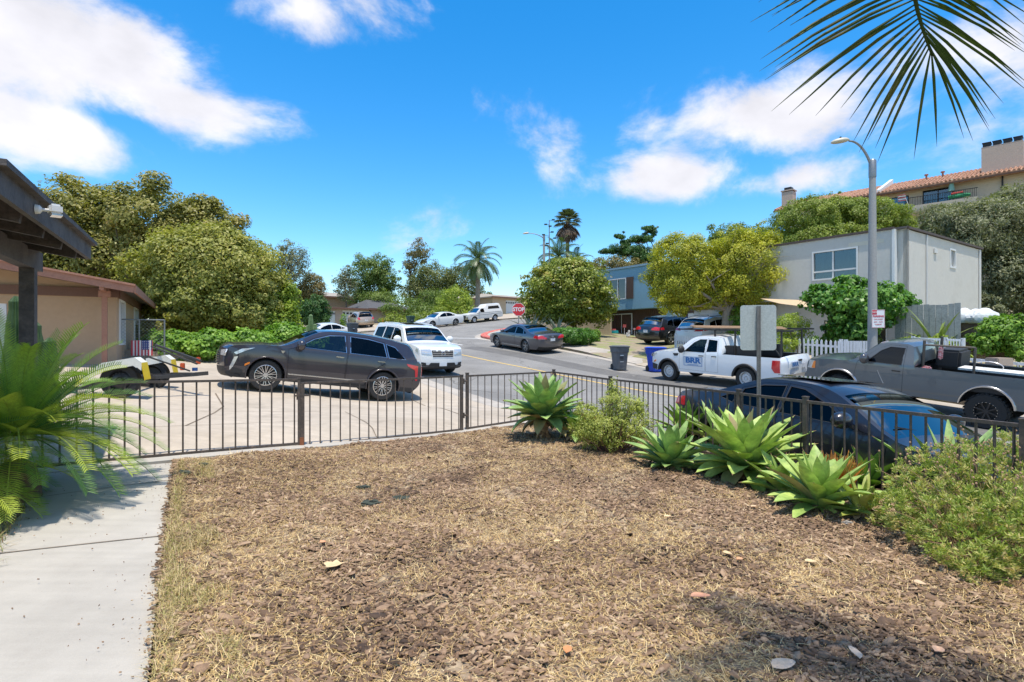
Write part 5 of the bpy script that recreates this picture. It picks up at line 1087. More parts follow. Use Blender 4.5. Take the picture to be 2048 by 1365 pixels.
# -- dark crossover in the driveway
DG = paint('paint_dark_grey', (.022, .019, .027), metal=.0, rough=.3)
XT = dict(L=4.81, W=1.90, belt=1.13, wf=.93, wr=3.79, r=.375, ra=.43, tw=.24, sill=.27, tum=.42, af=1.0, tf=.17, clad=.40, lip=.022, vis=1, paint=DG, style='multi', rim=PM('rim_bright', (.62, .60, .58), rough=.25, metal=.8, var=.05), rimf=.68, trim=CHR, hmat=CHR, mirror=(1.62, 1.20), mirsz=1.25, glass=GLB, bulge=.13,
    top=[(.22, .26, 'B'), (.07, .32, 'B'), (.02, .5, ''), (.0, .70, ''), (.03, .90, ''), (.15, 1.00, ''), (.7, 1.09, ''), (1.28, 1.15, 'W'), (2.02, 1.55, ''), (2.40, 1.635, ''), (3.0, 1.66, ''), (3.65, 1.635, ''), (4.15, 1.57, ''), (4.42, 1.50, 'R'), (4.66, 1.14, ''), (4.77, 1.06, ''), (4.81, .86, ''), (4.81, .62, ''), (4.79, .48, 'B'), (4.62, .28, 'B')],
    wins=[([(1.60, 1.155), (1.95, 1.38), (2.30, 1.51), (2.68, 1.555), (2.74, 1.145)], 0, GLASS('glass_open_green', (.42, .50, .42))), ([(2.86, 1.145), (2.84, 1.558), (3.30, 1.545), (3.70, 1.49), (3.80, 1.14)], 1, GLD), ([(3.87, 1.14), (3.78, 1.475), (4.02, 1.42), (4.32, 1.14)], -1, GLD)],
    doors=[[(1.40, .36), (1.36, 1.07), (1.50, 1.12), (1.90, 1.395), (2.28, 1.55), (2.72, 1.60), (2.78, 1.14), (2.77, .34), (1.5, .33)], [(2.785, .34), (2.795, 1.14), (2.74, 1.60), (3.30, 1.588), (3.73, 1.525), (3.84, 1.12), (3.72, .92), (3.42, .75), (3.30, .34)]],
    patches=[('F', [(.55, .86), (.80, .90), (.86, .82), (.80, .74), (.60, .74)], CLRL, 'headlight'), ('S', [(.18, .84), (.34, .95), (.62, 1.01), (.40, .90), (.24, .80)], CLRL, 'headlight'), ('S', [(.20, .74), (.28, .76), (.20, .50), (.14, .42), (.13, .5)], CLRL, 'running_light'), ('F', [(-.50, .50), (.50, .50), (.56, .86), (-.56, .86)], BLK, 'grille', .008, False),
             ('S', [(.44, .60), (.54, .66), (.55, .62), (.44, .55)], AMBR, 'side_marker'), ('S', [(4.36, 1.03), (4.70, 1.00), (4.72, .60), (4.66, .60), (4.62, .88), (4.40, .97)], REDL, 'tail_light'), ('R', [(.62, .62), (.70, .62), (.72, 1.0), (.45, 1.02), (.5, .96)], REDL, 'tail_light'), ('S', [(.16, .36), (.42, .38), (.40, .46), (.18, .50)], BLK, 'lower_intake')],
    extra=[grille_bars(.52, .84, .5, 6), side_strip(1.42, 3.35, .46, .028, CHR, 'chrome_strip'), wipers(1.30, 1.15), rear_plate(.72)])
XT['extra'].append(lambda t, X, w, e: [(lambda mb: (mb.prism([(-.045, .02), (.045, .02), (.02, -.03), (0, -.045), (-.02, -.03)], 0, .004, M=Matrix.Translation((X(1.24), s*(w(1.24, 1.0)+.006), .99)) @ Matrix.Rotation(R(90), 4, 'X')), mb.build('emblem', CHR, t)))(MB()) for s in (1, -1)])
car('dark grey crossover parked across the driveway, its nose to the left', XT, ((-6.05, 13.35), 'f', 1), (-.885, -.466), 'cars in the left driveway and kerb', zc=.015)
# -- white boxy SUV facing us
WP = paint('paint_white', (.72, .73, .72), rough=.3)
PIL = dict(L=4.86, W=1.99, belt=1.17, wf=.93, wr=3.70, r=.375, ra=.43, tw=.24, sill=.28, tum=.30, af=.8, tf=.13, ar=.5, tr=.06, clad=.38, vis=-1, paint=WP, style='five', glass=GLD, wglass=GLM, hmat=WP, mirror=(1.55, 1.27), mirsz=1.3, bulge=.11, crown=.035, mirmat=WP,
    top=[(.22, .27, 'B'), (.06, .33, 'B'), (.0, .45, ''), (.0, .66, ''), (.05, .95, ''), (.14, 1.05, ''), (.6, 1.13, ''), (1.18, 1.20, 'W'), (1.83, 1.66, ''), (2.1, 1.74, ''), (3.0, 1.79, ''), (4.1, 1.76, ''), (4.5, 1.70, 'R'), (4.70, 1.25, ''), (4.80, .9, ''), (4.86, .6, ''), (4.82, .4, 'B'), (4.65, .28, 'B')],
    wins=[([(1.55, 1.20), (2.0, 1.58), (2.30, 1.64), (2.60, 1.65), (2.60, 1.19)], 0), ([(2.70, 1.19), (2.70, 1.65), (3.45, 1.64), (3.48, 1.19)], 1), ([(3.62, 1.19), (3.58, 1.63), (4.38, 1.56), (4.45, 1.20)], -1)],
    doors=[[(1.36, .40), (1.34, 1.16), (1.95, 1.64), (2.28, 1.70), (2.64, 1.705), (2.65, .38)], [(2.665, .38), (2.655, 1.705), (3.50, 1.69), (3.54, 1.1), (3.25, .8), (3.2, .38)]],
    patches=[('F', [(.46, .82), (.84, .86), (.86, 1.02), (.50, 1.02)], CLRL, 'headlight', .02), ('S', [(.10, .86), (.30, .93), (.28, 1.03), (.14, 1.02)], CLRL, 'headlight'), ('F', [(-.42, .74), (.42, .74), (.46, .98), (-.46, .98)], BLK, 'grille', .01, False), ('F', [(-.60, .38), (.60, .38), (.50, .52), (-.50, .52)], BLK, 'lower_intake', .012, False),
             ('F', [(.66, .42), (.84, .46), (.84, .54), (.68, .52)], BLK, 'fog_light', .014), ('F', [(-.86, .27), (.86, .27), (.88, .40), (-.88, .40)], PM('bumper_grey', (.09, .10, .11), rough=.6), 'lower_bumper', .008, False), ('R', [(.72, .8), (.88, .8), (.86, 1.2), (.76, 1.2)], REDL, 'tail_light')],
    extra=[grille_bars(.76, .97, .43, 3, th=.03), emblem('F', .865, .085), front_plate(.47), wipers(1.22, 1.22), roof_rails(2.1, 4.2, 1.76, .66, WP)])
PIL['extra'].append(lambda t, X, w, e: (lambda mb: (mb.box((X(2.75), 0, 1.825), (.75, .85, .012)), mb.build('sunroof', GLD, t, bevel=.005)))(MB()))
car('white boxy suv facing us behind the dark crossover', PIL, ((-2.53, 22.06), 'f', 1), (.57, -.82), 'cars in the left driveway and kerb')
# -- pickups
def rack(t, X, w, e):
    mb = MB()
    for s in (2.75, 3.55, 4.5, 5.2):
        for sg in (1, -1):
            y = sg*.68; mb.bar((X(s), y, 1.05), (X(s), y*.92, 1.98), .045, .045)
        mb.bar((X(s), -.66, 1.98), (X(s), .66, 1.98), .04, .04)
    for sg in (1, -1): mb.bar((X(1.15), sg*.64, 2.0), (X(5.6), sg*.64, 2.0), .04, .05)
    for s in (1.3, 2.1): mb.bar((X(s), -.64, 2.0), (X(s), .64, 2.0), .035, .035)
    mb.bar((X(3.6), -.7, 1.2), (X(4.4), -.66, 1.95), .03, .03); mb.bar((X(4.6), .68, 1.95), (X(5.2), .68, 1.15), .03, .03)
    mb.build('ladder_rack', PM('rack_steel', (.06, .055, .05), rough=.6, metal=.4, var=.3), t)
    mb = MB()
    for s in (2.72, 3.62): mb.box((X(s+.42), .60, 1.24), (.80, .22, .42)); mb.box((X(s+.42), -.60, 1.24), (.80, .22, .42))
    mb.build('tool_box', PM('tool_box_black', (.025, .024, .025), rough=.5, var=.2), t, bevel=.015)
RG = dict(L=5.35, W=1.90, belt=1.18, wf=.87, wr=4.09, r=.385, ra=.46, tw=.25, sill=.42, tum=.36, af=.75, tf=.15, ar=.3, tr=.03, vis=1, paint=paint('paint_pickup_white', (.70, .735, .76)), style='steel', rim=WST, rimf=.60, glass=GLM, hz=1.06, hmat=BLK, mirmat=BLK, mirror=(1.62, 1.28), mirsz=1.25, lip=.04, lipblack=True, single=True, cab0=1.3, cab1=3.0, seat=2.15, bulge=.09, rear_span=.35,
    top=[(.20, .40, 'Bs'), (.04, .46, 'B'), (.0, .66, ''), (.02, .98, ''), (.12, 1.08, ''), (.6, 1.16, ''), (1.22, 1.20, 'W'), (1.85, 1.66, ''), (2.12, 1.74, ''), (2.75, 1.75, ''), (3.08, 1.69, 's'), (3.20, 1.16, 'Xs'), (5.28, 1.14, 's'), (5.34, .98, 's'), (5.35, .56, 'Bs'), (5.25, .42, 'Bs')],
    wins=[([(1.62, 1.20), (1.98, 1.52), (2.20, 1.63), (2.48, 1.645), (2.48, 1.19)], 0), ([(2.58, 1.22), (2.58, 1.64), (2.92, 1.61), (2.98, 1.24)], 1)],
    doors=[[(1.40, .52), (1.40, 1.16), (1.96, 1.60), (2.18, 1.69), (2.52, 1.70), (2.53, .50)], [(2.545, .50), (2.535, 1.70), (2.97, 1.665), (3.06, 1.1), (3.06, .50)]],
    bed=(3.22, 5.27, .72, 1.14), railblack=True,
    patches=[('F', [(.55, .88), (.86, .92), (.88, 1.06), (.6, 1.04)], CLRL, 'headlight'), ('S', [(.05, .90), (.24, 1.0), (.30, 1.08), (.10, 1.06)], CLRL, 'headlight'), ('F', [(-.5, .70), (.5, .70), (.54, 1.02), (-.54, 1.02)], BLK, 'grille', .01, False), ('S', [(1.10, 1.10), (1.36, 1.11), (1.34, 1.02), (1.18, 1.0)], BLK, 'fender_vent', .008), ('S', [(.10, .74), (.24, .80), (.26, .74), (.12, .68)], AMBR, 'side_marker'),
             ('S', [(5.06, 1.06), (5.30, 1.06), (5.31, .66), (5.14, .66), (5.04, .80)], REDL, 'tail_light', .02), ('S', [(.03, .42), (.30, .42), (.34, .62), (.02, .66)], BLK, 'bumper_corner', .015)],
    extra=[rack])
BLUE = PM('sign_blue', (.03, .16, .42), rough=.5, var=.05); SILV = PM('sign_pale', (.62, .66, .70), rough=.5, var=.04)
def brr(t, X, w, e):
    for i, y in enumerate((-.5, -.1, .35)): mb = MB(); mb.bar((X(.9+i*.4), y, 2.05), (X(4.6+i*.3), y+.05, 2.05), .22, .035); mb.build('plank', PM('plank_tan', (.36, .22, .12), rough=.85, var=.25, scale=5), t)
    s, z = 2.02, .84; y = w(s, z)+.006; mb = MB(); mb.box((X(s), y, z), (.80, .006, .34)); o = mb.build('door_sign', SILV, t)
    mb = MB()
    for a, b, c, d in ((-.40, .40, .155, .17), (-.40, .40, -.17, -.155), (-.40, -.385, -.155, .155), (.385, .40, -.155, .155)): mb.box((X(s)+(a+b)/2, y+.005, z+(c+d)/2), (b-a, .005, d-c))
    mb.box((X(s), y+.005, z-.125), (.46, .004, .018)); mb.build('sign_border', BLUE, o)
    text_mesh('BRR', .27, BLUE, o, Matrix.Translation((X(s), y+.006, z+.025)) @ Matrix.Rotation(R(180), 4, 'Z') @ Matrix.Rotation(R(90), 4, 'X'), 'lettering', .002, 1.35, .014)
    x = e('R', .30, .90)-.028; mb = MB(); mb.box((x, .34, .90), (.01, .50, .20)); o = mb.build('tailgate_sign', SILV, t)
    text_mesh('BRR', .17, BLUE, o, Matrix.Translation((x-.008, .34, .91)) @ Matrix.Rotation(R(-90), 4, 'Z') @ Matrix.Rotation(R(90), 4, 'X'), 'lettering', .002, 1.25, .006)
    mb = MB(); mb.box((X(5.33)-.05, 0, .54), (.20, 1.7, .16)); mb.build('rear_bumper', PM('bumper_chrome', (.45, .45, .46), rough=.3, metal=.8, var=.1), t, bevel=.02)
    mb = MB(); mb.box((e('R', 0, 1.0)-.02, 0, 1.02), (.03, .22, .06)); mb.build('tailgate_handle', BLK, t, bevel=.008)
    mb = MB(); mb.box((e('R', 0, .72)-.03, -.25, .84), (.012, .31, .155)); mb.build('licence_plate', WHT, t)
RG['extra'].append(brr)
car('white work pickup with a ladder rack and lettered doors at the kerb', RG, ((6.16, 21.35), 'f', 1), (-.575, .818), 'pickups parked at the far kerb', name='pickup_truck', cat='pickup')
SV_P = paint('paint_storm_grey', (.085, .105, .120), metal=.15, rough=.32)
def silv(t, X, w, e):
    mb = MB()
    RP_ = PM('rusty_pipe', (.13, .11, .09), rough=.8, metal=.3, var=.4, scale=20)
    for sg in (1, -1): m2 = MB(); m2.tube([(X(2.88), sg*.62, 1.15), (X(2.88), sg*.62, 2.02)], .035, 8); m2.build('rack_post', RP_, t, smooth=True)
    mb.tube([(X(3.95), .60, 1.20), (X(3.95), .60, 1.92)], .03, 8); mb.tube([(X(2.88), .62, 1.90), (X(3.95), .60, 1.92)], .025, 8); mb.build('pipe_rack', PM('rusty_pipe', (.13, .11, .09), rough=.8, metal=.3, var=.4, scale=20), t)
    mb = MB(); mb.box((X(3.25), .62, 1.72), (.10, .08, .34)); mb.box((X(2.95), .60, 1.28), (.22, .16, .10)); mb.build('red_rag', PM('red_cloth', (.55, .05, .05), rough=.9, var=.3, scale=30, c2=(.6, .5, .5)), t, bevel=.03)
    mb = MB(); mb.box((X(4.35), .25, 1.34), (1.5, .5, .05)); mb.build('white_board', PM('board_white', (.62, .62, .58), rough=.7, var=.4, scale=18), t)
    mb = MB(); mb.box((X(3.25), -.3, 1.5), (.55, .8, .5)); mb.build('black_crate', BLK, t, bevel=.06)
    mb = MB(); mb.lathe([(.001, 0), (.09, 0), (.09, .006), (.001, .006)], 20, M=Matrix.Translation((X(3.22), w(3.22, 1.0)+.002, 1.0)) @ Matrix.Rotation(R(-90), 4, 'X')); mb.build('fuel_flap', SV_P, t)
    mb = MB(); xs = w(2.1, .9); mb.bar((X(1.95), w(1.95, 1.16)+.004, 1.14), (X(2.12), w(2.12, .76)+.004, .80), .006, .014); mb.build('door_scratch', PM('scratch_pale', (.35, .35, .35), var=.2), t)
    mb = MB(); mb.box((X(.0), 0, .72), (.16, 1.86, .24)); mb.build('front_bumper', PM('bumper_dull', (.16, .165, .17), rough=.5, metal=.4, var=.2), t, bevel=.04)
    mb = MB(); mb.tube([(X(4.1)+math.cos(a)*.3, .1+math.sin(a)*.02, 1.42+math.sin(a)*.12) for a in np.linspace(0, 6.28, 20)], .01, 5); mb.build('wire_hoop', CHR, t)
SV = dict(L=5.72, W=2.03, belt=1.34, wf=.96, wr=4.34, r=.43, ra=.53, arcz=.50, tw=.29, sill=.56, tum=.34, af=.6, tf=.08, ar=.3, tr=.02, vis=1, paint=SV_P, style='beadlock', rim=BRM, rimf=.56, knob=True, glass=GLASS('glass_navy', (.02, .035, .05), refl=-.01, gcol=(.5, .6, .7)), wglass=GLM, hz=1.18, hmat=BLK, mirmat=PM('mirror_gloss', (.05, .05, .055), rough=.15, coat=1, var=0), mirror=(1.68, 1.46), mirsz=1.35, lip=.03, lipchrome=True, single=True, cab0=1.4, cab1=2.8, seat=2.35, bulge=.08, rear_span=.3, poke=.02,
    top=[(.14, .60, 'Bs'), (.02, .64, 'B'), (.0, .84, ''), (.02, 1.14, ''), (.10, 1.24, ''), (.6, 1.31, ''), (1.28, 1.36, 'W'), (1.86, 1.82, ''), (2.10, 1.895, ''), (2.55, 1.90, ''), (2.72, 1.84, 's'), (2.80, 1.33, 'Xs'), (5.66, 1.31, 's'), (5.72, 1.15, 's'), (5.72, .72, 'Bs'), (5.62, .58, 'Bs')],
    wins=[([(1.66, 1.36), (1.98, 1.68), (2.18, 1.79), (2.52, 1.79), (2.50, 1.35)], 0)],
    doors=[[(1.42, .66), (1.36, .95), (1.42, 1.33), (1.94, 1.76), (2.16, 1.85), (2.56, 1.85), (2.57, .64), (1.50, .64)]],
    bed=(2.82, 5.64, .88, 1.31),
    patches=[('S', [(.03, .98), (.20, .98), (.24, 1.22), (.08, 1.22)], CLRL, 'headlight', .012), ('S', [(.16, .99), (.27, .99), (.27, 1.20), (.22, 1.20)], AMBR, 'side_marker', .016), ('F', [(.62, .96), (.90, .96), (.92, 1.2), (.64, 1.2)], CLRL, 'headlight'), ('F', [(-.55, .92), (.55, .92), (.58, 1.2), (-.58, 1.2)], BLK, 'grille', .01, False), ('S', [(5.50, 1.26), (5.69, 1.26), (5.70, .86), (5.52, .86)], REDL, 'tail_light')],
    extra=[silv, wipers(1.30, 1.38)])
car('lifted grey pickup with black knobbly tyres cut by the right edge', SV, ((11.6, 13.45), 'r', 1), (-.575, .818), 'pickups parked at the far kerb', name='pickup_truck', cat='pickup')
# -- black sedan just behind the fence
BS = sedan(4.98, 1.90, 1.44, paint=paint('paint_black_blue', (.012, .014, .022), metal=.0, rough=.3, coat=.55), vis=-1, glass=GLASS('glass_smoke', (.06, .08, .10), refl=-.02, gcol=(.35, .36, .37)), wglass=GLASS('glass_windscreen', (.34, .42, .40), refl=-.01, gcol=(.27, .31, .31)), trim=BLK, style='multi', mirror=(1.78, 1.06), mirsz=1.2, hmat=paint('paint_black_blue', (0, 0, 0)), crown=.05)
BS['patches'] = [('F', [(.55, .58), (.82, .60), (.86, .72), (.6, .70)], CLRL, 'headlight'), ('S', [(.10, .60), (.42, .70), (.40, .77), (.14, .70)], CLRL, 'headlight'), ('R', [(.45, .78), (.86, .78), (.84, .92), (.48, .92)], REDL, 'tail_light'), ('S', [(4.70, .80), (4.93, .80), (4.92, .93), (4.74, .95)], REDL, 'tail_light'), ('F', [(-.45, .40), (.45, .40), (.5, .62), (-.5, .62)], BLK, 'grille', .008, False)]
def bs_ex(t, X, w, e):
    mb = MB(); mb.box((X(2.80), 0, 1.476), (.85, 1.05, .006)); mb.build('glass_roof', PM('gloss_black_roof', (.01, .012, .016), rough=.05, coat=1, var=0), t, bevel=.003)
    mb = MB(); mb.box((X(1.70), -.25, 1.10), (.30, .22, .01), M=None); mb.build('dashboard_paper', PM('paper', (.55, .70, .62), var=.1), t)
BS['extra'] = [bs_ex, wipers(1.30, .95), side_strip(1.5, 3.9, .38, .02, CHR, 'chrome_strip'), rear_plate(.72)]
hd = Vector((.385, -.923, 0)); p0 = Vector((2.72, 9.5, 0))+hd*(4.98-BS['wr'])
car('black sedan close behind the low fence, its bonnet to the right', BS, ((p0.x+.10, p0.y+.04), 'r', -1), (.385, -.923), 'cars in the street')
# -- grey sedan by the stop sign
AC = sedan(4.90, 1.86, 1.45, paint=paint('paint_steel_grey', (.11, .11, .125), metal=.7, rough=.3), vis=1, glass=GLD, rglass=GLD, style='star', rim=PM('rim_two_tone', (.35, .35, .36), rough=.3, metal=.8), trim=CHR, wr=3.76, mirror=(1.74, 1.06), r=.35, ra=.40)
AC['patches'] = [('R', [(.38, .80), (.88, .82), (.88, .97), (.62, .99), (.40, .88)], REDL, 'tail_light', .02), ('S', [(4.50, .86), (4.83, .82), (4.84, .96), (4.62, 1.0)], REDL, 'tail_light'), ('R', [(-.8, .26), (.8, .26), (.82, .38), (-.82, .38)], BLK, 'rear_diffuser', .008, False), ('S', [(.1, .60), (.5, .70), (.48, .76), (.15, .70)], CLRL, 'headlight')]
AC['extra'] = [rear_plate(.76), emblem('R', .93, .05), side_strip(1.5, 3.3, .32, .02, CHR, 'chrome_strip')]
car('grey sedan seen from behind, parked by the stop sign', AC, ((-.80, 32.45), 'f', 1), (-.57, .82), 'cars in the street')
# -- cars in the blue house's driveway, seen from behind
def suv(L, W, H, pt_, **k):
    f = L/4.8; h = H/1.70
    q = dict(L=L, W=W, belt=1.06*h, wf=.92*f, wr=3.78*f, r=.38, ra=.44, tw=.26, sill=.30, tum=.42, vis=-1, paint=pt_, glass=GLD, wglass=GLM, rglass=GLD, style='five', clad=.36,
        top=[(.2, .28, 'B'), (.05, .34, 'B'), (.0, .6, ''), (.04, .85*h, ''), (.2, .96*h, ''), (.7, 1.03*h, ''), (1.25, 1.10*h, 'W'), (2.0, 1.55*h, ''), (2.4, 1.64*h, ''), (3.3, 1.655*h, ''), (4.0, 1.59*h, ''), (4.25, 1.53*h, 'R'), (4.56, 1.13*h, ''), (4.72, 1.0*h, ''), (4.80, .72*h, ''), (4.78, .42, 'B'), (4.62, .29, 'B')],
        wins=[([(1.62, 1.09*h), (2.15, 1.48*h), (2.66, 1.53*h), (2.70, 1.08*h)], -1), ([(2.78, 1.08*h), (2.76, 1.53*h), (3.40, 1.51*h), (3.52, 1.08*h)], -1), ([(3.60, 1.09*h), (3.48, 1.49*h), (3.95, 1.40*h), (4.12, 1.14*h)], -1)])
    for kk in ('top', 'wins'):
        q[kk] = [(a*f, z, g) for a, z, g in q[kk]] if kk == 'top' else [([(a*f, z) for a, z in p], d) for p, d in q[kk]]
    q.update(k); return q
CAY = suv(4.85, 1.94, 1.70, paint('paint_black', (.012, .012, .014), metal=.2), trim=CHR)
CAY['patches'] = [('R', [(.40, .88), (.88, .86), (.88, 1.02), (.60, 1.06), (.42, .98)], REDL, 'tail_light', .02), ('S', [(4.45, .90), (4.72, .88), (4.74, 1.0), (4.50, 1.05)], REDL, 'tail_light'), ('R', [(-.9, .30), (.9, .30), (.92, .50), (-.92, .50)], PM('bumper_brown', (.10, .085, .06), rough=.5), 'lower_bumper', .01, False)]
CAY['extra'] = [rear_plate(.80), lambda t, X, w, e: (lambda mb: (mb.box((X(4.18), 0, 1.60), (.36, 1.30, .03)), mb.build('roof_spoiler', CAY['paint'], t, bevel=.01)))(MB())]
car('black suv seen from behind in the blue house driveway', CAY, ((9.25, 32.25), 'r', -1), (.82, .57), 'cars on the blue house driveway', zc=.0)
SFE = suv(4.85, 1.90, 1.72, WP, clad=.3, wglass=GLM)
SFE['patches'] = [('R', [(.42, .98), (.86, 1.0), (.88, 1.12), (.60, 1.12)], REDL, 'tail_light', .02), ('S', [(4.35, 1.02), (4.66, 1.0), (4.62, 1.13), (4.40, 1.12)], REDL, 'tail_light'), ('R', [(-.9, .29), (.9, .29), (.92, .42), (-.92, .42)], BLK, 'lower_bumper', .01, False)]
SFE['extra'] = [rear_plate(.92), roof_rails(2.1, 4.0, 1.70, .62, BLK, .03)]
car('white suv seen from behind beside the black one, behind pickets', SFE, ((10.75, 29.5), 'r', -1), (.82, .57), 'cars on the blue house driveway', zc=.0)
# -- cars up the hill
AU = sedan(4.70, 1.83, 1.43, paint=WP, vis=1, glass=GLD, style='five', r=.34, doors=[], wglass=GLD)
AU['wins'] = [(q[0], -1) for q in AU['wins']]; AU['patches'] = [('F', [(-.42, .30), (.42, .30), (.46, .70), (-.46, .70)], BLK, 'grille', .01, False), ('F', [(.52, .56), (.84, .58), (.84, .68), (.55, .66)], CLRL, 'headlight'), ('S', [(.1, .58), (.36, .66), (.34, .72), (.12, .68)], CLRL, 'headlight')]
AU['extra'] = [lambda t, X, w, e: (lambda mb: (mb.bar((X(1.31), w(1.31, .9)+.004, .9), (X(1.33), w(1.33, .4)+.004, .4), .006, .03), mb.bar((X(2.7), w(2.7, .9)+.004, .93), (X(2.7), w(2.7, .4)+.004, .35), .004, .012), mb.build('door_seam', BLK, t)))(MB())]
car('white sedan parked uphill below the yellow green bush', AU, ((-7.7, 53.0), 'f', 1), (-.75, -.66), 'white cars parked uphill')
TOY = dict(L=4.75, W=1.72, belt=1.06, wf=.80, wr=3.62, r=.35, ra=.40, tw=.22, sill=.38, tum=.26, af=.5, tf=.06, ar=.3, tr=.02, vis=1, paint=PM('paint_old_white', (.66, .66, .64), rough=.4, var=.05, coat=.3), style='steel', rim=WST, rimf=.62, glass=GLD, wglass=GLD, bulge=.05, hz=.95, hmat=BLK, mirmat=CHR, mirror=(1.45, 1.14), lip=.02,
    top=[(.12, .40, 'Bs'), (.0, .46, 'B'), (.0, .70, ''), (.02, .95, 's'), (.3, 1.0, ''), (1.15, 1.05, 'Ws'), (1.75, 1.50, ''), (1.95, 1.56, ''), (2.30, 1.57, 's'), (2.44, 1.60, 's'), (2.70, 1.86, 's'), (3.4, 1.88, ''), (4.50, 1.86, 's'), (4.68, 1.05, 's'), (4.72, .90, 's'), (4.72, .52, 'Bs'), (4.6, .40, 'Bs')],
    wins=[([(1.50, 1.08), (1.82, 1.44), (2.18, 1.46), (2.20, 1.08)], -1), ([(2.78, 1.36), (2.90, 1.66), (4.28, 1.66), (4.38, 1.34)], -1)],
    patches=[('F', [(-.6, .62), (.6, .62), (.62, .88), (-.62, .88)], BLK, 'grille', .01, False), ('F', [(.50, .66), (.74, .66), (.74, .84), (.50, .84)], CLRL, 'headlight', .02)],
    extra=[side_strip(.3, 4.6, .82, .02, BLK), side_strip(1.2, 4.6, 1.0, .02, BLK, 'pinstripe'), lambda t, X, w, e: (lambda mb: (mb.box((X(-.04), 0, .52), (.10, 1.66, .14)), mb.build('front_bumper', CHR, t, bevel=.02)))(MB())])
car('old white pickup with a windowed camper shell parked uphill', TOY, ((-4.07, 59.0), 'f', 1), (-.77, -.64), 'white cars parked uphill', name='pickup_truck', cat='pickup')
VAN = suv(5.0, 1.95, 1.75, paint('paint_champagne', (.42, .33, .25), metal=.5, rough=.35), vis=1, style='five', clad=.25)
VAN['top'] = [(.2, .24, 'B'), (.05, .3, 'B'), (.0, .5, ''), (.05, .78, ''), (.3, .92, ''), (.95, 1.08, 'W'), (1.9, 1.6, ''), (2.4, 1.72, ''), (3.6, 1.74, ''), (4.55, 1.69, 'R'), (4.82, 1.15, ''), (4.93, .9, ''), (5.0, .55, ''), (4.95, .38, 'B'), (4.8, .26, 'B')]
VAN['patches'] = [('R', [(.66, .90), (.88, .90), (.86, 1.16), (.72, 1.14)], REDL, 'tail_light', .02), ('S', [(4.62, .92), (4.84, .92), (4.80, 1.14), (4.66, 1.14)], REDL, 'tail_light')]
VAN['extra'] = [rear_plate(.82)]
car('champagne minivan seen from behind in front of the white garage door', VAN, ((-17.6, 62.4), 'r', 1), (-.50, .87), None, name='parked_minivan', cat='minivan', zc=.02)
W12 = sedan(4.75, 1.82, 1.42, paint=WP, vis=1, glass=GLD, doors=[], style='five'); W12['wins'] = [(q[0], -1) for q in W12['wins']]
W12['patches'] = [('R', [(.5, .78), (.86, .8), (.84, .94), (.55, .94)], REDL, 'tail_light'), ('S', [(4.45, .82), (4.68, .82), (4.66, .95), (4.5, .97)], REDL, 'tail_light')]
car('white sedan mostly hidden behind the hedge and the cactus', W12, ((-14.9, 40.2), 'f', 1), (-.76, -.65), None)
# ================================================================ buildings
def stucco(name, c, var=.07, c2=None): return PM(name, c, rough=.9, var=var, scale=.8, sc2=9, bump=.5, bscale=90, c2=c2, lo=.5, hi=.75)
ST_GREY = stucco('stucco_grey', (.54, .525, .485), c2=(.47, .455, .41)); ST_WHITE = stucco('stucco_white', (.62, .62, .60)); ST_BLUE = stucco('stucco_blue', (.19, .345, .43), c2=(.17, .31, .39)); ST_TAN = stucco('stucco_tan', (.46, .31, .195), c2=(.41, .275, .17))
ST_APT = stucco('stucco_apartment', (.50, .43, .34), c2=(.46, .39, .31)); ST_PINK = stucco('stucco_pinkish', (.44, .35, .29))
W_BRN = PM('brown_siding', (.085, .048, .032), rough=.8, var=.2, scale=3); W_FASC = PM('fascia_terracotta', (.36, .175, .115), rough=.7, var=.2, scale=4, c2=(.28, .13, .085)); W_BAND = PM('band_brown', (.16, .085, .06), rough=.8, var=.12)
W_DARK = PM('dark_stained_wood', (.045, .036, .034), rough=.7, var=.3, scale=6, c2=(.085, .068, .062), bump=.4, bscale=30); TRIM = PM('white_trim', (.68, .68, .66), rough=.6, var=.05)
TAR = PM('roof_tar', (.11, .10, .095), rough=.9, var=.2, scale=5); SHNG = PM('roof_shingle', (.085, .085, .09), rough=.95, var=.25, scale=9, bump=.6, bscale=14); SHNT = PM('roof_shingle_tan', (.32, .29, .24), rough=.95, var=.2, scale=9)
TILE = PM('roof_tile', (.36, .17, .10), rough=.85, var=.35, scale=3, c2=(.50, .30, .20), sc2=11); PANE = GLASS('window_pane', (.55, .60, .60), refl=.05); CURT = PM('curtain', (.38, .40, .42), rough=.9, var=.25, scale=9); ROOM = PM('room_dark', (.03, .035, .035), rough=.9, var=.1)
GDOOR = PM('garage_door_white', (.66, .68, .70), rough=.6, var=.05); DKMT = PM('dark_metal', (.02, .02, .022), rough=.5, metal=.3, var=.2)
def panel(name, parent, poly, holes, M, mat, thick=.16, step=1.5):
    """wall panel: poly and holes in (along, up); M puts it in the house's frame, thickness goes back (+y)"""
    V, T = tri_poly(poly, holes, step); k = len(V); vs = [M @ Vector((a, 0, z)) for a, z in V]+[M @ Vector((a, thick, z)) for a, z in V]
    cnt = {}
    for f in T:
        for i in range(3): e = (f[i], f[(i+1) % 3]); cnt.setdefault(frozenset(e), []).append(e)
    fs = list(T)+[tuple(k+i for i in f[::-1]) for f in T]+[(a, b, b+k, a+k) for q in cnt.values() if len(q) == 1 for a, b in q]
    mb = MB(); mb.add(vs, fs); return mb.build(name, mat, parent)
def rect(a, b, c, d): return [(a, c), (b, c), (b, d), (a, d)]
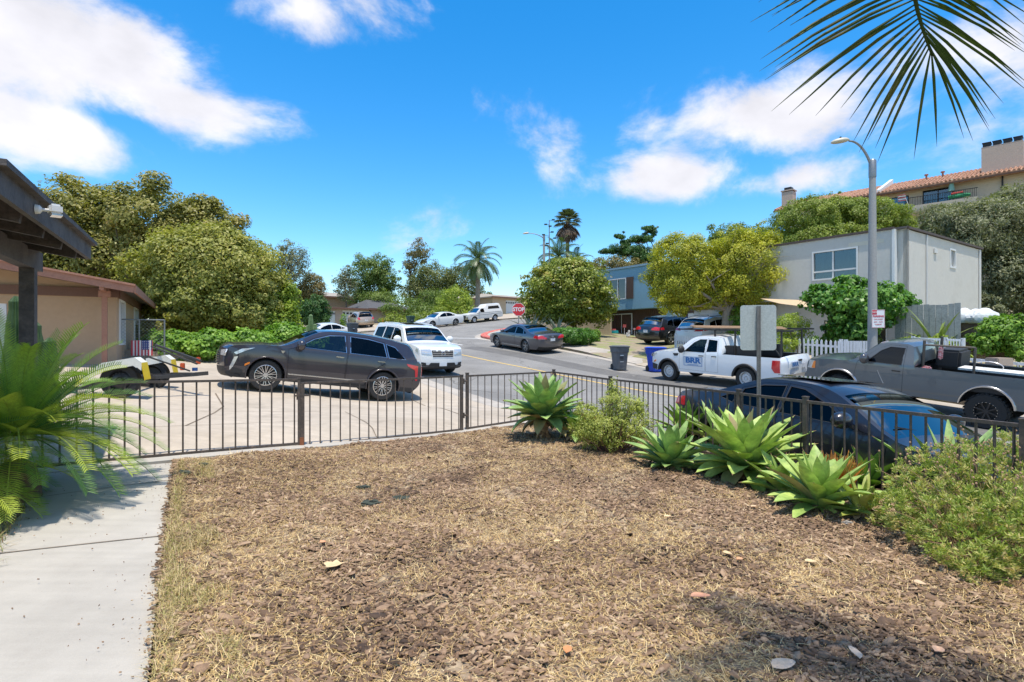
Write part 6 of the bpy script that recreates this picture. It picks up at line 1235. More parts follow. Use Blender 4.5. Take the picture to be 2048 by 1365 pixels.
def window(parent, M, a, b, c, d, mull=(.5,), fr=TRIM, fw=.07, curt=.0, shelf=None, name='window'):
    mb = MB()
    for x0, x1, z0, z1 in ((a-fw, b+fw, d, d+fw), (a-fw, b+fw, c-fw, c), (a-fw, a, c, d), (b, b+fw, c, d)): mb.box(((x0+x1)/2, .02, (z0+z1)/2), (x1-x0, .10, z1-z0), M=M)
    for m in mull: x = a+(b-a)*m; mb.box((x, .04, (c+d)/2), (.06, .05, d-c), M=M)
    if shelf: mb.box(((a+b)/2, .04, c+(d-c)*shelf), (b-a, .06, .07), M=M)
    o = mb.build(name, fr, parent); g = MB(); g.box(((a+b)/2, .07, (c+d)/2), (b-a, .01, d-c), M=M); g.build('pane', PANE, o)
    r_ = MB(); r_.box(((a+b)/2, .62, (c+d)/2), (b-a+.3, .02, d-c+.3), M=M)
    r_.box((a-.1, .4, (c+d)/2), (.02, .5, d-c+.3), M=M); r_.box((b+.1, .4, (c+d)/2), (.02, .5, d-c+.3), M=M); r_.build('room', ROOM, o)
    if curt:
        q = MB(); n = int((b-a)*curt/.07); P = [(a+i*(b-a)*curt/n, .13+.03*math.sin(i*1.9)) for i in range(n+1)]
        q.add([M @ Vector((x, y, z)) for x, y in P for z in (c, d)], [(2*i, 2*i+2, 2*i+3, 2*i+1) for i in range(n)]); q.build('curtain', CURT, o)
    return o
I4 = Matrix.Identity(4)
def SideM(x, y=0): return Matrix.Translation((x, y, 0)) @ Matrix.Rotation(R(90), 4, 'Z')     # along = +y, outside faces +x
def boxp(name, parent, c, d, mat, bevel=0):
    mb = MB(); mb.box(c, d); return mb.build(name, mat, parent, bevel=bevel)
AE = math.atan2(-.82, .57)
# -- grey two storey house
z0 = .35; t = thing('grey_house', 'grey stucco two storey house with an overhanging upper floor and flat roof', 'house', (15.9, 23.0, z0), AE); zz = lambda z: z-z0
tz, ob = zz(6.32), zz(3.62)
panel('upper_wall', t, rect(-8.2, 0, ob, tz), [rect(-3.30, -1.30, zz(4.45), zz(5.80))], I4, ST_GREY)
boxp('overhang_soffit', t, (-4.1, .75, ob+.05), (8.2, 1.3, .08), ST_GREY); boxp('corner_board', t, (-.0+.05, .1, (ob+tz)/2), (.10, .28, tz-ob+.004), TRIM)
panel('lower_wall', t, rect(-8.2, .15, -.6, ob), [rect(-1.6, -.7, .2, 2.0), rect(-3.4, -2.6, -.2, 2.3)], Matrix.Translation((0, 1.35, 0)), ST_WHITE)
panel('front_wall', t, rect(.10, .46, -.6, tz), [], Matrix.Translation((0, .26, 0)), ST_GREY)
panel('side_wall', t, rect(.26, 9.4, -.6, tz-.05), [rect(5.0, 5.75, zz(5.05), zz(5.95)), rect(5.3, 5.75, zz(1.9), zz(2.55))], Matrix.Translation((.46, 0, 0)) @ Matrix.Rotation(R(90), 4, 'Z'), stucco('stucco_grey_sunlit', (.60, .57, .51), c2=(.51, .48, .42)))  # lighter copy of the grey stucco, sun on this wall mixed into its colour
boxp('left_wall', t, (-8.12, 4.6, (tz-.6)/2), (.15, 8.5, tz+.5), ST_GREY); boxp('roof', t, (-3.9, 4.75, tz+.03), (8.75, 9.3, .06), TAR)
for c, d in (((-4.08, -.02, tz+.05), (8.3, .10, .09)), ((.50, 4.8, tz+.02), (.10, 9.2, .09)), ((.25, .22, tz+.05), (.50, .10, .085))): boxp('coping', t, c, d, PM('flashing_dark', (.085, .06, .05), rough=.7, var=.2))
window(t, I4, -3.22, -1.38, zz(4.52), zz(5.73), (.46,), curt=.99, shelf=.27)
window(t, Matrix.Translation((0, 1.35, 0)), -1.55, -.75, .25, 1.95); window(t, Matrix.Translation((.46, 0, 0)) @ Matrix.Rotation(R(90), 4, 'Z'), 5.07, 5.68, zz(5.12), zz(5.88), (.5,))
window(t, Matrix.Translation((.46, 0, 0)) @ Matrix.Rotation(R(90), 4, 'Z'), 5.35, 5.70, zz(1.95), zz(2.5), ())
o = boxp('door', t, (-3.0, 1.46, 1.0), (.78, .05, 2.3), DKMT); mb = MB()
for i in range(8): mb.bar((-3.36+i*.103, 1.40, -.1), (-3.36+i*.103, 1.40, 2.15), .02, .02)
mb.build('security_bars', DKMT, o)
# white lower garage wing to its left
t = thing('white_garage', 'low white garage wing left of the grey house behind the tree trunk', 'garage', (15.9-.57*8.3+.82*1.0, 23+.82*8.3+.57*1.0, .7), AE)
panel('wall', t, rect(-2.3, 0, -.6, 2.75), [rect(-1.7, -.6, -.1, 2.1)], I4, ST_WHITE); boxp('roof', t, (-1.15, 2.5, 2.80), (2.5, 5.3, .12), TAR); boxp('side_door', t, (-1.15, .10, 1.0), (1.08, .06, 2.2), GDOOR); boxp('side_wall', t, (0, 2.5, 1.05), (.15, 5, 3.3), ST_WHITE)
# sail shade
mb = MB(); A = at(1521, 597, 25.2); B = at(1640, 617, 22.8); C = at(1600, 600, 25.6); D_ = at(1560, 607, 24.2); mb.add([A, D_, B, C, A-Vector((0, 0, .01)), D_-Vector((0, 0, .01)), B-Vector((0, 0, .01)), C-Vector((0, 0, .01))], [(0, 1, 2, 3), (7, 6, 5, 4), (0, 4, 5, 1), (1, 5, 6, 2), (2, 6, 7, 3), (3, 7, 4, 0)])
tag(mb.build('sail_shade', PM('canvas_beige', (.62, .47, .30), rough=.8, var=.08, transl=.2)), 'beige canvas sail shade stretched under the grey overhang', 'shade sail')
# -- blue house
z0 = 1.45; t = thing('blue_house', 'blue two storey house with brown lower siding and a shuttered window', 'house', (10.2, 38.8, z0), AE); tz, ob = zz(7.12), zz(4.02)
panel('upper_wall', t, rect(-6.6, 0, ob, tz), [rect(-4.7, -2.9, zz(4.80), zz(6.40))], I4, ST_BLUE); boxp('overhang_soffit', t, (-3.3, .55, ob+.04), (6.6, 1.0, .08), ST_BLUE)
boxp('upper_side', t, (.05, .50, (ob+tz)/2), (.12, 1.0, tz-ob), stucco('stucco_blue_sunlit', (.42, .58, .66)))  # right side's blue stucco made paler: its sunlight is put into the colour
MB_ = MB(); MB_.box((-3.0, 1.0, ob/2-.1), (6.1, .12, ob+.2)); 
for i in range(30): MB_.box((-6.0+i*.2, .93, ob/2-.1), (.03, .03, ob+.19))
MB_.build('lower_siding', W_BRN, t); boxp('lower_corner', t, (-6.3, .6, ob/2-.1), (.5, .9, ob+.2), ST_BLUE); boxp('corner_wall', t, (.25, 1.06, (tz-.4)/2), (.40, .12, tz+.2), ST_BLUE)
panel('side_wall', t, rect(1.12, 9, -.6, tz-.05), [], SideM(.47), stucco('stucco_blue_sunlit', (.42, .58, .66))); boxp('roof', t, (-3.05, 4.6, tz+.03), (7.0, 9.2, .07), TAR); boxp('left_wall', t, (-6.52, 4.7, tz/2-.3), (.15, 8.4, tz+.4), ST_BLUE)
boxp('coping', t, (-3.2, -.03, tz+.04), (6.9, .12, .14), stucco('stucco_bluetrim', (.20, .31, .38))); window(t, I4, -4.63, -2.97, zz(4.87), zz(6.33), (.5,))
boxp('shutter', t, (-2.48, -.05, zz(5.60)), (.66, .05, 1.60), W_BRN); boxp('shutter', t, (-5.12, -.05, zz(5.60)), (.66, .05, 1.60), W_BRN)
window(t, Matrix.Translation((0, .90, 0)), -5.3, -3.2, zz(2.15), zz(3.70), (.5,)); 
t = thing('brown_garage', 'brown sided garage with a white door between the blue house and the tree', 'garage', (10.2+.57*.55+.82*2.2, 38.8-.82*.55+.57*2.2, 1.4), AE)
panel('wall', t, rect(0, 5.2, -.6, 4.4), [rect(.35, 3.25, -.2, 2.25)], I4, W_BRN); boxp('garage_door', t, (1.8, .10, 1.0), (2.86, .06, 2.46), GDOOR); boxp('roof', t, (2.6, 2.5, 4.46), (5.4, 5.4, .12), TAR)
# leaning boards, lawn things
t = thing('leaning_boards', 'weathered boards leaning by the dark doorway of the blue house', 'boards', (*online(1208, 30.2), gz(*online(1208, 30.2))), AE)
for i, (x, l) in enumerate(((-.35, 2.2), (0, 2.0), (.3, 1.6))): mb = MB(); mb.bar((x+.25, -.3, 0), (x-.15, .5, l), .22, .04); mb.build('board', PM('grey_board', (.38, .33, .27), rough=.9, var=.3, scale=5), t)
def small(name, label, cat, u, off, parts, v=None):
    x, y = online(u, off); t = thing(name, label, cat, (x, y, gz(x, y)+.02), AE)
    for nm, c, d, m in parts: boxp(nm, t, c, d, m, bevel=min(d)*.2)
    return t
PK = PM('toy_red', (.60, .12, .12), var=.1); TQ = PM('toy_turquoise', (.03, .36, .42), var=.1); WPL = PM('toy_white', (.7, .68, .66), var=.1)
small('toy_wagon', 'small turquoise toy wagon on the lawn edge by the blue house', 'toy', 1226, 29.5, [('tub', (0, 0, .2), (.75, .45, .22), TQ), ('toy_heap', (.05, 0, .36), (.3, .3, .14), PK)])
small('garden_flag', 'small red garden flag on a stake before the lower window', 'garden flag', 1249, 29.3, [('stake', (0, 0, .4), (.025, .025, .8), WPL), ('banner', (0, 0, .75), (.30, .03, .22), PK)])
small('lawn_ornament', 'white lawn figurine right of the red garden flag', 'ornament', 1256, 29.3, [('base', (0, 0, .15), (.3, .2, .3), WPL), ('top', (.1, 0, .38), (.14, .14, .2), WPL)])
small('pink_ornament', 'pink pinwheel ornaments on thin stakes beside the black suv', 'ornament', 1273, 29.4, [('stake', (-.2, 0, .3), (.02, .02, .6), WPL), ('flower', (-.2, 0, .62), (.15, .06, .13), PM('toy_pink', (.62, .36, .38))), ('stake', (.2, 0, .3), (.02, .02, .6), WPL), ('flower', (.2, 0, .64), (.15, .06, .13), PM('toy_pink', (.62, .36, .38)))])
mb = MB()
for i in range(34): x = -6.2+i*.19; mb.box((x, random.uniform(-.03, .03), .08), (.18, .12, .17), rz=random.uniform(-.15, .15))
x, y = online(1300, 28.9); o = mb.build('brick_edging', PM('edging_brick', (.36, .17, .11), rough=.9, var=.4, scale=4)); o.location = (x, y, gz(x, y)); o.rotation_euler = (0, 0, AE); tag(o, 'row of red bricks edging the lawn before the blue house', 'brick edging')
# retaining wall behind the magnolia
def wallseg(name, p, q, h, th, mat, label, cat='wall', zoff=-.3, cap=None):
    p = Vector((*p, 0)); q = Vector((*q, 0)); n = max(1, int((q-p).length/1.2)); mb = MB(); s = (q-p).normalized().cross(Vector((0, 0, 1)))*th/2
    for i in range(n):
        a = p.lerp(q, i/n); b = p.lerp(q, (i+1)/n); za, zb = gz(a.x, a.y), gz(b.x, b.y)
        mb.hexa([a-s+Vector((0, 0, za+zoff)), a+s+Vector((0, 0, za+zoff)), b+s+Vector((0, 0, zb+zoff)), b-s+Vector((0, 0, zb+zoff)), a-s+Vector((0, 0, za+h)), a+s+Vector((0, 0, za+h)), b+s+Vector((0, 0, zb+h)), b-s+Vector((0, 0, zb+h))])
    o = mb.build(name, mat); return tag(o, label, cat)
BLOCK = PM('tan_block', (.50, .39, .27), rough=.9, var=.15, scale=3, bump=.5, bscale=20)
wallseg('garden_wall', (4.5, 43), (7.3, 40.6), 1.9, .2, BLOCK, 'tan block wall behind the magnolia trunk')
wallseg('garden_wall', (1.5, 47), (4.4, 43.1), 1.5, .2, BLOCK, 'low tan block wall behind the blue agave clump')
# -- tan house at the left
z0 = .80; AL = R(30); t = thing('tan_house', 'single storey tan stucco house with a terracotta fascia at the left', 'house', (-11.0, 15.3, z0), AL); e0 = zz(3.12); sl_ = .176
rz_ = lambda x: e0+(.5-x)*sl_ if x > -6 else e0+(.5+6)*sl_-(-6-x)*sl_
panel('front_wall', t, [(-12.5, -.6), (0, -.6), (0, rz_(0)-.14), (-6, rz_(-6)-.14), (-12.5, rz_(-12.5)-.14)], [rect(-5.2, -2.3, -.2, zz(2.62))], I4, ST_TAN)
panel('side_wall', t, rect(.16, 8.2, -.6, rz_(0)-.14), [rect(.55, 2.0, zz(1.55), zz(2.85)), rect(5.0, 6.6, zz(1.6), zz(2.85))], SideM(0), ST_TAN); window(t, SideM(0), .6, 1.95, zz(1.6), zz(2.8), (.5,)); window(t, SideM(0), 5.05, 6.55, zz(1.65), zz(2.8), (.5,))
boxp('garage_door', t, (-3.75, .08, .95), (2.86, .06, 1.9), GDOOR); boxp('wall_band', t, (-6.2, -.04, zz(2.98)), (12.5, .06, .24), W_BAND)
boxp('side_band', t, (.04, 4.1, zz(2.98)), (.06, 7.9, .24), W_BAND)
mb = MB()
for xa, xb in ((.5, -6), (-6, -12.5)):
    za, zb = rz_(xa), rz_(xb); P = [Vector((xa, -1.2, za-.10)), Vector((xb, -1.2, zb-.10)), Vector((xb, 8.8, zb-.10)), Vector((xa, 8.8, za-.10))]; mb.hexa(P+[p+Vector((0, 0, .10)) for p in P])
mb.build('roof', [TAR], t)
f = MB(); f.bar((.5, -1.22, rz_(.5)-.10), (-6, -1.22, rz_(-6)-.10), .05, .20); f.bar((-6, -1.22, rz_(-6)-.10), (-12.5, -1.22, rz_(-12.5)-.10), .05, .20); f.bar((.52, -1.24, rz_(.5)-.10), (.52, 8.8, rz_(.5)-.10), .05, .20); f.bar((.53, -1.26, rz_(.5)+.0), (-6, -1.26, rz_(-6)+.0), .06, .05); f.build('fascia', W_FASC, t)
mb = MB(); mb.box((-.2, -.6, (rz_(-.2)-.12-.3)/2), (.12, .12, rz_(-.2)-.10+.3)); mb.box((-.2, -.6, rz_(-.2)-.34), (.26, .17, .16)); mb.bar((-.2, -1.2, rz_(-.2)-.20), (-.2, 0, rz_(-.2)-.20), .10, .14); mb.build('porch_post', W_FASC, t)
# -- own house corner, top left
CPH = Vector((-5.84, 7.59, 0)); t = thing('carport_roof', 'dark brown carport roof corner hanging over the left edge', 'carport', CPH, math.atan2(-1, .56)); zt = 2.987
def L3(q, s, z): return Vector((q, -s, z))
mb = MB(); mb.bar(L3(-.0, 0, zt-.105), L3(4.0, 0, zt-.105), .05, .21); mb.bar(L3(-.03, -.05, zt+.01), L3(4.0, -.05, zt+.01), .08, .05); mb.bar(L3(-.03, 0, zt-.105), L3(-.03, 7, zt-.105+7*.175), .05, .21); mb.build('fascia', PM('weathered_fascia', (.11, .095, .088), rough=.75, var=.3, scale=5, c2=(.05, .042, .04), bump=.3, bscale=30), t)
mb = MB(); P = [L3(0, .03, zt-.05), L3(4.0, .03, zt-.05), L3(4.0, 7, zt-.05+6.97*.175), L3(0, 7, zt-.05+6.97*.175)]; mb.hexa(P+[p+Vector((0, 0, .05)) for p in P]); mb.build('roof_deck', W_DARK, t)
for i in range(5): q = .5+i*.82; mb = MB(); mb.bar(L3(q, .05, zt-.165), L3(q, 7, zt-.165+6.95*.175), .07, .21); mb.build('rafter', W_DARK, t)
mb = MB(); mb.bar(L3(-.2, .60, zt-.27), L3(4.0, .60, zt-.27), .14, .25); mb.build('beam', PM('weathered_fascia', (.1, .08, .08)), t); mb = MB(); mb.box(L3(.2, .60, (zt-.395)/2-.05), (.155, .155, zt-.295)); mb.build('post', W_DARK, t)
tl = thing('flood_light', 'white security light mounted on the carport fascia', 'lamp', CPH+Matrix.Rotation(math.atan2(-1, .56), 3, 'Z') @ L3(2.9, -.03, zt-.12), math.atan2(-1, .56)); mb = MB(); mb.lathe([(.001, 0), (.045, 0), (.04, .03), (.015, .05), (.015, .10)], 12, M=Matrix.Rotation(R(-90), 4, 'X')); mb.build('bracket', TRIM, tl, smooth=True)
mb = MB(); mb.box((-.06, .13, .02), (.16, .10, .09), rz=.3); mb.build('housing', TRIM, tl, bevel=.018); mb = MB(); mb.box((-.06, .14, -.034), (.13, .08, .014), rz=.3); mb.build('lens', CLRL, tl)
# -- houses up the hill
def isect(u, p, d): r = ray(u); k = (p[0]-r*p[1])/(r*d[1]-d[0]); return k
def low_house(name, label, p, d, us, zb, zeave, zr, wm, rm, doors=(), depth=9, fas=W_BAND, over=.5):
    a = math.atan2(d[1], d[0]); t = thing(name, label, 'house', (p[0], p[1], zb), a); x0, x1 = isect(us[0], p, d), isect(us[1], p, d); h = zeave-zb
    panel('wall', t, rect(x0, x1, -1, h), [rect(isect(u0, p, d), isect(u1, p, d), -.3, hh) for (u0, u1, hh) in doors], I4, wm, step=3)
    for u0, u1, hh in doors:
        A, B = isect(u0, p, d), isect(u1, p, d); o = boxp('garage_door', t, ((A+B)/2, .12, hh/2-.15), (B-A, .05, hh+.3), GDOOR); n = 6
        for i in range(n): xx = A+(B-A)*(i+.5)/n; boxp('door_window', o, (xx, .09, hh-.35), ((B-A)/n*.6, .03, .22), DKMT)
    boxp('side_wall', t, (x1-.1, depth/2+.2, h/2-.5), (.2, depth, h+1), wm); boxp('side_wall', t, (x0+.1, depth/2+.2, h/2-.5), (.2, depth, h+1), wm)
    mb = MB(); rr = zr-zb; P = [(x0-over, -over, h), (x1+over, -over, h), (x1+over, depth+over, h), (x0-over, depth+over, h)]; m = (x1-x0)*.0+1.5
    top = [(x0+m, depth/2, rr), (x1-m, depth/2, rr)]; mb.add(P+top+[(x, y, z-.16) for x, y, z in P], [(0, 1, 5, 4), (1, 2, 5), (2, 3, 4, 5), (3, 0, 4), (6, 7, 1, 0), (7, 8, 2, 1), (8, 9, 3, 2), (9, 6, 0, 3), (9, 8, 7, 6)]); mb.build('roof', rm, t)
    boxp('fascia', t, ((x0+x1)/2, -over-.02, h-.08), (x1-x0+2*over+.05, .05, .2), fas); return t
dB = (.76, .65); low_house('garage_house', 'pinkish house with two white arched window garage doors up the hill', (-18.6, 70), dB, (650, 738), 3.2, 5.75, 6.1, ST_PINK, TAR, ((657, 671, 2.15), (685, 727, 2.25)))
low_house('dark_roof_house', 'low house with a wide dark shingle roof behind the minivan', (-15.3, 73.5), dB, (742, 822), 3.3, 5.85, 7.3, ST_PINK, SHNG, (), 9)
low_house('brown_roof_house', 'brown gabled house showing above the pinkish garages', (-25, 84), dB, (625, 715), 5, 8.3, 9.3, stucco('stucco_brown', (.33, .24, .16)), SHNT, ())
low_house('far_tan_house', 'far tan house with a flat grey roof right of the camper pickup', (-2, 84), dB, (925, 1000), 5.0, 7.9, 8.6, stucco('stucco_fartan', (.48, .38, .27)), SHNT, ())
low_house('far_garage_house', 'far tan garage with a white door beside the stop sign', (1.5, 82), dB, (985, 1075), 5.0, 8.0, 8.8, stucco('stucco_fartan', (.48, .38, .27)), SHNT, ((1012, 1038, 2.6),))
# -- apartments on the hill
P0 = at(1552, 421, 60); Ad = Vector((.685, -.728, 0)); AA = math.atan2(Ad.y, Ad.x); z0 = 5.0; t = thing('apartment_building', 'beige apartment building with a red tiled roof on the hill', 'apartment building', (P0.x, P0.y, z0), AA); ez = P0.z-z0
ax = lambda u: isect(u, (P0.x, P0.y), (Ad.x, Ad.y)); XR = 27
def az(v, u): return CZ-(v-682)/F*(P0.y+Ad.y*ax(u))-z0
Wm = Matrix.Translation((0, .7, 0)); w1 = (ax(1769), ax(1814)); d1 = (ax(1842), ax(1905))
panel('wall', t, rect(.7, XR, -1, ez-.15), [rect(w1[0], w1[1], az(414, 1790), az(392, 1790)), rect(d1[0], d1[1], az(405, 1870)-.3, az(375, 1870))], Wm, ST_APT, step=4)
window(t, Wm, w1[0]+.06, w1[1]-.06, az(413, 1790), az(393, 1790), (), fr=DKMT, curt=.99, fw=.05); window(t, Wm, d1[0]+.06, d1[1]-.06, az(405, 1870)-.2, az(376, 1870), (.5,), fr=DKMT, curt=.4, fw=.05, name='balcony_door')
boxp('side_wall', t, (.8, 5, ez/2-.5), (.2, 8.6, ez+.8), ST_APT); bx0, bx1 = ax(1818), ax(1957)
mb = MB(); K = 12; V = []; yz = []
for i in range(9): a = R(-90)+R(90)*i/8; yz.append((-1.0*math.cos(a)+.55, .55*math.sin(a)))
prof = [(.68, -.62)]+[(.55-1.05*math.cos(R(90)*(1-i/8)), -.62+.55*(1-math.sin(R(90)*(1-i/8)))) for i in range(9)]+[(-.5, .32), (-.36, .32), (-.36, -.05), (.68, -.05)]
zb_ = az(412, 1885); V = [(x, y, zb_+z) for x in (bx0, bx1) for y, z in prof]; n = len(prof); mb.add(V, [tuple(range(n)), tuple(range(2*n-1, n-1, -1))]+[(i, (i+1) % n, n+(i+1) % n, n+i) for i in range(n)]); mb.build('balcony', ST_APT, t, smooth=True, ang=50)
mb = MB(); zr = zb_+.32
for i in range(40): x = bx0+.1+(bx1-bx0-.2)*i/39; mb.bar((x, -.42, zr), (x, -.42, zr+.75), .025, .025)
mb.bar((bx0, -.42, zr+.77), (bx1, -.42, zr+.77), .05, .05); mb.build('railing', DKMT, t)
# tiled roof: pans and barrel tiles running down the slope
rise, dep = 1.75, 4.6; mb = MB(); P = [(-.1, -.35, ez-.12), (XR+.3, -.35, ez-.12), (XR+.3, dep, ez+rise-.12), (-.1, dep, ez+rise-.12), (-.1, -.35, ez-.02), (XR+.3, -.35, ez-.02), (XR+.3, dep, ez+rise), (-.1, dep, ez+rise)]; mb.hexa(P)
P = [(-.1, dep, ez+rise-.12), (XR+.3, dep, ez+rise-.12), (XR+.3, 2*dep+.3, ez-.12), (-.1, 2*dep+.3, ez-.12), (-.1, dep, ez+rise), (XR+.3, dep, ez+rise), (XR+.3, 2*dep+.3, ez-.02), (-.1, 2*dep+.3, ez-.02)]; mb.hexa(P)
for i in range(int(XR/.30)):
    x = i*.30+.05; 
    for j in range(9):
        y0 = -.42+j*(dep+.4)/9; y1 = y0+(dep+.4)/9+.04; h0 = ez+rise*(y0+.35)/(dep+.35)+.0; h1 = ez+rise*(y1+.35)/(dep+.35); jx = random.uniform(-.012, .012)
        V = []
        for (yy, hh, rr) in ((y0, h0+.03, .10), (y1, h1, .085)):
            for k in range(5): a = math.pi*k/4; V.append((x+jx+math.cos(a)*rr, yy, hh+math.sin(a)*rr))
        mb.add(V, [(k, k+1, k+6, k+5) for k in range(4)]+[(4, 3, 2, 1, 0)])
mb.build('roof', TILE, t); boxp('eave_board', t, (XR/2, -.30, ez-.17), (XR+.4, .06, .14), W_BAND)
cx0, cx1 = ax(1959), ax(2044); yb = 1.2; ch = MB(); zc1 = az(292, 2000)*1.0; ch.box(((cx0+cx1)/2, yb+.4, (ez+zc1)/2+.4), (cx1-cx0, 1.1, zc1-ez+.1)); oc = ch.build('chimney', ST_PINK, t)
for i in range(4): x = cx0+(cx1-cx0)*(i+.5)/4; mb = MB(); mb.box((x, yb+.3, zc1+.62), (.50, .9, .30)); mb.box((x, yb+.3, zc1+.80), (.60, 1.0, .05)); mb.build('chimney_cap', DKMT, oc)
c0, c1 = ax(1561), ax(1583); ch = MB(); ch.box(((c0+c1)/2, .8, ez+.6), (c1-c0, 1.0, 2.6)); oc = ch.build('chimney', ST_PINK, t); boxp('chimney_cap', oc, ((c0+c1)/2, .8, ez+2.05), (c1-c0+.16, 1.1, .12), ST_PINK); boxp('chimney_pot', oc, ((c0+c1)/2, .8, ez+2.25), (.7, .7, .32), DKMT)
fw_ = (ax(1752)+ax(1765))/2; mb = MB(); mb.hexa([(fw_-.15, -.3, ez-.2), (fw_+.15, -.3, ez-.2), (fw_+.15, dep, ez+rise-.2), (fw_-.15, dep, ez+rise-.2), (fw_-.15, -.3, ez+.30), (fw_+.15, -.3, ez+.30), (fw_+.15, dep, ez+rise+.5), (fw_-.15, dep, ez+rise+.5)]); mb.build('firewall', TRIM, t)
boxp('downpipe', t, (ax(2003), .60, ez/2), (.12, .12, ez-.3), DKMT)
for u in (1837, 1871): mb = MB(); mb.lathe([(.08, 0), (.08, .3), (.17, .34), (.17, .44), (.05, .48)], 8, M=Matrix.Translation((ax(u), 3.4, ez+rise*.8))); mb.build('roof_vent', W_FASC, t)
q = Matrix.Rotation(AA, 3, 'Z')
def aptpos(u, y, z): return Vector((P0.x, P0.y, z0))+q @ Vector((ax(u), y, z))
tu = thing('patio_umbrella', 'closed green patio umbrella on the apartment balcony', 'umbrella', aptpos(1903, -.05, zb_+.0), AA); mb = MB(); mb.tube([(0, 0, 0), (0, 0, 2.3)], .03, 6); mb.build('pole', TRIM, tu); mb = MB(); mb.lathe([(.02, 2.3), (.14, 2.1), (.18, 1.7), (.26, 1.2), (.10, 1.15)], 9, M=I4); mb.build('canopy', PM('umbrella_green', (.20, .36, .29), rough=.8, var=.15), tu)
tu = thing('small_flag', 'small faded striped flag at the apartment balcony corner', 'flag', aptpos(1822, -.45, zb_+.3), AA); mb = MB(); mb.tube([(0, 0, -.2), (-.45, -.1, 1.25)], .02, 5); mb.build('pole', TRIM, tu)
mb = MB()
for i in range(5): mb.box((-.62+.01*i, -.12, 1.15-.13*i), (.62, .03, .07), mi=i % 2)
mb.build('cloth', [PM('flag_red', (.45, .10, .10), var=.2), PM('flag_white', (.6, .58, .55), var=.1)], tu)
tu = thing('pool_float', 'green and red inflatable on the apartment balcony rail', 'inflatable', aptpos(1918, -.2, zb_+.62), AA); mb = MB(); mb.tube([(-.7, 0, 0), (0, -.05, .05), (.8, 0, .02)], [.16, .2, .14], 8); mb.build('green_tube', PM('float_green', (.02, .30, .12), var=.1), tu, smooth=True); mb = MB(); mb.tube([(-.5, 0, .28), (.3, 0, .3)], .13, 8); mb.build('red_tube', PM('float_red', (.5, .05, .04), var=.1), tu, smooth=True)
# ================================================================ fences and gates
IRON = PM('fence_iron', (.085, .066, .052), rough=.65, metal=.0, var=.35, scale=20, c2=(.15, .10, .07), lo=.5, hi=.75)
def iron_panel(t, a, b, zta, ztb, zba, zbb, n, name='picket_panel', r_=.013):
    a = Vector((*a, 0)); b = Vector((*b, 0)); mb = MB(); mb.bar(a+Vector((0, 0, zta)), b+Vector((0, 0, ztb)), .032, .032); mb.bar(a+Vector((0, 0, zba)), b+Vector((0, 0, zbb)), .032, .036)
    for i in range(n):
        f = (i+.5)/n; p = a.lerp(b, f); mb.bar(p+Vector((0, 0, zba+(zbb-zba)*f)), p+Vector((0, 0, zta+(ztb-zta)*f-.01)), r_*1.25, r_*1.25)
    return mb.build(name, IRON, t)
def posts(t, L_, w=.05, name='post'):
    for x, y, z0_, z1_ in L_: mb = MB(); mb.box((x, y, (z0_+z1_)/2), (w, w, z1_-z0_), rz=R(30)); mb.box((x, y, z1_+.006), (w*1.2, w*1.2, .012), rz=R(30)); mb.build(name, IRON, t)
def rel(t, p): return (p[0]-t.location.x, p[1]-t.location.y)
t = thing('iron_gate', 'left leaf of the low iron gate, partly behind the sago palm', 'gate', (-5.9, 6.15, 0)); iron_panel(t, rel(t, (-5.95, 6.12)), rel(t, (-3.15, 8.17)), 1.16, 1.08, .20, .13, 22); posts(t, [(*rel(t, (-3.16, 8.16)), .08, 1.09)], .034, 'end_bar'); posts(t, [(*rel(t, (-6.0, 6.08)), .05, 1.2)], .06)
t = thing('iron_gate', 'right leaf of the low iron gate with a rusty latch side', 'gate', (-3.1, 8.2, 0)); iron_panel(t, rel(t, (-3.10, 8.22)), rel(t, (-.90, 9.98)), 1.02, 1.01, .065, .045, 18); posts(t, [(*rel(t, (-.915, 9.97)), .04, 1.03)], .05, 'end_bar')
mb = MB(); p = rel(t, (-3.12, 8.19)); mb.box((p[0], p[1], .52), (.05, .05, 1.02), rz=R(30)); mb.box((p[0], p[1]-.03, .12), (.055, .02, .2), rz=R(30), mi=1); mb.build('latch_post', [IRON, PM('rust', (.28, .10, .04), rough=.9, var=.3)], t)
mb = MB(); mb.bar((p[0]-.09, p[1]-.06, .84), (p[0]+.09, p[1]+.02, .84), .02, .025); mb.bar((p[0]-.06, p[1]-.04, .78), (p[0]-.06, p[1]-.04, .90), .02, .02); mb.build('latch', IRON, t)
mb = MB()
for z in (.30, .92):
    p = rel(t, (-.90, 9.98)); mb.bar((p[0]-.04, p[1]-.03, z), (p[0]+.08, p[1]+.05, z), .03, .03); mb.tube([(p[0]+.03, p[1]-.0, z-.05), (p[0]+.03, p[1], z+.05)], .014, 6)
mb.build('hinge', IRON, t)
t = thing('iron_fence', 'low dark iron fence running right from the gate along the kerb', 'fence', (-.85, 10.05, 0)); FP = [(-.82, 10.07), (.9, 11.85), (1.78, 9.95), (2.49, 8.6), (3.02, 7.32), (3.39, 6.35), (4.19, 4.5), (5.4, 1.8)]
FZ = [1.03, 1.0, .975, .97, .97, .97, .975, .98]; NP = [14, 12, 13, 10, 8, 15, 22]
for i in range(7): iron_panel(t, rel(t, FP[i]), rel(t, FP[i+1]), FZ[i]-.02, FZ[i+1]-.02, .05, .05, NP[i])
posts(t, [(*rel(t, p), -.15, z+.03) for i, (p, z) in enumerate(zip(FP, FZ)) if i not in (3,)], .05)
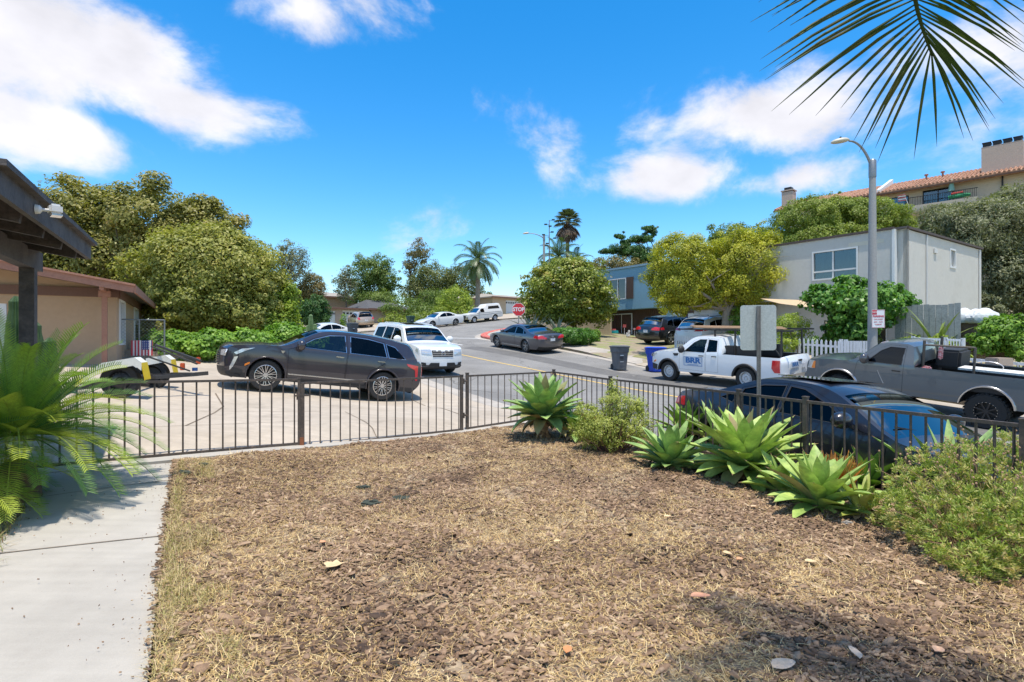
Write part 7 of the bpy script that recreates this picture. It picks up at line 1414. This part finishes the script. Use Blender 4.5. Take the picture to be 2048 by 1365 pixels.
# picket fence
PKW = PM('picket_white', (.66, .67, .68), rough=.6, var=.06)
def picket(label, p, q, zf, h, sp=.15, w=.075, capped=True, parent=None, rails=(.2, .8)):
    p = Vector((*p, 0)); q = Vector((*q, 0)); Ld = (q-p).length; n = int(Ld/sp); t = thing('picket_fence', label, 'fence', (p.x, p.y, zf(p.x, p.y)), math.atan2(q.y-p.y, q.x-p.x)); mb = MB(); zr_ = []
    for i in range(n+1):
        x = i*Ld/n; w_ = p.lerp(q, i/n); z = zf(w_.x, w_.y)-t.location.z; zr_.append((x, z))
        if capped: mb.add([(x-w/2, -.01, z+.05), (x+w/2, -.01, z+.05), (x+w/2, .01, z+.05), (x-w/2, .01, z+.05), (x-w/2, -.01, z+h-.07), (x+w/2, -.01, z+h-.07), (x+w/2, .01, z+h-.07), (x-w/2, .01, z+h-.07), (x, -.01, z+h), (x, .01, z+h)], [(0, 1, 5, 8, 4), (3, 7, 9, 6, 2), (0, 4, 7, 3), (1, 2, 6, 5), (4, 8, 9, 7), (5, 6, 9, 8), (0, 3, 2, 1)])
        else: mb.box((x, 0, z+h/2), (w, .02, h-.06))
    mb.build('picket_panel', PKW, t)
    for r_ in rails:
        mb = MB()
        for (xa, za), (xb, zb) in zip(zr_[::6], zr_[6::6]+[zr_[-1]]):
            if xb > xa: mb.bar((xa, .03, za+h*r_), (xb, .03, zb+h*r_), .04, .08)
        mb.build('rail', PKW, t)
    for x, z in zr_[::12]+[zr_[-1]]: mb = MB(); mb.box((x, .06, z+h/2), (.10, .10, h+.1)); mb.build('post', PKW, t)
    return t
fz = lambda x, y: gz(x, y)
picket('white picket fence between the white suv and the work pickup', online(1350, 23.4), online(1480, 21.9), fz, 1.05)
picket('white picket fence behind the work pickup and the lamp post', online(1484, 21.9), online(1690, 21.6), fz, 1.2, .17, .08)
t = thing('picket_gate', 'closely slatted white gate left of the lamp post', 'gate', (*online(1678, 21.3), gz(*online(1678, 21.3))), AE); mb = MB()
for i in range(11): mb.box((i*.105, 0, .62), (.085, .02, 1.2))
mb.build('slats', PKW, t)
picket('white picket fence right of the lamp post with a teal box behind', online(1714, 21.6), online(1800, 21.6), fz, 1.15, .2, .07)
picket('thin white railing fence on the bank before the grey boards', online(1825, 23.0), online(1925, 23.0), lambda x, y: gz(x, y)+.55, .75, .08, .03, False, rails=(.96, .1))
picket('low white railing behind the grey pickup bed', online(1895, 20.9), online(2075, 20.9), lambda x, y: gz(x, y)+.05, .95, .2, .03, False, rails=(.95, .08))
t = thing('grey_fence', 'weathered grey board fence right of the grey house corner', 'fence', (*online(1795, 24.6), gz(*online(1795, 24.6))), AE); mb = MB()
for i in range(11): mb.box((i*.19, random.uniform(-.01, .01), 1.2+random.uniform(-.04, .04)), (.178, .02, 2.4))
mb.build('boards', PM('fence_grey_board', (.30, .31, .30), rough=.9, var=.3, scale=4), t)
tag(boxp('garden_pillar', None, (0, 0, 0), (.45, .45, 1.15), stucco('pillar_tan', (.42, .33, .26)), bevel=.02), 'tan square pillar in the low white railing', 'pillar').location = (*online(1998, 20.6), gz(*online(1998, 20.6))+.55)
tag(boxp('storage_box', None, (0, 0, 0), (1.0, .5, .6), PM('teal_plastic', (.02, .22, .22), rough=.5, var=.1), bevel=.03), 'teal storage box behind the white pickets', 'box').location = (*online(1765, 22.3), gz(*online(1765, 22.3))+.6)
def cover(u, off, zc_, sx, label):
    bm = bmesh.new(); bmesh.ops.create_icosphere(bm, subdivisions=3, radius=1)
    for v in bm.verts: v.co = Vector((v.co.x*sx*(1+.1*math.sin(v.co.y*7)), v.co.y*sx*.6, max(-.2, v.co.z*.35*(1+.15*math.sin(v.co.x*9)))))
    me = bpy.data.meshes.new('tarp'); bm.to_mesh(me); bm.free(); me.materials.append(PM('tarp_white', (.62, .63, .62), rough=.6, var=.15)); o = bpy.data.objects.new('tarp', me); col.objects.link(o); x, y = online(u, off); o.location = (x, y, zc_); tag(o, label, 'tarp')
cover(1925, 25.6, 2.52, .5, 'white covered heap behind the grey board fence, the left one'); cover(1965, 25.8, 2.5, .6, 'white covered heap behind the grey board fence, the right one')
wallseg('stone_border', (-12.2, 17.2), (-9.9, 19.5), .28, .45, PM('rubble_stone', (.30, .24, .18), rough=.95, var=.4, scale=6, bump=1, bscale=9), 'low rubble stone border at the foot of the vine hedge', 'stone border')
# chain link gate with flag beside the tan house
t = thing('chain_link_gate', 'chain link gate between the tan house and the vine hedge', 'gate', (-11.9, 16.4, gz(-11.9, 16.4)), R(30)); mb = MB()
GAL = PM('galvanised', (.24, .25, .25), rough=.45, metal=.7, var=.2); 
for i in range(3): mb.tube([(i*.65, 0, 0), (i*.65, 0, 1.25)], .025, 6)
mb.tube([(0, 0, 1.25), (1.3, 0, 1.25)], .02, 6); mb.tube([(0, 0, .1), (1.3, 0, .1)], .02, 6); mb.build('frame', GAL, t); mb = MB()
for i in range(-12, 24):
    for s in (1, -1):
        x0 = i*.1; 
        a = [x0 if s > 0 else x0+1.1, .12]; b = [x0+1.1 if s > 0 else x0, 1.22]
        def cl(a, b):
            (x1, z1), (x2, z2) = sorted((tuple(a), tuple(b))); 
            if x2 <= 0 or x1 >= 1.3: return None
            if x1 < 0: z1 = z1+(z2-z1)*(0-x1)/(x2-x1); x1 = 0
            if x2 > 1.3: z2 = z1+(z2-z1)*(1.3-x1)/(x2-x1); x2 = 1.3
            return (x1, 0, z1), (x2, 0, z2)
        r_ = cl(a, b)
        if r_: mb.bar(*r_, .004, .004)
mb.build('mesh_wire', GAL, t)
t = thing('flag', 'american flag hanging on the chain link gate', 'flag', (*[a for a in gp(284, 746)], 0), R(30)); pz = at(284, 696, t.location.y); t.location = (pz.x, t.location.y-.0, 0); t.location = at(284, 696, 16.6)
mb = MB()
for i in range(13): mb.box((-.25+i*.5/12, .015*math.sin(i), 0), (.5/12, .008, .46), mi=i % 2)
mb.build('stripes', [PM('flag_crimson', (.50, .03, .05), var=.1), PM('flag_paper', (.72, .70, .68), var=.05)], t); mb = MB(); mb.box((.12, -.012, .09), (.27, .01, .28)); o = mb.build('canton', PM('flag_navy', (.03, .05, .20), var=.1), t); mb = MB()
for i in range(5):
    for j in range(5): mb.box((.02+i*.05, -.02, -.02+j*.055), (.018, .004, .018))
mb.build('stars', PM('flag_paper', (.7, .7, .7)), o)
# ================================================================ street furniture
def street_lamp(x, y, zt_, label, arm=(-.75, .0, 1), r0=.14, L=1.35, pole=None):
    z0 = gz(x, y); t = thing('street_lamp', label, 'street lamp', (x, y, z0)); h = zt_-z0; CP_ = PM('lamp_concrete', (.30, .30, .29), rough=.85, var=.2, scale=20, sc2=90)
    mb = MB(); mb.tube([(0, 0, -.1), (0, 0, h*.5), (0, 0, h)], [r0, r0*.8, r0*.6], 14); mb.build('pole', CP_, t, smooth=True)
    mb = MB(); mb.lathe([(r0*.7, h-.55), (r0*.72, h-.50), (r0*.72, h+.0), (r0*.5, h+.05)], 12); mb.build('collar', GAL, t, smooth=True); d = Vector((arm[0], arm[1], 0)).normalized(); pts = []
    for i in range(11): q = i/10; pts.append(Vector((0, 0, h-.35))+d*(L*q**1.35)+Vector((0, 0, arm[2]*math.sin(q*math.pi/2))))
    mb = MB(); mb.tube(pts, [.05-.02*i/10 for i in range(11)], 8); mb.build('arm', GAL, t, smooth=True); e = pts[-1]
    bm = bmesh.new(); bmesh.ops.create_uvsphere(bm, u_segments=14, v_segments=8, radius=1)
    for v in bm.verts: v.co = Vector((v.co.x*.34*(1 if v.co.x > 0 else .8), v.co.y*.15, v.co.z*(.11 if v.co.z > 0 else .06)))
    me = bpy.data.meshes.new('lamp_head'); bm.to_mesh(me); bm.free(); me.materials.append(PM('lamp_cream', (.50, .46, .36), rough=.5, var=.1)); o = bpy.data.objects.new('lamp_head', me); col.objects.link(o); o.parent = t; o.location = e+d*.25; o.rotation_euler = (0, R(8), math.atan2(d.y, d.x)); me.polygons.foreach_set('use_smooth', [True]*len(me.polygons))
    mb = MB(); mb.lathe([(.03, 0), (.035, .05), (.001, .06)], 8); o2 = mb.build('sensor', DKMT, o); o2.location = (0, 0, .10); return t
x, y = online(1745, 20.45); street_lamp(x, y, zat(322, y), 'tall grey concrete street lamp beside the grey pickup bonnet', (-1, .1, 1.05), .16, .75)
x2, y2 = at(1088, 600, 50).x, 50; street_lamp(x2, y2, zat(470, y2), 'distant street lamp with a long arm above the magnolia', (-1, 0, .5), .15, 1.35)
t = thing('parking_sign', 'small red and white no parking sign strapped to the street lamp', 'sign', (x+.06, y-.20, zat(638, y)), R(-8)); sg = MB(); sg.box((0, 0, 0), (.40, .008, .60)); sg.build('plate', WHT, t, bevel=.003)
RS = PM('sign_red', (.52, .03, .05), rough=.5, var=.05); MT = lambda X_, Y_, Z_: Matrix.Translation((X_, Y_, Z_)) @ Matrix.Rotation(R(90), 4, 'X')
mb = MB(); mb.box((-.115, -.007, .215), (.14, .004, .15)); mb.build('corner_square', RS, t); text_mesh('NO', .09, WHT, t, MT(-.115, -.012, .215)); text_mesh('PARKING', .085, RS, t, MT(0, -.008, .08), sx=.95, bold=.003)
for i, s in enumerate(('THIS STREET', '8AM - 10AM', 'TUESDAY')): text_mesh(s, .05, RS, t, MT(0, -.008, -.02-i*.085), sx=1.0)
mb = MB()
for a in ((-.19, .19, .285, .292), (-.19, .19, -.292, -.285), (-.192, -.186, -.29, .29), (.186, .192, -.29, .29)): mb.box(((a[0]+a[1])/2, -.006, (a[2]+a[3])/2), (a[1]-a[0], .003, a[3]-a[2]))
mb.build('border', RS, t)
# sign seen from the back
t = thing('road_sign', 'back of a blank silver road sign on a perforated post behind the fence', 'sign', (3.32, 7.40, -.1), R(-12)); mb = MB(); n = 8; rr = .04; w_, h_ = .455, .61; poly = []
for cx, cy, a0 in ((w_/2-rr, h_/2-rr, 0), (-w_/2+rr, h_/2-rr, 90), (-w_/2+rr, -h_/2+rr, 180), (w_/2-rr, -h_/2+rr, 270)):
    for i in range(5): a = R(a0+i*22.5); poly.append((cx+math.cos(a)*rr, cy+math.sin(a)*rr))
mb.prism(poly, -.0015, .0015, M=Matrix.Translation((0, .035, 1.93)) @ Matrix.Rotation(R(90), 4, 'X')); mb.build('plate', PM('bare_aluminium', (.50, .52, .50), rough=.45, metal=.35, var=.25, scale=12, c2=(.40, .42, .41), sc2=50), t)
mb = MB(); zt = 2.22
for sx_ in (-1, 1): mb.box((sx_*.021, 0, zt/2-.1), (.004, .045, zt+.2))
mb.box((0, .021, zt/2-.1), (.046, .004, zt+.2)); 
for i in range(90):
    z = i*.0254-.05
    if z < zt-.02: mb.box((-.014, -.021, z+.0127), (.018, .004, .026)); mb.box((.014, -.021, z+.0127), (.018, .004, .026)); mb.box((0, -.021, z), (.012, .004, .012))
mb.build('post', PM('perforated_post', (.20, .19, .18), rough=.6, metal=.5, var=.3, scale=20), t)
# stop sign
x, y = .43, 36.0; z0 = gz(x, y); zc_ = zat(619, y)-z0; t = thing('stop_sign', 'red octagonal stop sign in front of the magnolia', 'sign', (x, y, z0), R(4)); mb = MB(); oc = [(math.cos(R(22.5+45*i))*.455, math.sin(R(22.5+45*i))*.455) for i in range(8)]
mb.prism(oc, 0, .004, M=Matrix.Translation((0, 0, zc_)) @ Matrix.Rotation(R(90), 4, 'X')); mb.build('plate', WHT, t); mb = MB(); mb.prism([(a*.94, b*.94) for a, b in oc], .005, .008, M=Matrix.Translation((0, 0, zc_)) @ Matrix.Rotation(R(90), 4, 'X')); mb.build('face', PM('stop_red', (.55, .02, .03), rough=.4, var=.04), t)
text_mesh('STOP', .34, WHT, t, MT(0, -.011, zc_), sx=.92, bold=.012); mb = MB(); mb.box((0, .03, zc_/2+.1), (.05, .05, zc_+.6)); mb.build('post', GAL, t)
# bins
def bin_(name, label, x, y, rz, c, c2=None, h=1.10, w_=.62, zf=None, lab=True):
    z0 = (zf or H)(x, y); t = thing(name, label, 'trash bin', (x, y, z0+.01), rz, None); m = PM('bin%s' % str(c), c, rough=.55, var=.12, scale=6, c2=c2)
    def ring(z, a, b, r_=.06): return [(sx*(a/2-r_*(k == 0)), sy*(b/2-r_*(k == 1)), z) for sx, sy, ks in ((1, 1, (1, 0)), (-1, 1, (0, 1)), (-1, -1, (1, 0)), (1, -1, (0, 1))) for k in ks]
    def fix(z, a, b, r_=.06): return [(a/2, b/2-r_, z), (a/2-r_, b/2, z), (-a/2+r_, b/2, z), (-a/2, b/2-r_, z), (-a/2, -b/2+r_, z), (-a/2+r_, -b/2, z), (a/2-r_, -b/2, z), (a/2, -b/2+r_, z)]
    mb = MB(); L_ = [fix(.02, w_*.72, .58), fix(h*.70, w_*.90, .70), fix(h*.72, w_*.98, .76), fix(h*.90, w_, .80), fix(h*.905, w_*1.05, .84), fix(h*.93, w_*1.05, .84)]
    mb.add([p for r_ in L_ for p in r_], [(i*8+j, i*8+(j+1) % 8, (i+1)*8+(j+1) % 8, (i+1)*8+j) for i in range(5) for j in range(8)]+[tuple(range(7, -1, -1)), tuple(range(40, 48))]); mb.build('bin_body', m, t, bevel=.006)
    mb = MB(); L_ = [fix(h*.935, w_*1.10, .90), fix(h*.965, w_*1.10, .90), fix(h*1.0, w_*.8, .66)]; mb.add([p for r_ in L_ for p in r_], [(i*8+j, i*8+(j+1) % 8, (i+1)*8+(j+1) % 8, (i+1)*8+j) for i in range(2) for j in range(8)]+[tuple(range(7, -1, -1)), tuple(range(16, 24))]); mb.build('lid', m, t, bevel=.008)
    for sy in (-1, 1): mb = MB(); mb.lathe([(.001, -.03), (.13, -.03), (.14, 0), (.13, .03), (.001, .03)], 16, M=Matrix.Translation((sy*w_*.36, .30, .14)) @ Matrix.Rotation(R(90), 4, 'Z'), ax='Y'); mb.build('wheel', TYRE, t, smooth=True)
    mb = MB(); mb.bar((-w_*.4, .47, h*.88), (w_*.4, .47, h*.88), .03, .03); mb.build('handle', m, t)
    if lab:
        mb = MB(); mb.box((-.05, -.345-.02, h*.60), (.16, .01, .035)); mb.box((-.05, -.345, h*.34), (.16, .01, .02)); mb.build('label_marks', PM('bin_mark', (.55, .58, .60), var=.1), t); mb = MB(); mb.box((-.05, -.352, h*.50), (.14, .008, .12)); mb.build('dark_panel', PM('bin_panel', (.02, .022, .03), var=.1), t)
    return t
bin_('trash_bin', 'grey wheeled trash bin standing in the gutter', 4.84, 24.75, R(14), (.085, .09, .10), (.11, .115, .125)); bin_('recycling_bin', 'blue wheeled recycling bin beside the work pickup nose', 6.34, 24.3, R(16), (.008, .05, .42), (.01, .07, .50))
bin_('trash_bin', 'dark grey bin at the corner behind the black crossover', *at(705, 665, 41)[:2], R(40), (.07, .08, .09), zf=lambda a, b: gz(a, b)+.2); bin_('trash_bin', 'dark green bin beside the shrubs up the hill', *at(821, 645, 55)[:2], R(40), (.02, .06, .045), zf=gz)
for u, s, lb in ((767, 1, 'taller'), (776.5, 1.25, 'right')):
    p = at(u-1.5, 650, 66); t = thing('traffic_cone', 'orange traffic cone by the dark entrance, the %s of the pair' % ('left one' if s == 1 else 'right one'), 'traffic cone', (p.x, p.y, gz(p.x, p.y)+.02)); mb = MB(); mb.lathe([(.20*s, .03), (.04*s, .80*s), (.001, .82*s)], 12); mb.build('cone', PM('cone_orange', (.75, .17, .03), var=.1), t); boxp('base', t, (0, 0, .02), (.5*s, .5*s, .04), PM('cone_orange', (.7, .2, .03)))
# half wheel ornament in the ficus
t = thing('half_wheel_ornament', 'dark half wagon wheel ornament hanging before the brown garage', 'ornament', at(1408, 620, 34), AE); mb = MB(); P = [(math.cos(a)*.75, 0, math.sin(a)*.42) for a in np.linspace(math.pi, 2*math.pi, 17)]
for a, b in zip(P, P[1:]): mb.bar(a, b, .08, .13, up=(0, 1, 0))
for k in (4, 8, 12): mb.bar((0, 0, 0), P[k], .04, .04)
mb.build('rim', W_BRN, t)
# ================================================================ tow dolly on the driveway
x, y = -7.50, 10.55; g = gz(x, y)+.01; t = thing('tow_dolly', 'two wheeled car tow dolly with white and yellow fenders on the driveway', 'trailer', (x, y, g), math.atan2(.28, .96)); STL = PM('dolly_steel', (.07, .065, .06), rough=.6, metal=.5, var=.3, scale=12); YEL = PM('dolly_yellow', (.75, .52, .02), rough=.5, var=.15)
for sy in (0, 1.75):
    wheel(t, 0, sy, .33, .21, 'steel', -1 if sy == 0 else 1, dict(rim=BRM, rimf=.62)); y_ = sy+(-.02 if sy == 0 else .02)
    pf = [(-.62, .28), (-.56, .42), (-.25, .66), (.28, .76), (.40, .66), (.46, .34)]; mb = MB()
    for i in range(5):
        (a, c), (b, d) = pf[i], pf[i+1]; mb.add([(a, y_-.16, c), (b, y_-.16, d), (b, y_+.16, d), (a, y_+.16, c), (a, y_-.16, c+.015), (b, y_-.16, d+.015), (b, y_+.16, d+.015), (a, y_+.16, c+.015)], [(3, 2, 1, 0), (4, 5, 6, 7), (0, 1, 5, 4), (2, 3, 7, 6), (0, 4, 7, 3), (1, 2, 6, 5)], 1 if i in (0, 4) else 0)
        mb.add([(a, y_-.165, c), (b, y_-.165, d), (b, y_-.165, d-.14 if 0 < i < 4 else d-.05), (a, y_-.165, c-.14 if 0 < i < 4 else c-.05)], [(0, 1, 2, 3)], 1 if i in (0, 4) else 0)
    mb.build('fender', [PM('dolly_white', (.68, .67, .60), rough=.5, var=.12, scale=9), YEL], t)
mb = MB(); mb.bar((0, .1, .33), (0, 1.65, .33), .08, .08); mb.bar((-.9, .25, .28), (.5, .25, .36), .06, .05); mb.bar((-.9, 1.5, .28), (.5, 1.5, .36), .06, .05); mb.bar((.45, .25, .36), (1.12, .87, .38), .07, .07); mb.bar((.45, 1.5, .36), (1.12, .87, .38), .07, .07); mb.bar((1.05, .87, .38), (1.30, .87, .40), .08, .08)
mb.bar((.35, .15, .80), (1.0, .7, .46), .03, .03); mb.bar((.1, 1.6, 1.0), (1.15, .9, .66), .045, .045); mb.bar((.05, 1.5, .97), (1.1, .85, .60), .03, .03); mb.bar((.35, .12, .3), (.35, .15, .80), .03, .03); mb.build('frame', STL, t)
for sy in (.2, 1.5):
    mb = MB()
    for i in range(6): mb.bar((-1.05+i*.16, sy-.22, .16+i*.015), (-1.05+i*.16, sy+.22, .16+i*.015), .05, .02)
    mb.bar((-1.1, sy-.24, .15), (0, sy-.24, .26), .03, .05); mb.bar((-1.1, sy+.24, .15), (0, sy+.24, .26), .03, .05); mb.build('ramp', STL, t)
for i, (a, b, c) in enumerate(((.85, .75, .55), (1.05, 1.15, .66))): mb = MB(); mb.box((a, b, c), (.08, .08, .15)); mb.build('tail_lamp', PM('lamp_orange_red', (.60, .10, .03), rough=.3, var=.1), t, bevel=.01)
mb = MB(); mb.box((1.02, 1.0, .48), (.09, .08, .07)); mb.build('winch', PM('winch_blue', (.03, .10, .30), var=.1), t)
# ================================================================ magnolia blossoms
tm = [o for o in bpy.data.objects if o.name == 'magnolia_tree'][0]
for u, v in ((1107, 568), (1223, 556), (1220, 587), (1225, 597), (1118, 537), (1180, 618), (1150, 600)):
    p = at(u, v, 34.3 if v < 600 else 34.0); mb = MB()
    for i in range(7): a = i*.9; d = Vector((math.cos(a), math.sin(a)*.6, .7)).normalized()*.14; s_ = Vector((-math.sin(a), math.cos(a), 0))*.05; mb.add([(0, 0, 0), d*.6+s_, d, d*.6-s_], [(0, 1, 2, 3)])
    o = mb.build('blossom', WHT, tm); o.location = p-tm.location
# grey house fittings
t = [o for o in bpy.data.objects if o.name == 'grey_house'][0]
for (y, za, zb, nm) in ((2.2, .2, 5.9, 'conduit'), (9.0, .1, 5.9, 'downpipe')): boxp(nm, t, (.50, y, (za+zb)/2), (.05, .05 if nm == 'conduit' else .09, zb-za), ST_WHITE)
boxp('meter_box', t, (.53, 4.1, 2.6), (.12, .34, .5), GAL); boxp('wall_vent', t, (.50, 3.2, 5.3), (.05, .3, .2), ST_WHITE); boxp('wall_patch', t, (-1.0, -.004, zz(0)+5.6 if False else 5.55), (1.4, .006, .16), stucco('stucco_patch', (.60, .56, .46)))

x, y = online(1935, 25.9); tag(boxp('wood_stack', None, (0, 0, 0), (.8, 2.6, 1.6), PM('stacked_wood', (.17, .12, .085), rough=.9, var=.4, scale=3, bump=.8, bscale=8), bevel=.05), 'dark heap of stacked lumber under the white tarps', 'lumber stack').location = (x, y, 1.75)
bpy.data.objects['wood_stack'].rotation_euler = (0, 0, AE+math.pi/2)
